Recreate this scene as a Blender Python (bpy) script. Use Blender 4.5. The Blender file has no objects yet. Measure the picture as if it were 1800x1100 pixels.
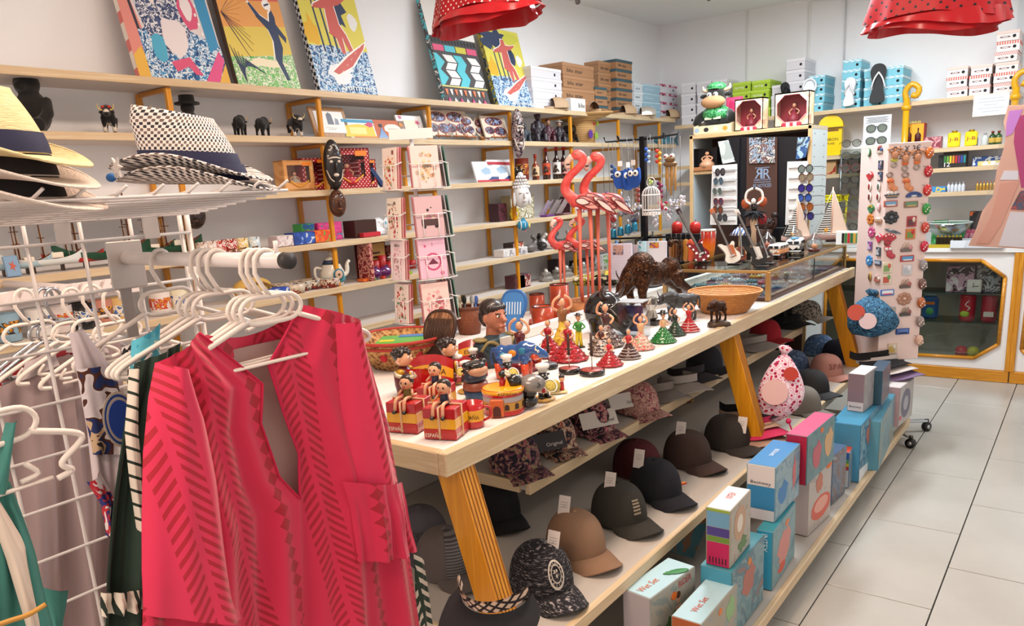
import bpy,bmesh,math,random
from mathutils import Vector as V,Matrix as M
from math import pi,sin,cos,atan2,sqrt,radians
random.seed(7)
SC=bpy.context.scene
COL=SC.collection
# -- camera
CAM_H,FPX,CX,CY=1.5,1349.83,900.0,650.0
YAW,PITCH,ROLL=radians(-37.41420),radians(13.26552),radians(-3.37472)
_f=V((sin(YAW)*cos(PITCH),cos(YAW)*cos(PITCH),-sin(PITCH)))
_r=_f.cross(V((0,0,1))).normalized()
_u=_r.cross(_f)
RGT=cos(ROLL)*_r+sin(ROLL)*_u
UP=-sin(ROLL)*_r+cos(ROLL)*_u
FWD=_f
EYE=V((0,0,CAM_H))
cd=bpy.data.cameras.new('camera');cam=bpy.data.objects.new('camera',cd);COL.objects.link(cam)
cam.matrix_world=M(((RGT.x,UP.x,-FWD.x,EYE.x),(RGT.y,UP.y,-FWD.y,EYE.y),(RGT.z,UP.z,-FWD.z,EYE.z),(0,0,0,1)))
cd.sensor_fit='HORIZONTAL';cd.sensor_width=36.0;cd.lens=FPX/1800*36
cd.shift_y=100/1800;cd.clip_start=.02;cd.clip_end=60
SC.camera=cam
# -- light and exposure
SC.view_settings.view_transform='Standard';SC.view_settings.look='None'
SC.view_settings.gamma=1.0;SC.view_settings.use_curve_mapping=False
SC.view_settings.exposure=0.68
w=bpy.data.worlds.new('daylight');SC.world=w;w.use_nodes=True
w.node_tree.nodes['Background'].inputs[0].default_value=(1.0,.90,.82,1)
w.node_tree.nodes['Background'].inputs[1].default_value=.6
def area(name,loc,size,power,col,rot):
 l=bpy.data.lights.new(name,'AREA');l.shape='RECTANGLE';l.size,l.size_y=size;l.energy=power;l.color=col
 o=bpy.data.objects.new(name,l);o.location=loc;o.rotation_euler=rot;COL.objects.link(o);return o
area('ceiling_tube_and_fill',(-1.2,1.6,2.74),(.3,1.5),28,(1,.76,.60),(0,0,0))
area('ceiling_tube_and_fill',(-1.6,4.2,2.74),(.3,1.5),42,(.86,.94,1),(0,0,0))
area('ceiling_tube_and_fill',(.7,3.2,2.74),(.3,1.5),6,(1,.97,.93),(0,0,0))
area('ceiling_tube_and_fill',(-.7,5.0,2.74),(1.5,.3),25,(.86,.95,1),(0,0,0))
area('ceiling_tube_and_fill',(-.95,-.8,2.5),(1.5,.3),34,(1,.76,.62),(0,0,0))  # added warm fill near the viewer, brightens the dress and left shelves
area('right_fill_light',(2.25,2.6,1.5),(4.2,2.2),8,(1,.96,.92),(radians(90),0,radians(90)))  # added weak fill from the unseen right side; that wall has no window
# -- pixel -> point on a real surface
def ray(px,py):return RGT*((px-CX)/FPX)-UP*((py-CY)/FPX)+FWD
def PZ(px,py,z):d=ray(px,py);return EYE+d*((z-CAM_H)/d.z)
def PX(px,py,x):d=ray(px,py);return EYE+d*(x/d.x)
def PY(px,py,y):d=ray(px,py);return EYE+d*(y/d.y)
def mpp(p):return(V(p)-EYE).dot(FWD)/FPX
def facing(p):return atan2(p[0]-EYE.x,-(p[1]-EYE.y))+pi
# -- materials
def lin(c):
 if isinstance(c,str):
  c=tuple(int(c[i:i+2],16)/255 for i in(0,2,4))
 return tuple((x/12.92 if x<=.04045 else((x+.055)/1.055)**2.4)for x in c)+(1,)
_mats={}
def mat(key,col=None,rough=.5,metal=0.,coat=0.,trans=0.,alpha=1.,emit=0.,bump=None,ior=1.45,sss=0.,spec=.5,sheen=0.):
 """a plain procedural material, cached under its key; key alone (a hex colour) is enough"""
 if key in _mats:return _mats[key]
 if isinstance(col,float):rough,col=col,None
 m=bpy.data.materials.new(key);m.use_nodes=True
 b=m.node_tree.nodes['Principled BSDF'];I=b.inputs
 I['Base Color'].default_value=lin(col or key);I['Roughness'].default_value=rough;I['Metallic'].default_value=metal
 I['Coat Weight'].default_value=coat;I['Transmission Weight'].default_value=trans;I['Alpha'].default_value=alpha
 I['IOR'].default_value=ior;I['Specular IOR Level'].default_value=spec;I['Sheen Weight'].default_value=sheen
 if emit:I['Emission Color'].default_value=lin(col or key);I['Emission Strength'].default_value=emit
 m.diffuse_color=lin(col or key)
 if bump:
  N=NT(m);h=N.noise(bump[0],3);N.bump(h,bump[1])
 _mats[key]=m;return m
class NT:
 """small helper for building node trees"""
 def __init__(s,m):s.t=m.node_tree;s.b=s.t.nodes['Principled BSDF'];s.L=s.t.links.new;s._c={}
 def n(s,k,**kw):
  x=s.t.nodes.new('ShaderNode'+k)
  for a,v in kw.items():setattr(x,a,v)
  return x
 def co(s,kind='Object',scale=(1,1,1),rot=(0,0,0)):
  tc=s.n('TexCoord');mp=s.n('Mapping');mp.inputs['Scale'].default_value=scale;mp.inputs['Rotation'].default_value=rot
  s.L(tc.outputs[kind],mp.inputs[0]);return mp.outputs[0]
 def xyz(s,v):x=s.n('SeparateXYZ');s.L(v,x.inputs[0]);return x.outputs
 def ma(s,op,a,b=None,c=None):
  x=s.n('Math',operation=op)
  for i,q in enumerate((a,b,c)):
   if q is None:continue
   if isinstance(q,(int,float)):x.inputs[i].default_value=q
   else:s.L(q,x.inputs[i])
  return x.outputs[0]
 def noise(s,scale,det=2,co=None,dist=0,rough=.5):
  x=s.n('TexNoise');x.inputs['Scale'].default_value=scale;x.inputs['Detail'].default_value=det
  x.inputs['Distortion'].default_value=dist;x.inputs['Roughness'].default_value=rough
  s.L(co if co is not None else s.co(),x.inputs['Vector']);return x.outputs[0]
 def voro(s,scale,co=None,out='Distance',feature='F1',rnd=1):
  x=s.n('TexVoronoi',feature=feature);x.inputs['Scale'].default_value=scale;x.inputs['Randomness'].default_value=rnd
  s.L(co if co is not None else s.co(),x.inputs['Vector']);return x.outputs[out]
 def ramp(s,f,stops,const=True):
  x=s.n('ValToRGB');r=x.color_ramp;r.interpolation='CONSTANT' if const else 'LINEAR'
  while len(r.elements)<len(stops):r.elements.new(.5)
  for e,(p,c)in zip(r.elements,stops):e.position=p;e.color=lin(c)
  s.L(f,x.inputs[0]);return x.outputs[0]
 def mix(s,f,a,b):
  x=s.n('Mix',data_type='RGBA')
  if isinstance(f,(int,float)):x.inputs[0].default_value=f
  else:s.L(f,x.inputs[0])
  for q,i in((a,6),(b,7)):
   if isinstance(q,str):x.inputs[i].default_value=lin(q)
   else:s.L(q,x.inputs[i])
  return x.outputs[2]
 def col(s,c):s.L(c,s.b.inputs['Base Color'])
 def bump(s,h,st,dist=.02):
  x=s.n('Bump');x.inputs['Strength'].default_value=st;x.inputs['Distance'].default_value=dist
  s.L(h,x.inputs['Height']);s.L(x.outputs[0],s.b.inputs['Normal'])
def pmat(key,fn,base='808080',**kw):
 """a patterned material: fn(N) builds the colour"""
 if key in _mats:return _mats[key]
 m=mat(key,base,**kw);fn(NT(m));return m
def wood(key,a,b,axis='y',sc=1.0,rough=.45,coat=.15):
 def fn(N):
  s={'x':(1,18,18),'y':(18,1,18),'z':(18,18,1)}[axis]
  f=N.noise(3.2*sc,4,N.co(scale=s),dist=.6)
  N.col(N.ramp(f,[(.25,a),(.5,b),(.62,a),(.8,b)],False));N.bump(f,.05)
 return pmat(key,fn,a,rough=rough,coat=coat)
def dots(key,base,dot,n=60,thr=.3,axes='xz',**kw):
 """regular staggered polka dots on a plane of object space"""
 def fn(N):
  x=N.xyz(N.co());i={'x':0,'y':1,'z':2}
  a=N.ma('MULTIPLY',x[i[axes[0]]],n);b=N.ma('MULTIPLY',x[i[axes[1]]],n)
  p=N.ma('MULTIPLY',N.ma('SINE',N.ma('ADD',a,b)),N.ma('SINE',N.ma('SUBTRACT',a,b)))
  N.col(N.mix(N.ma('GREATER_THAN',N.ma('ABSOLUTE',p),1-thr),base,dot))
 return pmat(key,fn,base,**kw)
def blots(key,cols,scale=30,det=2,dist=.8,rough=.5,kind='noise',**kw):
 """a printed picture or print cloth: several flat colours in irregular patches"""
 def fn(N):
  if kind=='noise':f=N.noise(scale,det,dist=dist)
  else:
   v=N.n('TexVoronoi');v.inputs['Scale'].default_value=scale;N.L(N.co(),v.inputs['Vector']);f=N.xyz(v.outputs['Color'])[0]
  k=len(cols)
  if kind=='noise':st=[(0 if i==0 else .30+.40*i/k,c)for i,c in enumerate(cols)]
  else:st=[(i/k,c)for i,c in enumerate(cols)]
  N.col(N.ramp(f,st))
 return pmat(key,fn,cols[0],rough=rough,**kw)
def stripes(key,a,b,axis='z',n=40,duty=.5,rot=(0,0,0),**kw):
 def fn(N):
  x=N.xyz(N.co(rot=rot))[{'x':0,'y':1,'z':2}[axis]]
  N.col(N.mix(N.ma('GREATER_THAN',N.ma('FRACT',N.ma('MULTIPLY',x,n)),duty),a,b))
 return pmat(key,fn,a,**kw)
 # -- mesh collector
class G:
 def __init__(s):s.v=[];s.f=[];s.mi=[];s.sm=[];s.ms=[];s.uv=None;s.T=None
 def m(s,mt):
  if mt is None:mt=mat('b0b0b0')
  if isinstance(mt,str):mt=mat(mt)
  if mt not in s.ms:s.ms.append(mt)
  return s.ms.index(mt)
 def add(s,vs,fs,mt,smooth=False):
  o=len(s.v);i=s.m(mt)
  for p in vs:
   p=V(p)
   if s.T is not None:p=s.T@p
   s.v.append(p)
  for f in fs:s.f.append([q+o for q in f]);s.mi.append(i);s.sm.append(smooth)
  return s
 def box(s,c,d,mt,b=0.0,R=None):
  """box of size d centred on c, edges chamfered by b, optional rotation R about its centre"""
  h=V(d)*.5;b=min(b,.49*min(d));P=[];idx={}
  if b<=0:
   for x in(-1,1):
    for y in(-1,1):
     for z in(-1,1):P.append(V((x*h.x,y*h.y,z*h.z)))
   F=[(0,1,3,2),(4,6,7,5),(0,4,5,1),(2,3,7,6),(0,2,6,4),(1,5,7,3)]
  else:
   for x in(-1,1):
    for y in(-1,1):
     for z in(-1,1):
      sg=V((x,y,z))
      for a in range(3):
       q=V([sg[k]*(h[k]-(0 if k==a else b))for k in range(3)]);idx[(x,y,z,a)]=len(P);P.append(q)
   F=[]
   for a in range(3):
    o1,o2=(a+1)%3,(a+2)%3
    for sa in(-1,1):
     r=[]
     for s1,s2 in((-1,-1),(1,-1),(1,1),(-1,1)):
      k=[0,0,0];k[a]=sa;k[o1]=s1;k[o2]=s2;r.append(idx[(*k,a)])
     F.append(tuple(r if sa>0 else r[::-1]))
    for s1 in(-1,1):
     for s2 in(-1,1):
      k=[0,0,0];k[o1]=s1;k[o2]=s2;r=[]
      for sa,ax in((-1,o1),(1,o1),(1,o2),(-1,o2)):
       k[a]=sa;r.append(idx[(*k,ax)])
      F.append(tuple(r if s1*s2<0 else r[::-1]))
   for x in(-1,1):
    for y in(-1,1):
     for z in(-1,1):
      r=[idx[(x,y,z,a)]for a in range(3)];F.append(tuple(r if x*y*z>0 else r[::-1]))
  c=V(c)
  return s.add([(R@p if R else p)+c for p in P],F,mt)
 def lathe(s,prof,mt,n=20,at=(0,0,0),wob=None,smooth=True,arc=1.0):
  """revolve (r, z) points about z; wob(theta, i) scales the radius"""
  at=V(at);P=[];F=[];k=len(prof);full=arc>=1
  nn=n if full else n+1
  for i,(r,z)in enumerate(prof):
   for j in range(nn):
    t=2*pi*arc*j/n;q=r*(wob(t,i)if wob else 1)
    P.append(at+V((q*cos(t),q*sin(t),z)))
  for i in range(k-1):
   for j in range(n):
    a=i*nn+j;b=i*nn+((j+1)%nn);F.append((a,b,b+nn,a+nn))
  if full and prof[0][0]>1e-5:F.append(tuple(range(n))[::-1])
  if full and prof[-1][0]>1e-5:F.append(tuple((k-1)*nn+j for j in range(n)))
  return s.add(P,F,mt,smooth)
 def tube(s,pts,r,mt,n=8,closed=False,flat=1.0,up=None,smooth=True):
  pts=[V(p)for p in pts];k=len(pts);P=[];F=[]
  rr=r if isinstance(r,(list,tuple))else[r]*k;prev=None
  for i,p in enumerate(pts):
   a=pts[(i-1)%k]if(closed or i>0)else p;b=pts[(i+1)%k]if(closed or i<k-1)else p
   t=(b-a)
   t=t.normalized()if t.length>1e-9 else V((0,0,1))
   if prev is None:
    ref=V(up)if up else(V((0,0,1))if abs(t.z)<.9 else V((1,0,0)))
   else:ref=prev
   nrm=ref-t*ref.dot(t)
   if nrm.length<1e-6:nrm=t.orthogonal()
   nrm.normalize();prev=nrm;bi=t.cross(nrm)
   for j in range(n):
    q=2*pi*j/n;P.append(p+(nrm*cos(q)*flat+bi*sin(q))*rr[i])
  for i in range(k if closed else k-1):
   for j in range(n):
    a=i*n+j;b=i*n+(j+1)%n;c=((i+1)%k)*n;F.append((a,b,c+(j+1)%n,c+j))
  if not closed:F.append(tuple(range(n))[::-1]);F.append(tuple((k-1)*n+j for j in range(n)))
  return s.add(P,F,mt,smooth)
 def ball(s,c,r,mt,n=12,k=8,R=None):
  c=V(c);r=V(r)if not isinstance(r,(int,float))else V((r,r,r));P=[];F=[]
  def tr(p):p=V((p[0]*r.x,p[1]*r.y,p[2]*r.z));return(R@p if R else p)+c
  for i in range(1,k):
   a=pi*i/k
   for j in range(n):t=2*pi*j/n;P.append(tr((sin(a)*cos(t),sin(a)*sin(t),cos(a))))
  P.append(tr((0,0,1)));P.append(tr((0,0,-1)))
  for i in range(k-2):
   for j in range(n):a=i*n+j;b=i*n+(j+1)%n;F.append((a,a+n,b+n,b))
  tp,bt=len(P)-2,len(P)-1
  for j in range(n):F.append((tp,j,(j+1)%n));F.append((bt,(k-2)*n+(j+1)%n,(k-2)*n+j))
  return s.add(P,F,mt,True)
 def prism(s,pts,d,mt,o=(0,0,0),ax=((1,0,0),(0,0,1)),mt2=None):
  """extrude a 2-D outline by d; ax are the outline's axes, extrusion along ax0 x ax1"""
  a,b=V(ax[0]),V(ax[1]);c=a.cross(b)*d;o=V(o);n=len(pts)
  ar=sum(pts[i][0]*pts[(i+1)%n][1]-pts[(i+1)%n][0]*pts[i][1]for i in range(n))
  if ar<0:pts=pts[::-1]
  P=[o+a*x+b*y for x,y in pts];Q=[p+c for p in P]
  F=[(i,(i+1)%n,n+(i+1)%n,n+i)for i in range(n)]
  s.add(P+Q,F+[tuple(range(n))[::-1]],mt);s.add(Q,[tuple(range(n))],mt2 or mt);return s
 def quad(s,a,b,c,d,mt):return s.add([a,b,c,d],[(0,1,2,3)],mt)
 def grid(s,fn,nu,nv,mt,cu=False,smooth=True):
  P=[fn(i/nu,j/nv)for j in range(nv+1)for i in range(nu+1)];F=[];w=nu+1
  for j in range(nv):
   for i in range(nu):a=j*w+i;F.append((a,a+1,a+w+1,a+w))
  return s.add(P,F,mt,smooth)
 def text(s,txt,size,mt,T,ext=.0004,wid=None):
  vs,fs=text_mesh(txt)
  if not vs:return s
  x0=min(v[0]for v in vs);x1=max(v[0]for v in vs);y0=min(v[1]for v in vs);y1=max(v[1]for v in vs)
  k=size/max(1e-6,y1-y0);kx=k if wid is None else wid/max(1e-6,x1-x0)
  return s.add([T@V(((x-(x0+x1)/2)*kx,(y-(y0+y1)/2)*k,ext))for x,y in vs],fs,mt)
 def mesh(s,name):
  me=bpy.data.meshes.new(name);me.from_pydata([tuple(p)for p in s.v],[],s.f)
  for mt in s.ms:me.materials.append(mt)
  if s.f:
   me.polygons.foreach_set('material_index',s.mi);me.polygons.foreach_set('use_smooth',s.sm)
  me.update();return me
_txt={}
def text_mesh(t):
 if t in _txt:return _txt[t]
 cu=bpy.data.curves.new('lettering','FONT');cu.body=t;cu.resolution_u=2
 o=bpy.data.objects.new('lettering',cu);COL.objects.link(o);bpy.context.view_layer.update()
 me=o.evaluated_get(bpy.context.evaluated_depsgraph_get()).to_mesh()
 r=([(v.co.x,v.co.y)for v in me.vertices],[tuple(p.vertices)for p in me.polygons])
 bpy.data.objects.remove(o);bpy.data.curves.remove(cu);_txt[t]=r;return r
def FR(o,x,y):
 """frame matrix: origin o, x axis, y axis (z = x cross y)"""
 x=V(x).normalized();y=V(y);y=(y-x*x.dot(y)).normalized();z=x.cross(y);o=V(o)
 return M(((x.x,y.x,z.x,o.x),(x.y,y.y,z.y,o.y),(x.z,y.z,z.z,o.z),(0,0,0,1)))
FRONT=lambda x,y,z:FR((x,y,z),(1,0,0),(0,0,1))
TOPF=lambda x,y,z:FR((x,y,z),(1,0,0),(0,1,0))
SIDE=lambda x,y,z:FR((x,y,z),(0,1,0),(0,0,1))
# -- objects
def obj(name,g,parent=None,loc=None,rot=None,sc=None):
 me=g.mesh(name)if isinstance(g,G)else g
 o=bpy.data.objects.new(name,me);COL.objects.link(o)
 if parent is not None:o.parent=parent
 if loc is not None:o.location=loc
 if rot is not None:o.rotation_euler=rot
 if sc is not None:o.scale=sc if not isinstance(sc,(int,float))else(sc,)*3
 return o
def tag(o,label=None,cat=None,group=None,kind=None):
 if label:o['label']=label
 if cat:o['category']=cat
 if group:o['group']=group
 if kind:o['kind']=kind
 return o
def thing(name,label,cat,loc=(0,0,0),rz=0.,group=None,rot=None,sc=None):
 o=bpy.data.objects.new(name,None);o.empty_display_size=.02;COL.objects.link(o);o.location=loc
 o.rotation_euler=rot if rot else(0,0,rz)
 if sc is not None:o.scale=sc if not isinstance(sc,(int,float))else(sc,)*3
 return tag(o,label,cat,group)
def struct(name,g):return tag(obj(name,g),kind='structure')
def dup(root,loc,rz=None,label=None,group=None,sc=None,rot=None):
 def cp(o,par):
  c=o.copy();COL.objects.link(c)
  if par is not None:c.parent=par
  for ch in o.children:cp(ch,c)
  return c
 r=cp(root,None);r.location=loc
 if rot is not None:r.rotation_euler=rot
 elif rz is not None:r.rotation_euler=(0,0,rz)
 if sc is not None:r.scale=sc if not isinstance(sc,(int,float))else(sc,)*3
 if label:r['label']=label
 if group:r['group']=group
 return r
def parts(root,**kw):
 """one child mesh per keyword; a list makes several children of that name"""
 for nm,g in kw.items():
  for q in(g if isinstance(g,list)else[g]):obj(nm,q,root)
 return root
def fuse(g,vox=.003,mt=None,it=2,dec=None):
 """melt overlapping shapes into one continuous surface"""
 me=g.mesh('m');o=bpy.data.objects.new('m',me);COL.objects.link(o)
 r=o.modifiers.new('r','REMESH');r.mode='VOXEL';r.voxel_size=vox;r.use_smooth_shade=True
 s_=o.modifiers.new('s','SMOOTH');s_.iterations=it;s_.factor=.5
 if dec:d=o.modifiers.new('d','DECIMATE');d.ratio=dec
 bpy.context.view_layer.update()
 me2=bpy.data.meshes.new_from_object(o.evaluated_get(bpy.context.evaluated_depsgraph_get()))
 bpy.data.objects.remove(o);bpy.data.meshes.remove(me)
 me2.materials.clear();me2.materials.append(mat(mt)if isinstance(mt,str)else mt)
 for p in me2.polygons:p.use_smooth=True
 return me2
def lerp(a,b,t):return a+(b-a)*t
def poly_at(pts,t):
 """point at fraction t of a polyline (parameter = list position)"""
 k=t*(len(pts)-1);i=min(int(k),len(pts)-2);return V(pts[i]).lerp(V(pts[i+1]),k-i)
def curve(pts,n=40,closed=False):
 """Catmull-Rom through points"""
 pts=[V(p)for p in pts];k=len(pts);out=[]
 segs=k if closed else k-1
 for i in range(segs):
  p1,p2=pts[i%k],pts[(i+1)%k]
  p0=pts[(i-1)%k]if(closed or i>0)else p1*2-p2
  p3=pts[(i+2)%k]if(closed or i<k-2)else p2*2-p1
  m=max(1,n//segs)
  for j in range(m):
   t=j/m;out.append(.5*((2*p1)+(p2-p0)*t+(2*p0-5*p1+4*p2-p3)*t*t+(3*p1-p0-3*p2+p3)*t**3))
 if not closed:out.append(pts[-1])
 return out
 # == the room
XW,YB,ZC,XR,YF=-3.22,6.62,2.80,2.3,-1.6
WALL=pmat('wall_paint',lambda N:N.bump(N.noise(60,3),.04),'f1f1f2',rough=.75)
CEIL=mat('ceiling_paint','f4f4f3',.8)
g=G();g.box((XW-.05,(YB+YF)/2,ZC/2),(.1,YB-YF+.2,ZC),WALL);struct('wall_left',g)
g=G();g.box(((XW+XR)/2,YB+.05,ZC/2),(XR-XW,.1,ZC),WALL);struct('wall_back',g)
g=G();g.box((XR+.05,(YB+YF)/2,ZC/2),(.1,YB-YF+.2,ZC),WALL);struct('wall_right',g)
g=G();g.box(((XW+XR)/2,(YB+YF)/2,ZC+.05),(XR-XW+.2,YB-YF+.2,.1),CEIL);struct('ceiling',g)
TR=mat('e4e4e2',rough=.5)
g=G()
a,b=PY(1421,105,YB-.01),PY(1425,3,YB-.01)
g.box((a.x,YB-.006,(a.z+b.z)/2),(.02,.012,b.z-a.z),TR,.002)
c=PY(1500,-4,YB-.01);g.box(((b.x+c.x)/2,YB-.006,b.z),(c.x-b.x,.012,.02),TR,.002)
struct('trim_1',g)
g=G();a,b=PY(1488,-6,YB-.02),PY(1485,150,YB-.02);g.tube([a,(a.x,YB-.02,b.z)],.006,mat('cfd0d0'),6);struct('trim_2',g)
g=G();g.box((PY(1795,60,YB-.03).x,YB-.03,2.3),(.035,.05,1.0),mat('c9ccd0'));struct('trim_3',g)
a=PY(1314,20,YB-.01);g=G();g.box((a.x,YB-.006,2.35),(.014,.012,.9),TR,.002);struct('trim_4',g)
for px,py,lb in((1012,3,'small grey ceiling spotlight above the left wall boxes'),(1242,-3,'small grey ceiling spotlight above the back wall')):
 p=PZ(px,py,ZC-.05);t=thing('ceiling_spotlight',lb,'spotlight',(p.x,p.y,ZC));q=G();q.lathe([(0,-.012),(.03,-.012),(.03,0),(0,0)],mat('spot_grey','8a8480',.4,.5),14);obj('base',q,t);q=G();q.tube([(0,0,-.012),(0,0,-.03),(.03,-.02,-.06)],[.006,.006,.02],mat('spot_grey'),10);obj('lamp_head',q,t)
 # ---- floor: grout bed and single tiles, 35 x 68 cm, half bond
GROUT=mat('grout','3c362f',.9)
TILE=pmat('floor_tile',lambda N:(N.col(N.ramp(N.noise(3,4),[(.3,'aaa69e'),(.7,'b6b2aa')],False)),N.bump(N.noise(90,2),.02)),'dedad2',rough=.28,coat=.1)
g=G();g.box(((XW+XR)/2,(YB+YF)/2,-.06),(XR-XW+.2,YB-YF+.2,.1),GROUT);fl=struct('floor',g)
TW,TL=.3745*15/16,.7245*15/16
x0,y0=-.728*15/16,2.577*15/16
g=G();g.box((0,0,-.0055),(TW-.0045,TL-.0045,.011),TILE,.0012);tile=g.mesh('tile')
n=0
for i in range(-8,9):
 for j in range(-7,9):
  cx=x0+(i+.5)*TW;cy=y0+(j+.5)*TL+(TL*.48 if i%2==0 else 0)
  if i==-1:cy=y0+(j+.5)*TL
  if cx>XR or cx<XW or cy>YB or cy<YF or n>=290:continue
  o=obj('tile',tile,fl,(cx,cy,0));n+=1
  # == wall shelving on the left wall
LAM=wood('shelf_laminate','d9c3a0','cbb08a','y',.8)
LAMX=wood('shelf_laminate_x','d9c3a0','cbb08a','x',.8)
GREYB=mat('shelf_underside','b9b0ac',.6)
ORG=wood('orange_post','e09a1c','cc8410','z',.6,.35,.3)
ORGX=wood('orange_rail','d8922a','c27c18','x',.6,.35,.3)
XS=-2.95
SZ=[1.995,1.787,1.545,1.300,1.078,.862,.62]
POST_Y=[1.05,1.77,2.52,3.28,4.02,4.72,5.40,6.10]
for k,z in enumerate(SZ):
 t=thing('wall_shelf',['top wall shelf along the left wall, below the leaning canvases','second wall shelf from the top, holding bull figures and picture frames','third wall shelf from the top, holding boxed dolls and figure bottles','fourth wall shelf from the top, holding model boats and glass trinkets','fifth wall shelf from the top, holding mugs, teapot and candle sets','sixth wall shelf from the top, partly behind the table display','lowest visible wall shelf, behind the hanging clothes'][k],'shelf',(0,0,0),group=None)
 g=G();ye=6.35;g.box(((XS+XW)/2+.012,(.2+ye)/2,z-.014),(XS-XW-.024,ye-.2,.026),mat('shelf_face','d8cdc4',.5));obj('board',g,t)
 g=G();g.box((XS-.006,(.2+ye)/2,z-.0145),(.014,ye-.2,.029),LAM,.002);obj('edge_band',g,t)
for i,y in enumerate(POST_Y):
 if i==0:continue
 t=thing('shelf_frame','orange timber shelf frame, %s from the left along the wall'%['','first','second','third','fourth','fifth','sixth','seventh'][i],'frame',(0,y,0),group='orange shelf frames')
 g=G();zt=SZ[0]-.03;g.box((XS-.03,0,zt/2),(.022,.021,zt),ORG,.003);obj('front_post',g,t)
 g=G();g.box((XW+.02,0,zt/2),(.022,.021,zt),ORG,.003);obj('rear_post',g,t)
 for z in SZ:
  g=G();g.box(((XS+XW)/2-.01,0,z-.038),(XS-XW-.07,.018,.017),ORGX,.002);obj('bracket',g,t)
  # == A-frame display table
TZ,TXF,TXB,TY0,TY1=.92,-1.135,-2.18,1.215,4.93
WHT=mat('white_board','eeeae6',.35,coat=.2)
t=thing('display_table','long A-frame display table with white top and light wood edging','table')
g=G();g.box(((TXF+TXB)/2,(TY0+TY1)/2,TZ-.02),(TXF-TXB-.04,TY1-TY0-.04,.038),WHT);obj('tabletop',g,t)
g=G();g.box((TXF-.012,(TY0+TY1)/2,TZ-.026),(.026,TY1-TY0,.058),LAM,.003);obj('edge_strip',g,t)
g=G();g.box(((TXF+TXB)/2,TY0+.012,TZ-.026),(TXF-TXB-.05,.026,.058),LAMX,.003);obj('edge_strip',g,t)
g=G();g.box((-1.775,(TY0+1.2+TY1)/2,TZ+.02),(.03,TY1-TY0-1.2,.04),mat('e2ddd6'),.003);obj('raised_ledge',g,t)
SHF=[(-1.335,.605,1.80,4.60),(-.985,.395,1.30,4.86),(-.735,.115,1.25,4.62)]
for k,(xf,z,ya,yb)in enumerate(SHF):
 g=G();xb=-2.0;g.box(((xf+xb)/2,(ya+yb)/2,z-.014),(xf-xb-.02,yb-ya-.01,.026),mat('shelf_board','b9b0a6',.4));obj('shelf',g,t)
 g=G();g.box((xf-.009,(ya+yb)/2,z-.019),(.02,yb-ya,.04),LAM,.003);obj('edge_strip',g,t)
 g=G();g.box(((xf+xb)/2-.02,ya+.006,z-.019),(xf-xb-.04,.014,.038),LAMX,.002);obj('edge_strip',g,t)
for k,y in enumerate((1.29,3.02,4.60)):
 g=G();R=M.Rotation(radians(-22),3,'Y')
 a,b=V((-1.175,y,.862)),V((-.925,y,.0))
 d=(a-b);L=d.length
 T=FR((a+b)/2,d,(0,1,0));R3=T.to_3x3()
 g.box((a+b)/2,(L,.06,.072),ORG,.002,R=R3);lg=obj('leg',g,t)
 g=G()
 for q in range(5):
  nrm=R3@V((0,0,1));s=1 if nrm.x>0 else-1
  g.box((a+b)/2+nrm*s*.0365+V((0,-.024+q*.012,0)),(L,.003,.0018),mat('ply_line','8a5410',.6),0,R=R3)
 obj('ply_edge',g,lg)
g=G();g.box((-2.02,3.0,.45),(.04,3.5,.86),mat('back_panel','c9beb4',.6));obj('back_panel',g,t)
# == builders for kinds of goods
def carton(name,label,cat,p,w,d,h,body,rz=0.,group=None,front=None,side=None,top=None,lid=None,rot=None,extra=None):
 """printed carton: body, and flat printed panels on the faces in view (front = -y, side = +x)"""
 t=thing(name,label,cat,p,rz,group,rot=rot)
 g=G();g.box((0,0,h/2),(w,d,h),body,.0015);obj('body',g,t)
 e=.0006;m=.003
 if front:
  g=G();g.box((0,-d/2,h/2),(w-2*m,2*e,h-2*m),front);obj('front_print',g,t)
 if side:
  g=G();g.box((w/2,0,h/2),(2*e,d-2*m,h-2*m),side);obj('side_print',g,t)
 if top:
  g=G();g.box((0,0,h),(w-2*m,d-2*m,2*e),top);obj('top_print',g,t)
 if lid:
  g=G();lh=min(.03,h*.3);g.box((0,0,h-lh/2+.001),(w+.004,d+.004,lh),lid,.0015);obj('lid',g,t)
 if extra:extra(t)
 return t
def decal(t,nm,txt,size,m,T,wid=None):
 g=G();g.text(txt,size,mat(m)if isinstance(m,str)else m,T,.001,wid);return obj(nm,g,t)
def shoebox(p,w,d,h,body,lid,rz,label,group,word=None,wc='2b2b2b',hole=True,name='shoe_box'):
 t=thing(name,label,'shoe box',p,rz,group)
 g=G();g.box((0,0,h*.36),(w,d,h*.72),body,.001);obj('body',g,t)
 g=G();g.box((0,0,h*.85),(w+.005,d+.005,h*.29),lid,.0015);obj('lid',g,t)
 if hole:
  g=G();g.lathe([(.0,0),(.010,0),(.010,.0008)],mat('hole_dark','26262a',.8),12)
  o=obj('finger_hole',g,t,(w*.28,-d/2-.0002,h*.42),(radians(90),0,0))
 if word:decal(t,'lettering',word,h*(.3 if len(word)>4 else .18),wc,FRONT(-w*.12,-d/2-.0004,h*.40),w*.5)
 return t
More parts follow.
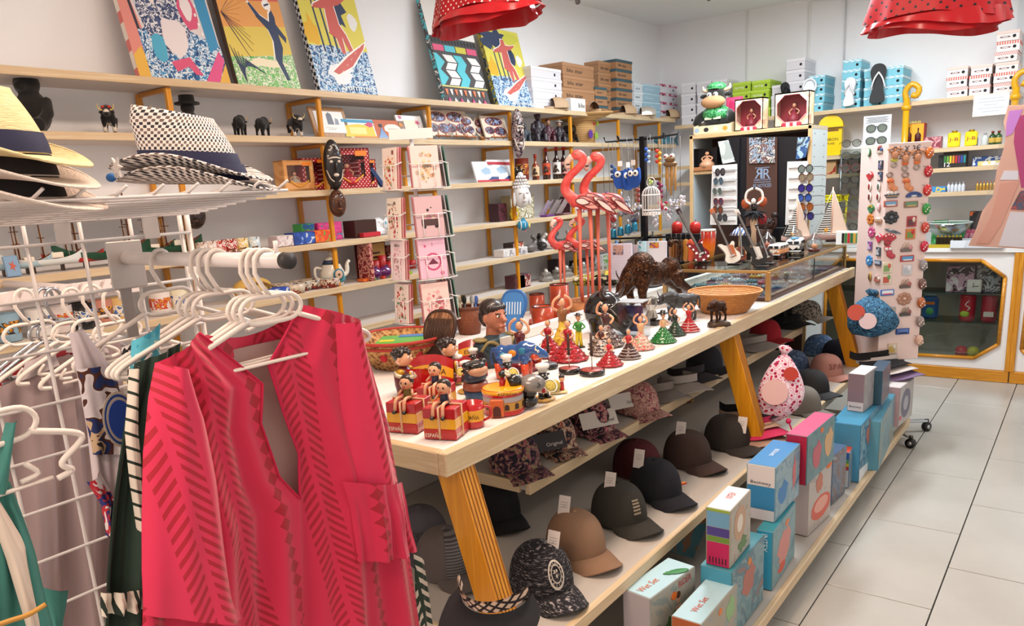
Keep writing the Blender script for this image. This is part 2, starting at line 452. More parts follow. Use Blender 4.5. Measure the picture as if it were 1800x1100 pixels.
def bottle(name,label,p,r,h,body,cap,group=None,lab=None,rz=0.,neck=.35,cat='bottle',shoulder=.62,txt=None):
 t=thing(name,label,cat,p,rz,group)
 g=G();g.lathe([(0,0),(r*.9,0),(r,h*.03),(r,h*shoulder),(r*.8,h*(shoulder+.08)),(r*neck,h*(shoulder+.18)),(r*neck,h*.92),(0,h*.92)],body,16);obj('glass',g,t)
 g=G();g.lathe([(0,h*.86),(r*neck*1.25,h*.86),(r*neck*1.25,h),(0,h)],cap,14);obj('cap',g,t)
 if lab:
  g=G();g.lathe([(r*1.01,h*.15),(r*1.02,h*.16),(r*1.02,h*.5),(r*1.01,h*.51)],lab,16);lb=obj('label',g,t)
  if txt:
   g=G();g.text(txt,h*.12,mat('222222'),FRONT(0,-r*1.04,h*.33),.0005,r*1.1);obj('lettering',g,lb)
 return t
def picture(name,label,p,w,h,frame,inner,rz,lean=15,group=None,fw=.15,prints=None,cat='picture frame',easel=None):
 """flat framed picture that leans back; prints = [(material, outline)] in units of the picture"""
 t=thing(name,label,cat,p,rz,group);t.rotation_euler=(radians(-lean),0,rz);t.rotation_mode='XYZ'
 g=G();g.box((0,0,h/2),(w,.012,h),frame,.002);obj('frame' if fw else 'panel',g,t)
 if fw:
  g=G();f=fw*min(w,h);g.box((0,-.0065,h/2),(w-2*f,.002,h-2*f),inner);obj('picture',g,t)
 if prints:
  g=G()
  for i,(mt,P)in enumerate(prints):g.prism([(x*w-w/2,y*h)for x,y in P],.0006+.00025*i,mt,(0,-.0068,0))
  obj('print',g,t)
 if easel:
  g=G();mt=mat(easel)
  for s in(-1,1):g.tube([(s*w*.18,-.012,-.012),(s*w*.1,.004,h*.4)],.004,mt,6)
  g.box((0,-.012,.0),(w*.6,.012,.006),mt,.001);obj('easel',g,t)
 return t
def cap_hat(label,p,rz,crown,brim=None,group=None,sc=1.0,sticker=None,tagc=None,btn=True,panel=None,name='baseball_cap',tilt=0,logo=None,cat='cap',front=None):
 """six-panel cap: crown with seams, curved peak, button; peak points to -y"""
 t=thing(name,label,cat,p,rz,group,rot=(radians(tilt),0,rz),sc=sc)
 brim=brim or crown
 def shell(off,th0,th1,a0,a1,mt,nu=24,nv=10):
  g=G()
  def fn(u,v):
   th=lerp(th0,th1,u);ph=v*pi/2
   rx,ry,rz_=.082+off,.096+off,.118+off
   seam=1-.012*abs(cos(3*th))**14*(cos(ph))
   z=rz_*sin(ph)**.85 if ph>0 else 0
   r=cos(ph)**.72 if v<1 else 0
   fr=max(0,-sin(th));z*=1+.06*fr*cos(ph)
   return V((rx*r*cos(th)*seam,ry*r*sin(th)*seam,z+.004))
  g.grid(fn,nu,nv,mt);return g
 obj('crown',shell(0,0,2*pi,0,1,crown,48,12),t)
 if front is not None:obj('front_panel',shell(.0016,-pi*.5-.62,-pi*.5+.62,0,1,front,14,10),t)
 g=G()
 def pk(u,v,dz=0):
  a=lerp(-.98,.98,u);x0=.082*sin(a);y0=-.096*cos(a)
  L=.082*max(0.02,cos(a*1.18))**.55
  y=y0-L*v;x=x0*(1+.10*v)
  return V((x,y,.006+.012*v-4.2*x*x*(.6+v)*.9+.015+dz-.010*v*v))
 g.grid(lambda u,v:pk(u,v),18,8,brim);g.grid(lambda u,v:pk(1-u,v,-.004),18,8,brim)
 rim=[pk(i/18,1,-.002)for i in range(19)];g.tube(rim,.0028,brim,6);obj('peak',g,t)
 if btn:
  g=G();g.ball((0,0,.122),(.008,.008,.005),crown,10,6);obj('button',g,t)
 if logo:
  mt,kind=logo;g=G()
  def onc(u,v,o=.0032):
   th=-pi/2+u;ph=v;rr=cos(ph)**.72;fr=max(0,-sin(th))
   return V(((.082+o)*rr*cos(th),(.096+o)*rr*sin(th),(.118+o)*sin(ph)**.85*(1+.06*fr*cos(ph))+.004))
  if kind=='patch':g.grid(lambda u,v:onc(lerp(-.28,.28,u)*sin(pi*min(max(v,.04),.96))**.5,lerp(.25,.85,v)),10,10,mt)
  elif kind=='bars':
   for q in range(5):g.grid(lambda u,v:onc(lerp(-.16,.16,u),.30+q*.09+.05*v),8,1,mt)
  elif kind=='ring':
   for r0,r1 in((.30,.36),(.20,.23)):
    g.grid(lambda u,v:onc(lerp(r0,r1,v)*cos(2*pi*u)*.8,.55+lerp(r0,r1,v)*sin(2*pi*u)),28,1,mt)
   for q in range(14):
    a=2*pi*q/14;g.grid(lambda u,v:onc(.265*.8*cos(a)+.02*(u-.5),.55+.265*sin(a)+.04*(v-.5)),1,1,mt)
   for q,r in((-.05,.05),(.03,.06),(0,-.06)):g.grid(lambda u,v:onc(q+.05*(u-.5),.55+r+.07*(v-.5)),2,2,mt)
  elif kind.startswith('T:'):
   vs,fs=text_mesh(kind[2:]);x0=min(v[0]for v in vs);x1=max(v[0]for v in vs);h0=min(v[1]for v in vs);h1=max(v[1]for v in vs)
   g.add([onc(lerp(-.75,.75,(x-x0)/(x1-x0)),lerp(.35,.62,(y-h0)/(h1-h0)))for x,y in vs],fs,mt)
  obj('emblem',g,t)
 if tagc:
  x,y,z,a=tagc;g=G();T=M.Translation((x,y,z))@M.Rotation(radians(a),4,'Z')@M.Rotation(radians(-18),4,'X')
  g.T=T;g.box((0,0,0),(.036,.0012,.062),mat('swing_tag','d8cdc6',.5),.0004);tg=obj('swing_tag',g,t)
  g=G();g.T=T
  g.lathe([(0,0),(.0022,0),(.0022,.0009)],mat('1a1a1a'),8,(0,0,0))
  for q in range(3):g.box((0,-.0008,.012-q*.007),(.022,.0004,.0009),mat('5a5552'))
  obj('tag_print',g,tg)
 return t
def visor(label,p,rz,col,group=None,sc=1.0,n=1,under=None,tilt=0,name='sun_visor',band=None,wide=1.0,arc=2.3):
 """open sun visor: band of cloth round an empty crown and a wide curved peak to -y"""
 t=thing(name,label,'visor',p,rz,group,rot=(radians(tilt),0,rz),sc=sc)
 g=G()
 def pk(u,v,dz=0):
  a=lerp(-1.45,1.45,u);x0=.085*sin(a);y0=-.095*cos(a)
  L=.105*max(.03,cos(a))**.6;x=x0*(1+.62*v*wide*(.4+.6*cos(a)));y=y0-L*v
  return V((x,y,.03+dz-3.0*x*x-.10*max(0,-y-.1)))
 g.grid(lambda u,v:pk(u,v),26,8,col);g.grid(lambda u,v:pk(1-u,v,-.003),26,8,under or col)
 g.tube([pk(i/26,1,-.0015)for i in range(27)],.0022,col,6);obj('peak',g,t)
 g=G()
 def bd(u,v,o=0):a=-pi/2+lerp(-arc,arc,u);return V(((.084+o)*cos(a),(.094+o)*sin(a),.012+.035*v+.02*max(0,-sin(a))))
 g.grid(lambda u,v:bd(u,v),32,3,band or col);g.grid(lambda u,v:bd(1-u,v,-.003),32,3,band or col);obj('head_band',g,t)
 return t
SKIN=mat('figure_skin','e2a57e',.35,coat=.3)
HAIR=mat('figure_hair','241510',.4,coat=.3)
GLOSSBLK=mat('gloss_black','17120f',.25,coat=.5)
def dancer(label,p,h,skirt,top,rz=0.,group=None,hair=None,frill=None,arms='up',man=False,ruff=9,flare=.38,spots=None):
 """flamenco figurine: ruffled skirt, bodice, arms, head with hair bun"""
 t=thing('dancer_figurine',label,'figurine',p,rz,group,sc=h)
 if not man:
  g=G()
  def wob(th,i):return 1+.05*sin(ruff*th+i*1.3)*(1 if i>0 else .6)
  prof=[];K=5
  for i in range(K):
   r0=flare*(1-i*.165);z0=i*.085
   prof+=[(r0,z0+.012),(r0*1.03,z0+.035),(r0*.86,z0+.07)]
  prof=[(flare*.9,0)]+prof+[(.085,.46),(.075,.50)]
  g.lathe(prof,skirt,30,wob=wob);sk=obj('skirt',g,t)
  if frill:
   g=G()
   for i in range(4):
    r0=flare*(1-i*.165)*1.035;z=.034+i*.085
    g.tube([((r0*(1+.05*sin(ruff*a*2*pi/40+(3*i+2)*1.3)))*cos(2*pi*a/40),r0*(1+.05*sin(ruff*a*2*pi/40+(3*i+2)*1.3))*sin(2*pi*a/40),z)for a in range(40)],.008,frill,5,True)
   obj('frill_edge',g,sk)
 else:
  g=G()
  for s in(-1,1):g.tube([(s*.07,.0,.0),(s*.05,0,.25),(s*.03,0,.5)],[.05,.05,.06],skirt,10)
  g.box((0,-.02,.012),(.3,.2,.024),mat('2a2320',.4),.006);obj('legs',g,t)
 g=G();g.tube([(0,0,.46),(0,0,.53),(0,-.01,.62),(0,0,.70),(0,0,.73)],[.085,.08,.105,.108,.055],top,12);obj('bodice',g,t)
 g=G()
 g.tube([(0,0,.70),(0,0,.78)],.03,SKIN,8);g.ball((0,-.008,.845),(.070,.074,.086),SKIN,12,8)
 if arms=='up':
  g.tube(curve([(-.09,0,.69),(-.19,-.03,.74),(-.17,-.04,.88),(-.08,-.05,.97)],10),.029,SKIN,7)
  g.tube(curve([(.09,0,.69),(.20,-.05,.62),(.16,-.12,.52)],8),.029,SKIN,7)
 elif arms=='both':
  for s in(-1,1):g.tube(curve([(s*.09,0,.69),(s*.2,-.02,.76),(s*.17,-.03,.9),(s*.05,-.04,.99)],10),.029,SKIN,7)
 else:
  for s in(-1,1):g.tube(curve([(s*.09,0,.69),(s*.17,-.05,.58),(s*.06,-.11,.53)],8),.024,SKIN if not man else top,7)
 g.ball((0,-.075,.838),(.012,.012,.016),SKIN,6,5);obj('skin',g,t)
 g=G();g.ball((0,.012,.862),(.07,.068,.076),hair or HAIR,12,8);g.ball((0,.085,.85),.034,hair or HAIR,8,6)
 if man:g.lathe([(0,.915),(.12,.915),(.12,.925),(.062,.928),(.058,.975),(0,.978)],GLOSSBLK,16)
 obj('hair',g,t)
 g=G()
 for s in(-1,1):g.ball((s*.024,-.068,.858),.009,mat('1a1a1a'),6,4)
 g.box((0,-.075,.812),(.024,.006,.006),mat('b3202a'));obj('face',g,t)
 return t
def animal_mesh(kind='bull',mt=None,vox=.03):
 """standing animal in a unit box, head towards -y; length about 1"""
 g=G();m0=mt
 g.ball((0,.0,.55),(.19,.40,.22),m0);g.ball((0,-.25,.62),(.20,.22,.24),m0);g.ball((0,.3,.56),(.18,.18,.2),m0)
 g.tube([(0,-.3,.66),(0,-.48,.66),(0,-.58,.60)],[.18,.14,.12],m0,12);g.ball((0,-.62,.58),(.10,.16,.11),m0);g.ball((0,-.74,.53),(.075,.07,.065),m0)
 for s in(-1,1):
  g.tube([(s*.12,-.28,.5),(s*.13,-.29,.26),(s*.13,-.27,.05)],[.10,.062,.05],m0,8);g.ball((s*.13,-.29,.03),(.06,.07,.035),m0)
  g.tube([(s*.11,.3,.5),(s*.13,.26,.33),(s*.13,.37,.2),(s*.13,.35,.05)],[.13,.085,.05,.05],m0,8);g.ball((s*.13,.33,.03),(.06,.07,.035),m0)
 if kind=='charge':
  g=G();g.ball((0,.02,.50),(.17,.36,.19),m0);g.ball((0,-.24,.60),(.23,.25,.28),m0);g.ball((0,.32,.56),(.17,.17,.19),m0)
  g.tube([(0,-.3,.62),(0,-.46,.5),(.02,-.56,.40)],[.2,.16,.12],m0,12);g.ball((.02,-.60,.35),(.10,.13,.12),m0);g.ball((.02,-.68,.27),(.07,.07,.07),m0)
  for s in(-1,1):g.tube([(s*.13,-.28,.5),(s*.17,-.36,.26),(s*.15,-.30,.03)],[.12,.075,.05],m0,8);g.tube([(s*.11,.34,.5),(s*.14,.40,.33),(s*.15,.60,.2),(s*.15,.68,.03)],[.14,.09,.055,.05],m0,8)
  g.tube(curve([(0,.46,.66),(0,.54,.82),(0,.46,.98),(0,.34,.96)],10),.032,m0,7);return fuse(g,vox,m0,2)
 g.tube(curve([(0,.46,.68),(0,.54,.62),(0,.55,.4),(.02,.53,.3)],9),[.03]*8+[.04]*2,m0,7)
 return fuse(g,vox,m0,2)
def horns(g,mt,o=(0,-.56,.66),s=1.0,r=.026):
 for k in(-1,1):
  P=curve([V(o)+V((k*.06,0,.0))*s,V(o)+V((k*.17,-.0,.03))*s,V(o)+V((k*.22,-.03,.12))*s,V(o)+V((k*.19,-.06,.2))*s],9)
  g.tube(P,[r*s*(1-.85*i/(len(P)-1))for i in range(len(P))],mt,7)
_bull={}
def bull(label,p,L,mt,horn='e8dcc0',rz=0.,group=None,name='bull_figure',cat='figurine',spots=None,bandana=None,rot=None):
 if mt.name not in _bull:_bull[mt.name]=animal_mesh('bull',mt,.028)
 t=thing(name,label,cat,p,rz,group,sc=L)
 obj('body',_bull[mt.name],t)
 g=G();horns(g,mat(horn));obj('horns',g,t)
 for s in(-1,1):g=G();g.ball((s*.16,-.54,.61),(.06,.03,.035),mt,8,6);obj('ear',g,t)
 g=G()
 for s in(-1,1):g.ball((s*.075,-.68,.62),.018,mat('f2efe6'),8,6);g.ball((s*.08,-.692,.622),.010,mat('111111'),6,4)
 obj('eyes',g,t)
 if spots:
  g=G();g.ball((0,-.66,.60),(.085,.12,.095),mat(spots),10,8)
  for s in(-1,1):g.tube([(s*.13,-.28,.3),(s*.13,-.27,.04)],[.066,.057],mat(spots),8);g.tube([(s*.13,.35,.25),(s*.13,.35,.04)],[.06,.057],mat(spots),8)
  g.ball((0,.12,.42),(.17,.3,.13),mat(spots),10,8);obj('white_patches',g,t)
 if bandana:
  g=G()
  for s in(-1,1):g.ball((s*.08,-.50,.76),(.06,.05,.05),mat(bandana),8,6)
  obj('bow',g,t)
 return t
def post_mask(label,p,w,h,mt,trim,rz,group=None,name='carved_mask'):
 """carved wall mask that hangs on a post: domed face, brow, nose, lips, eyes"""
 t=thing(name,label,'mask',p,rz,group)
 g=G();g.ball((0,0,0),(w/2,.03,h/2),mt,18,12);obj('face',g,t)
 g=G();g.ball((0,-.03,-.04*h),(w*.07,.014,h*.11),mt,8,6)
 g.tube([(-w*.3,-.024,h*.12),(-w*.1,-.03,h*.14),(w*.1,-.03,h*.14),(w*.3,-.024,h*.12)],h*.018,trim,6)
 for s in(-1,1):g.ball((s*w*.2,-.027,h*.06),(w*.09,.006,h*.03),trim,8,5)
 g.ball((0,-.028,-h*.2),(w*.15,.008,h*.035),trim,10,6);obj('features',g,t)
 g=G()
 for k in range(7):
  a=pi*(.15+.7*k/6);g.ball((cos(a)*w*.36,-.022,sin(a)*h*.38),(w*.05,.008,w*.05),trim,8,5)
 for s in(-1,1):g.tube(curve([(s*w*.42,-.012,-h*.1),(s*w*.3,-.022,-h*.26),(s*w*.12,-.024,-h*.33)],8),h*.012,trim,5)
 obj('carving',g,t);return t
def mug(label,p,r,h,mt,inner,rz,group=None,name='mug',band=None,txt=None,cat='mug',handle=True):
 t=thing(name,label,cat,p,rz,group)
 g=G();g.lathe([(0,0),(r*.95,0),(r,h*.05),(r,h),(r*.9,h),(r*.88,h*.1),(0,h*.08)],mt,22);obj('cup',g,t)
 if handle:
  g=G();g.tube(curve([(r*.95,0,h*.8),(r*1.5,0,h*.78),(r*1.6,0,h*.4),(r*.95,0,h*.22)],10),r*.12,mt,7);obj('handle',g,t)
 if band:
  g=G();g.lathe([(r*1.004,h*.28),(r*1.01,h*.3),(r*1.01,h*.72),(r*1.004,h*.74)],band,22);obj('printed_band',g,t)
 if txt:decal(t,'lettering',txt,h*.2,'241008',FRONT(0,-r*1.03,h*.5),r*1.5)
 return t
def ship(label,p,L,hull,rz,group=None,deck='7a3b1c',sails=None,name='model_ship',masts=3,hh=.26):
 """model boat on a stand: keeled hull, deck, masts with yards and shrouds"""
 t=thing(name,label,'model boat',p,rz,group)
 def hl(u,v):
  x=lerp(-.5,.5,u)*L;w=.13*L*(1-abs(2*u-1)**2.6)**.8;z=hh*L*(.35+.5*abs(2*u-1)**3);a=pi*v
  return V((x*(1+.06*(1-sin(a))*0),-w*cos(a),.02+z*(1-sin(a)**.7*.95)))
 g=G();g.grid(hl,22,10,hull);obj('hull',g,t)
 g=G();g.grid(lambda u,v:V((lerp(-.46,.46,u)*L,lerp(-1,1,v)*.125*L*(1-abs(.92*(2*u-1))**2.6)**.8,.02+hh*L*(.30+.45*abs(2*u-1)**3))),16,2,mat(deck,rough=.5));g.box((.15*L,0,.02+hh*L*.5),(.14*L,.12*L,.07*L),mat('efe6d2'),.002);obj('deck',g,t)
 g=G();z0=.02+hh*L*.3;wd=mat('6b3a1e')
 for k in range(masts):
  x=L*lerp(-.26,.28,k/max(1,masts-1))if masts>1 else 0;hm=L*(.62 if k==1 or masts==1 else .5)
  g.tube([(x,0,z0),(x,0,z0+hm)],L*.010,wd,6)
  for q in(.45,.75):g.tube([(x,-L*.13,z0+hm*q),(x,L*.13,z0+hm*q)],L*.006,wd,5)
  for s in(-1,1):g.tube([(x,s*L*.1,z0),(x,0,z0+hm*.9)],L*.003,mat('c9b89a'),4)
 obj('masts',g,t)
 if sails:
  g=G()
  for k in range(masts):
   x=L*lerp(-.26,.28,k/max(1,masts-1))if masts>1 else 0;hm=L*(.62 if k==1 or masts==1 else .5)
   for q0,q1 in((.12,.44),(.48,.74)):g.grid(lambda u,v:V((x+L*.04*sin(pi*v),lerp(-.12,.12,u)*L,z0+hm*lerp(q0,q1,v))),4,4,sails)
  obj('sails',g,t)
 g=G()
 for s in(-.2,.2):g.box((s*L,0,.012),(.02*L,.12*L,.024),mat('3a2415'),.002)
 obj('stand',g,t)
 return t
def pot(name,label,p,prof,mt,n=24,rz=0,cat='pot',group=None,rim=None,wob=None):
 t=thing(name,label,cat,p,rz,group)
 g=G();g.lathe(prof,mt,n,wob=wob);obj('body',g,t)
 if rim:
  r,z,rr,mr=rim;g=G();g.tube([(r*cos(2*pi*k/n),r*sin(2*pi*k/n),z)for k in range(n)],rr,mr,7,True);obj('rim',g,t)
 return t
def glasses(label,p,w,lens,frame,rz,group=None,tilt=0,name='sunglasses',lensk=None):
 t=thing(name,label,'sunglasses' if name=='sunglasses' else 'glasses',p,rz,group)
 g=G()
 for s in(-1,1):g.prism([(s*w*.26+w*.2*cos(a),w*.155*sin(a)-(.03*w if sin(a)<0 else 0))for a in[2*pi*k/16 for k in range(16)]],-.002,lens)
 obj('lenses',g,t)
 g=G()
 for s in(-1,1):g.tube([(s*w*.26+w*.215*cos(a),-.001,w*.17*sin(a)-(.03*w if sin(a)<0 else 0))for a in[2*pi*k/16 for k in range(16)]],.0024,frame,6,True)
 g.tube([(-w*.06,-.001,w*.05),(0,-.002,w*.075),(w*.06,-.001,w*.05)],.0028,frame,6);obj('frame',g,t)
 for s in(-1,1):
  g=G();g.tube([(s*w*.47,0,w*.06),(s*w*.48,.07,w*.055),(s*w*.46,.105,.0)],[.003,.003,.0025],frame,6,flat=.6);obj('temple_arm',g,t)
 return t
 # == glass
def glassmat(key,tint='ffffff',refl=.10,rough=.03):
 if key in _mats:return _mats[key]
 m=bpy.data.materials.new(key);m.use_nodes=True;t=m.node_tree;t.nodes.remove(t.nodes['Principled BSDF'])
 tr=t.nodes.new('ShaderNodeBsdfTransparent');tr.inputs[0].default_value=lin(tint)
 gl=t.nodes.new('ShaderNodeBsdfGlossy');gl.inputs['Roughness'].default_value=rough
 lw=t.nodes.new('ShaderNodeLayerWeight');lw.inputs[0].default_value=.25
 ma=t.nodes.new('ShaderNodeMath');ma.operation='MULTIPLY_ADD';ma.inputs[1].default_value=.5;ma.inputs[2].default_value=refl
 mx=t.nodes.new('ShaderNodeMixShader');t.links.new(lw.outputs['Fresnel'],ma.inputs[0]);t.links.new(ma.outputs[0],mx.inputs[0])
 t.links.new(tr.outputs[0],mx.inputs[1]);t.links.new(gl.outputs[0],mx.inputs[2])
 t.links.new(mx.outputs[0],t.nodes['Material Output'].inputs[0]);_mats[key]=m;return m
OR=['first','second','third','fourth','fifth','sixth','seventh']
PANE=glassmat('glass_pane','f2f7f5',.05)
PANED=glassmat('glass_pane_smoky','d6dad4',.05)
CLEAR=glassmat('clear_plastic','eef2f4',.14,.12)
CELLO=glassmat('cellophane','f7f7f8',.03,.1)
# == back wall shelving
YS=6.30
YC=6.12;CZ=PY(1700,436,YC).z;W=CZ+.001
BZ=[PY(1560,183,YS).z,PY(1700,257,YS).z,PY(1700,293,YS).z,PY(1700,336,YS).z]
BX0,BX1=-2.93,PY(1793,170,YS).x
for k,z in enumerate(BZ):
 t=thing('wall_shelf',['top shelf across the back wall, loaded with shoe boxes','second back wall shelf, with the small bottles and yellow tins','third back wall shelf, with the felt pen box','fourth back wall shelf, with lipsticks and small tubes'][k],'shelf')
 g=G();g.box(((BX0+BX1)/2,(YS+YB)/2,z-.014),(BX1-BX0,YB-YS-.01,.027),mat('shelf_face','d8cdc4',.5));obj('board',g,t)
 g=G();g.box(((BX0+BX1)/2,YS-.006,z-.015),(BX1-BX0,.014,.03),LAMX,.002);obj('edge_band',g,t)
YEL=mat('yellow_pipe','dba210',.3,coat=.5)
for k,(px,py,nm)in enumerate(((1590,250,'beside the magnet stand'),(1778,250,'beside the pink beach towel'))):
 b=PY(px,py,YS-.03);t=thing('pipe_post','yellow pipe shelf post with curled top, '+nm,'post',(b.x,YS-.035,0))
 g=G();g.tube([(0,0,.96),(0,0,BZ[0]+.02)],.022,YEL,12);obj('pipe',g,t)
 g=G();g.tube(curve([(0,0,BZ[0]),(-.012,0,BZ[0]+.07),(.03,0,BZ[0]+.115),(.075,0,BZ[0]+.08),(.06,0,BZ[0]+.035),(.03,0,BZ[0]+.045)],16),.020,YEL,10);obj('curled_top',g,t)
 g=G();g.lathe([(.022,BZ[0]-.06),(.034,BZ[0]-.05),(.034,BZ[0]-.03),(.022,BZ[0]-.02)],YEL,12);obj('collar',g,t)
 # -- shoe boxes along the back wall shelf
WB,WL=mat('box_white','d9d6da',.6),mat('lid_white','e4e1e4',.6)
CHEV=pmat('chevron_blue',lambda N:(lambda x:N.col(N.mix(N.ma('GREATER_THAN',N.ma('FRACT',N.ma('ADD',N.ma('MULTIPLY',x[0],26),N.ma('MULTIPLY',N.ma('ABSOLUTE',N.ma('SUBTRACT',N.ma('FRACT',N.ma('MULTIPLY',x[2],46)),.5)),1.6))),.5),'dfeef2','8fc9d8')))(N.xyz(N.co())),'dfeef2')
TEAL=mat('box_teal','7cc4d6',.55)
CORAL=stripes('coral_stripe','f0d8d2','d9695c','x',70,.45)
CORAL2=stripes('coral_hatch','eadfdb','d8857a','x',110,.5,(0,radians(35),0))
def stack(px0,px1,pyb,n,ph,body,lid,label,group,z,yf,word=None,wc='2b2b2b',skip=0,d=.27,alt=None):
 a,b=PY(px0,pyb,yf),PY(px1,pyb,yf);w_=b.x-a.x-.006;u=mpp((a+b)/2);h=ph*u
 for i in range(n):
  bd,ld=(alt[i%len(alt)]if alt else(body,lid))
  pos=['bottom box','second box up','third box up','fourth box up','fifth box up','sixth box up','seventh box up'][i]if i<n-1 or n==1 else 'topmost box'
  shoebox(((a.x+b.x)/2+random.uniform(-.006,.006),yf+d/2+random.uniform(0,.012),z+i*(h+.001)),w_,d,h,bd,ld,random.uniform(-.012,.012),'%s of %s'%(pos,label),group,word,wc)
z=BZ[0]
GW='white shoe boxes on the back wall shelf'
for px0,px1,n,lb in((1198,1223,4,'the leftmost white stack on the back wall shelf'),(1224.5,1251,4,'the second white stack on the back wall shelf'),(1252.5,1279,4,'the third white stack, left of the green boxes')):
 stack(px0,px1,203,n,17.4,WB,WL,lb,GW,z,6.33,d=.26)
GRN,GRL=mat('box_lime','a9c838',.55),mat('lid_lime','b9d84a',.55)
for px0,px1,lb in((1286,1318,'the left lime green stack on the back wall shelf'),(1319.5,1352,'the right lime green stack on the back wall shelf')):
 stack(px0,px1,199,4,15.4,GRN,GRL,lb,'lime green shoe boxes',z,6.33,'spring','f2f4e4')
stack(1354,1379,198,3,17,WB,WL,'the low white stack between green and taller white boxes',GW,z,6.34)
stack(1381,1414,196,5,18.2,WB,WL,'the tall white stack beside the blue chevron boxes',GW,z,6.33)
BG='blue chevron shoe boxes on the back wall shelf'
for px0,px1,pb,n,ph,lb in((1419,1448,193,4,15,'the first blue chevron stack, behind the doll boxes'),(1478,1511,189,5,16,'the tallest blue chevron stack, behind the white sandal'),(1516,1544,185,4,15.6,'the blue chevron stack behind the black flip-flop'),(1547,1587,182,4,15.6,'the blue chevron stack by the curled yellow post')):
 stack(px0,px1,pb,n,ph,TEAL,CHEV,lb,BG,z,6.34)
PG='white and coral shoe boxes on the back wall shelf'
AL=[(mat('e6dcd9'),CORAL2),(mat('ece4e1'),CORAL),(mat('e9dfdb'),mat('e7cfc4'))]
for px0,px1,pb,n,ph,lb in((1662,1699,174,3,17,'the left coral stack above the paper sign'),(1702,1740,171,3,16.6,'the middle coral stack above the paper sign'),(1743,1784,168,6,16.8,'the tall coral stack at the right end of the back shelf')):
 stack(px0,px1,pb,n,ph,None,None,lb,PG,z,6.34,'o','5a2a30',alt=AL)
def flipflop(label,p,L,sole,strap,rz,lean,name='flip_flop'):
 t=thing(name,label,'sandal',p,rz,rot=(radians(lean),0,rz))
 O=[(-.16,0),(-.19,.15),(-.13,.4),(-.17,.62),(-.2,.82),(-.12,.97),(.02,1.0),(.14,.94),(.19,.8),(.16,.6),(.12,.4),(.17,.15),(.14,.02)]
 g=G();g.prism([(x*L,y*L)for x,y in[(q.x,q.y)for q in curve([(a,b,0)for a,b in O],52,True)]],.022,sole,(0,.011,0));obj('sole',g,t)
 for s in(-1,1):
  g=G();g.tube(curve([(0,-.012,.78*L),(s*.1*L,-.03,.6*L),(s*.17*L,-.004,.38*L)],10),.008,strap,7,flat=.6);obj('strap',g,t)
 return t
BLK=mat('rubber_black','1b1b1e',.6)
flipflop('black flip-flop standing against the blue chevron boxes',PY(1542,181,6.29)+V((0,0,.002)),.27,BLK,mat('f0f0f0'),radians(12),-6)
flipflop('black flip-flop leaning on the white boxes behind the doll boxes',PY(1383,184,6.29),.17,BLK,BLK,radians(50),-12)
flipflop('white sandal with a ring strap before the tallest chevron stack',PY(1492,186,6.29),.20,mat('e9e9ea'),mat('d9dadd'),radians(-8),-6)
g=thing('sandal','clear white sandal with looped strap behind the second doll box','sandal',PY(1422,183,6.29),radians(20))
q=G();q.tube([(.045*cos(a),-.004,.13+.05*sin(a))for a in[2*pi*k/20 for k in range(20)]],.008,mat('e4e6ea'),7,True);obj('strap',q,g)
q=G();q.prism([(.04*cos(a),.09+.09*sin(a))for a in[2*pi*k/20 for k in range(20)]],.016,mat('dfe1e6'),(0,.02,0));obj('sole',q,g)
a,b=PY(1712,168,YS-.02),PY(1772,200,YS-.02)
t=thing('paper_sign','white paper notice taped below the top back wall shelf','sign',(0,0,0))
g=G();g.box(((a.x+b.x)/2,YS-.02,(a.z+b.z)/2),(b.x-a.x,.002,a.z-b.z),mat('f4f4f2',rough=.3,coat=.4));obj('sheet',g,t)
g=G()
for k,wd in enumerate((.7,.8,.4,.75,.5)):
 zz=lerp(a.z,b.z,.2+.15*k);g.box(((a.x+b.x)/2,YS-.0215,zz),((b.x-a.x)*wd,.0006,.006),mat('b9bcc4'))
obj('print',g,t)
# -- goods on the lower back wall shelves
def bs(k,px,py=None,y=6.36):
 p=PY(px,py or 250,y);return V((p.x,y,BZ[k]))
for px,lb in((1677,'left of the two yellow tins lettered in red'),(1707,'right of the two yellow tins lettered in red')):
 p=bs(1,px);u=mpp(p);h=28*u;w_=19*u
 t=thing('yellow_tin',lb,'tin',p,0,'yellow tins')
 g=G();g.box((0,0,h*.44),(w_,.05,h*.88),mat('tin_yellow','f0dc1e',.3),.008);obj('body',g,t)
 g=G();g.lathe([(.0,h*.88),(.018,h*.88),(.018,h),(0,h)],mat('b08a20',metal=.6,rough=.3),12);obj('cap',g,t)
 decal(t,'lettering','J-B',h*.26,'a3222a',FRONT(0,-.0258,h*.45),w_*.75)
for px,c,cc,hh,lb in((1713,'2b3c8e','8e2a2a',21,'small cobalt blue bottle on the second back shelf'),(1731,'cfd6d6','a0a4a6',21,'small clear bottle between the blue and green bottles'),(1744,'24481f','7a2318',23,'left small green bottle with red cap'),(1755,'27501f','7a2318',23,'right small green bottle with red cap')):
 p=bs(1,px+0);u=mpp(p)
 bottle('bottle',lb,p,5.4*u,hh*u,mat('bot_'+c,c,.15,coat=.5),mat(cc),'small bottles on the second back shelf',mat('c9a84a')if c.startswith('2')and c!='2b3c8e' else None)
p=bs(1,1607);u=mpp(p)
def gift(t):
 g=G()
 for dx,hh,c in((-.03,.13,'5a1418'),(.03,.12,'4a1014')):g.lathe([(0,.01),(.022,.01),(.022,hh*.6),(.009,hh*.75),(.009,hh),(0,hh)],mat(c),12,(dx,-.043,.03))
 obj('bottles',g,t)
 decal(t,'lettering','MORALES',.016,'f6e24a',FRONT(0,-.0505,.19),.09)
carton('gift_box','red and yellow bottle gift box beside the curled yellow post','box',p,33*u,.1,44*u,mat('c3231c'),0,None,mat('gift_gold','e0a51f'),mat('a51b18'),extra=gift)
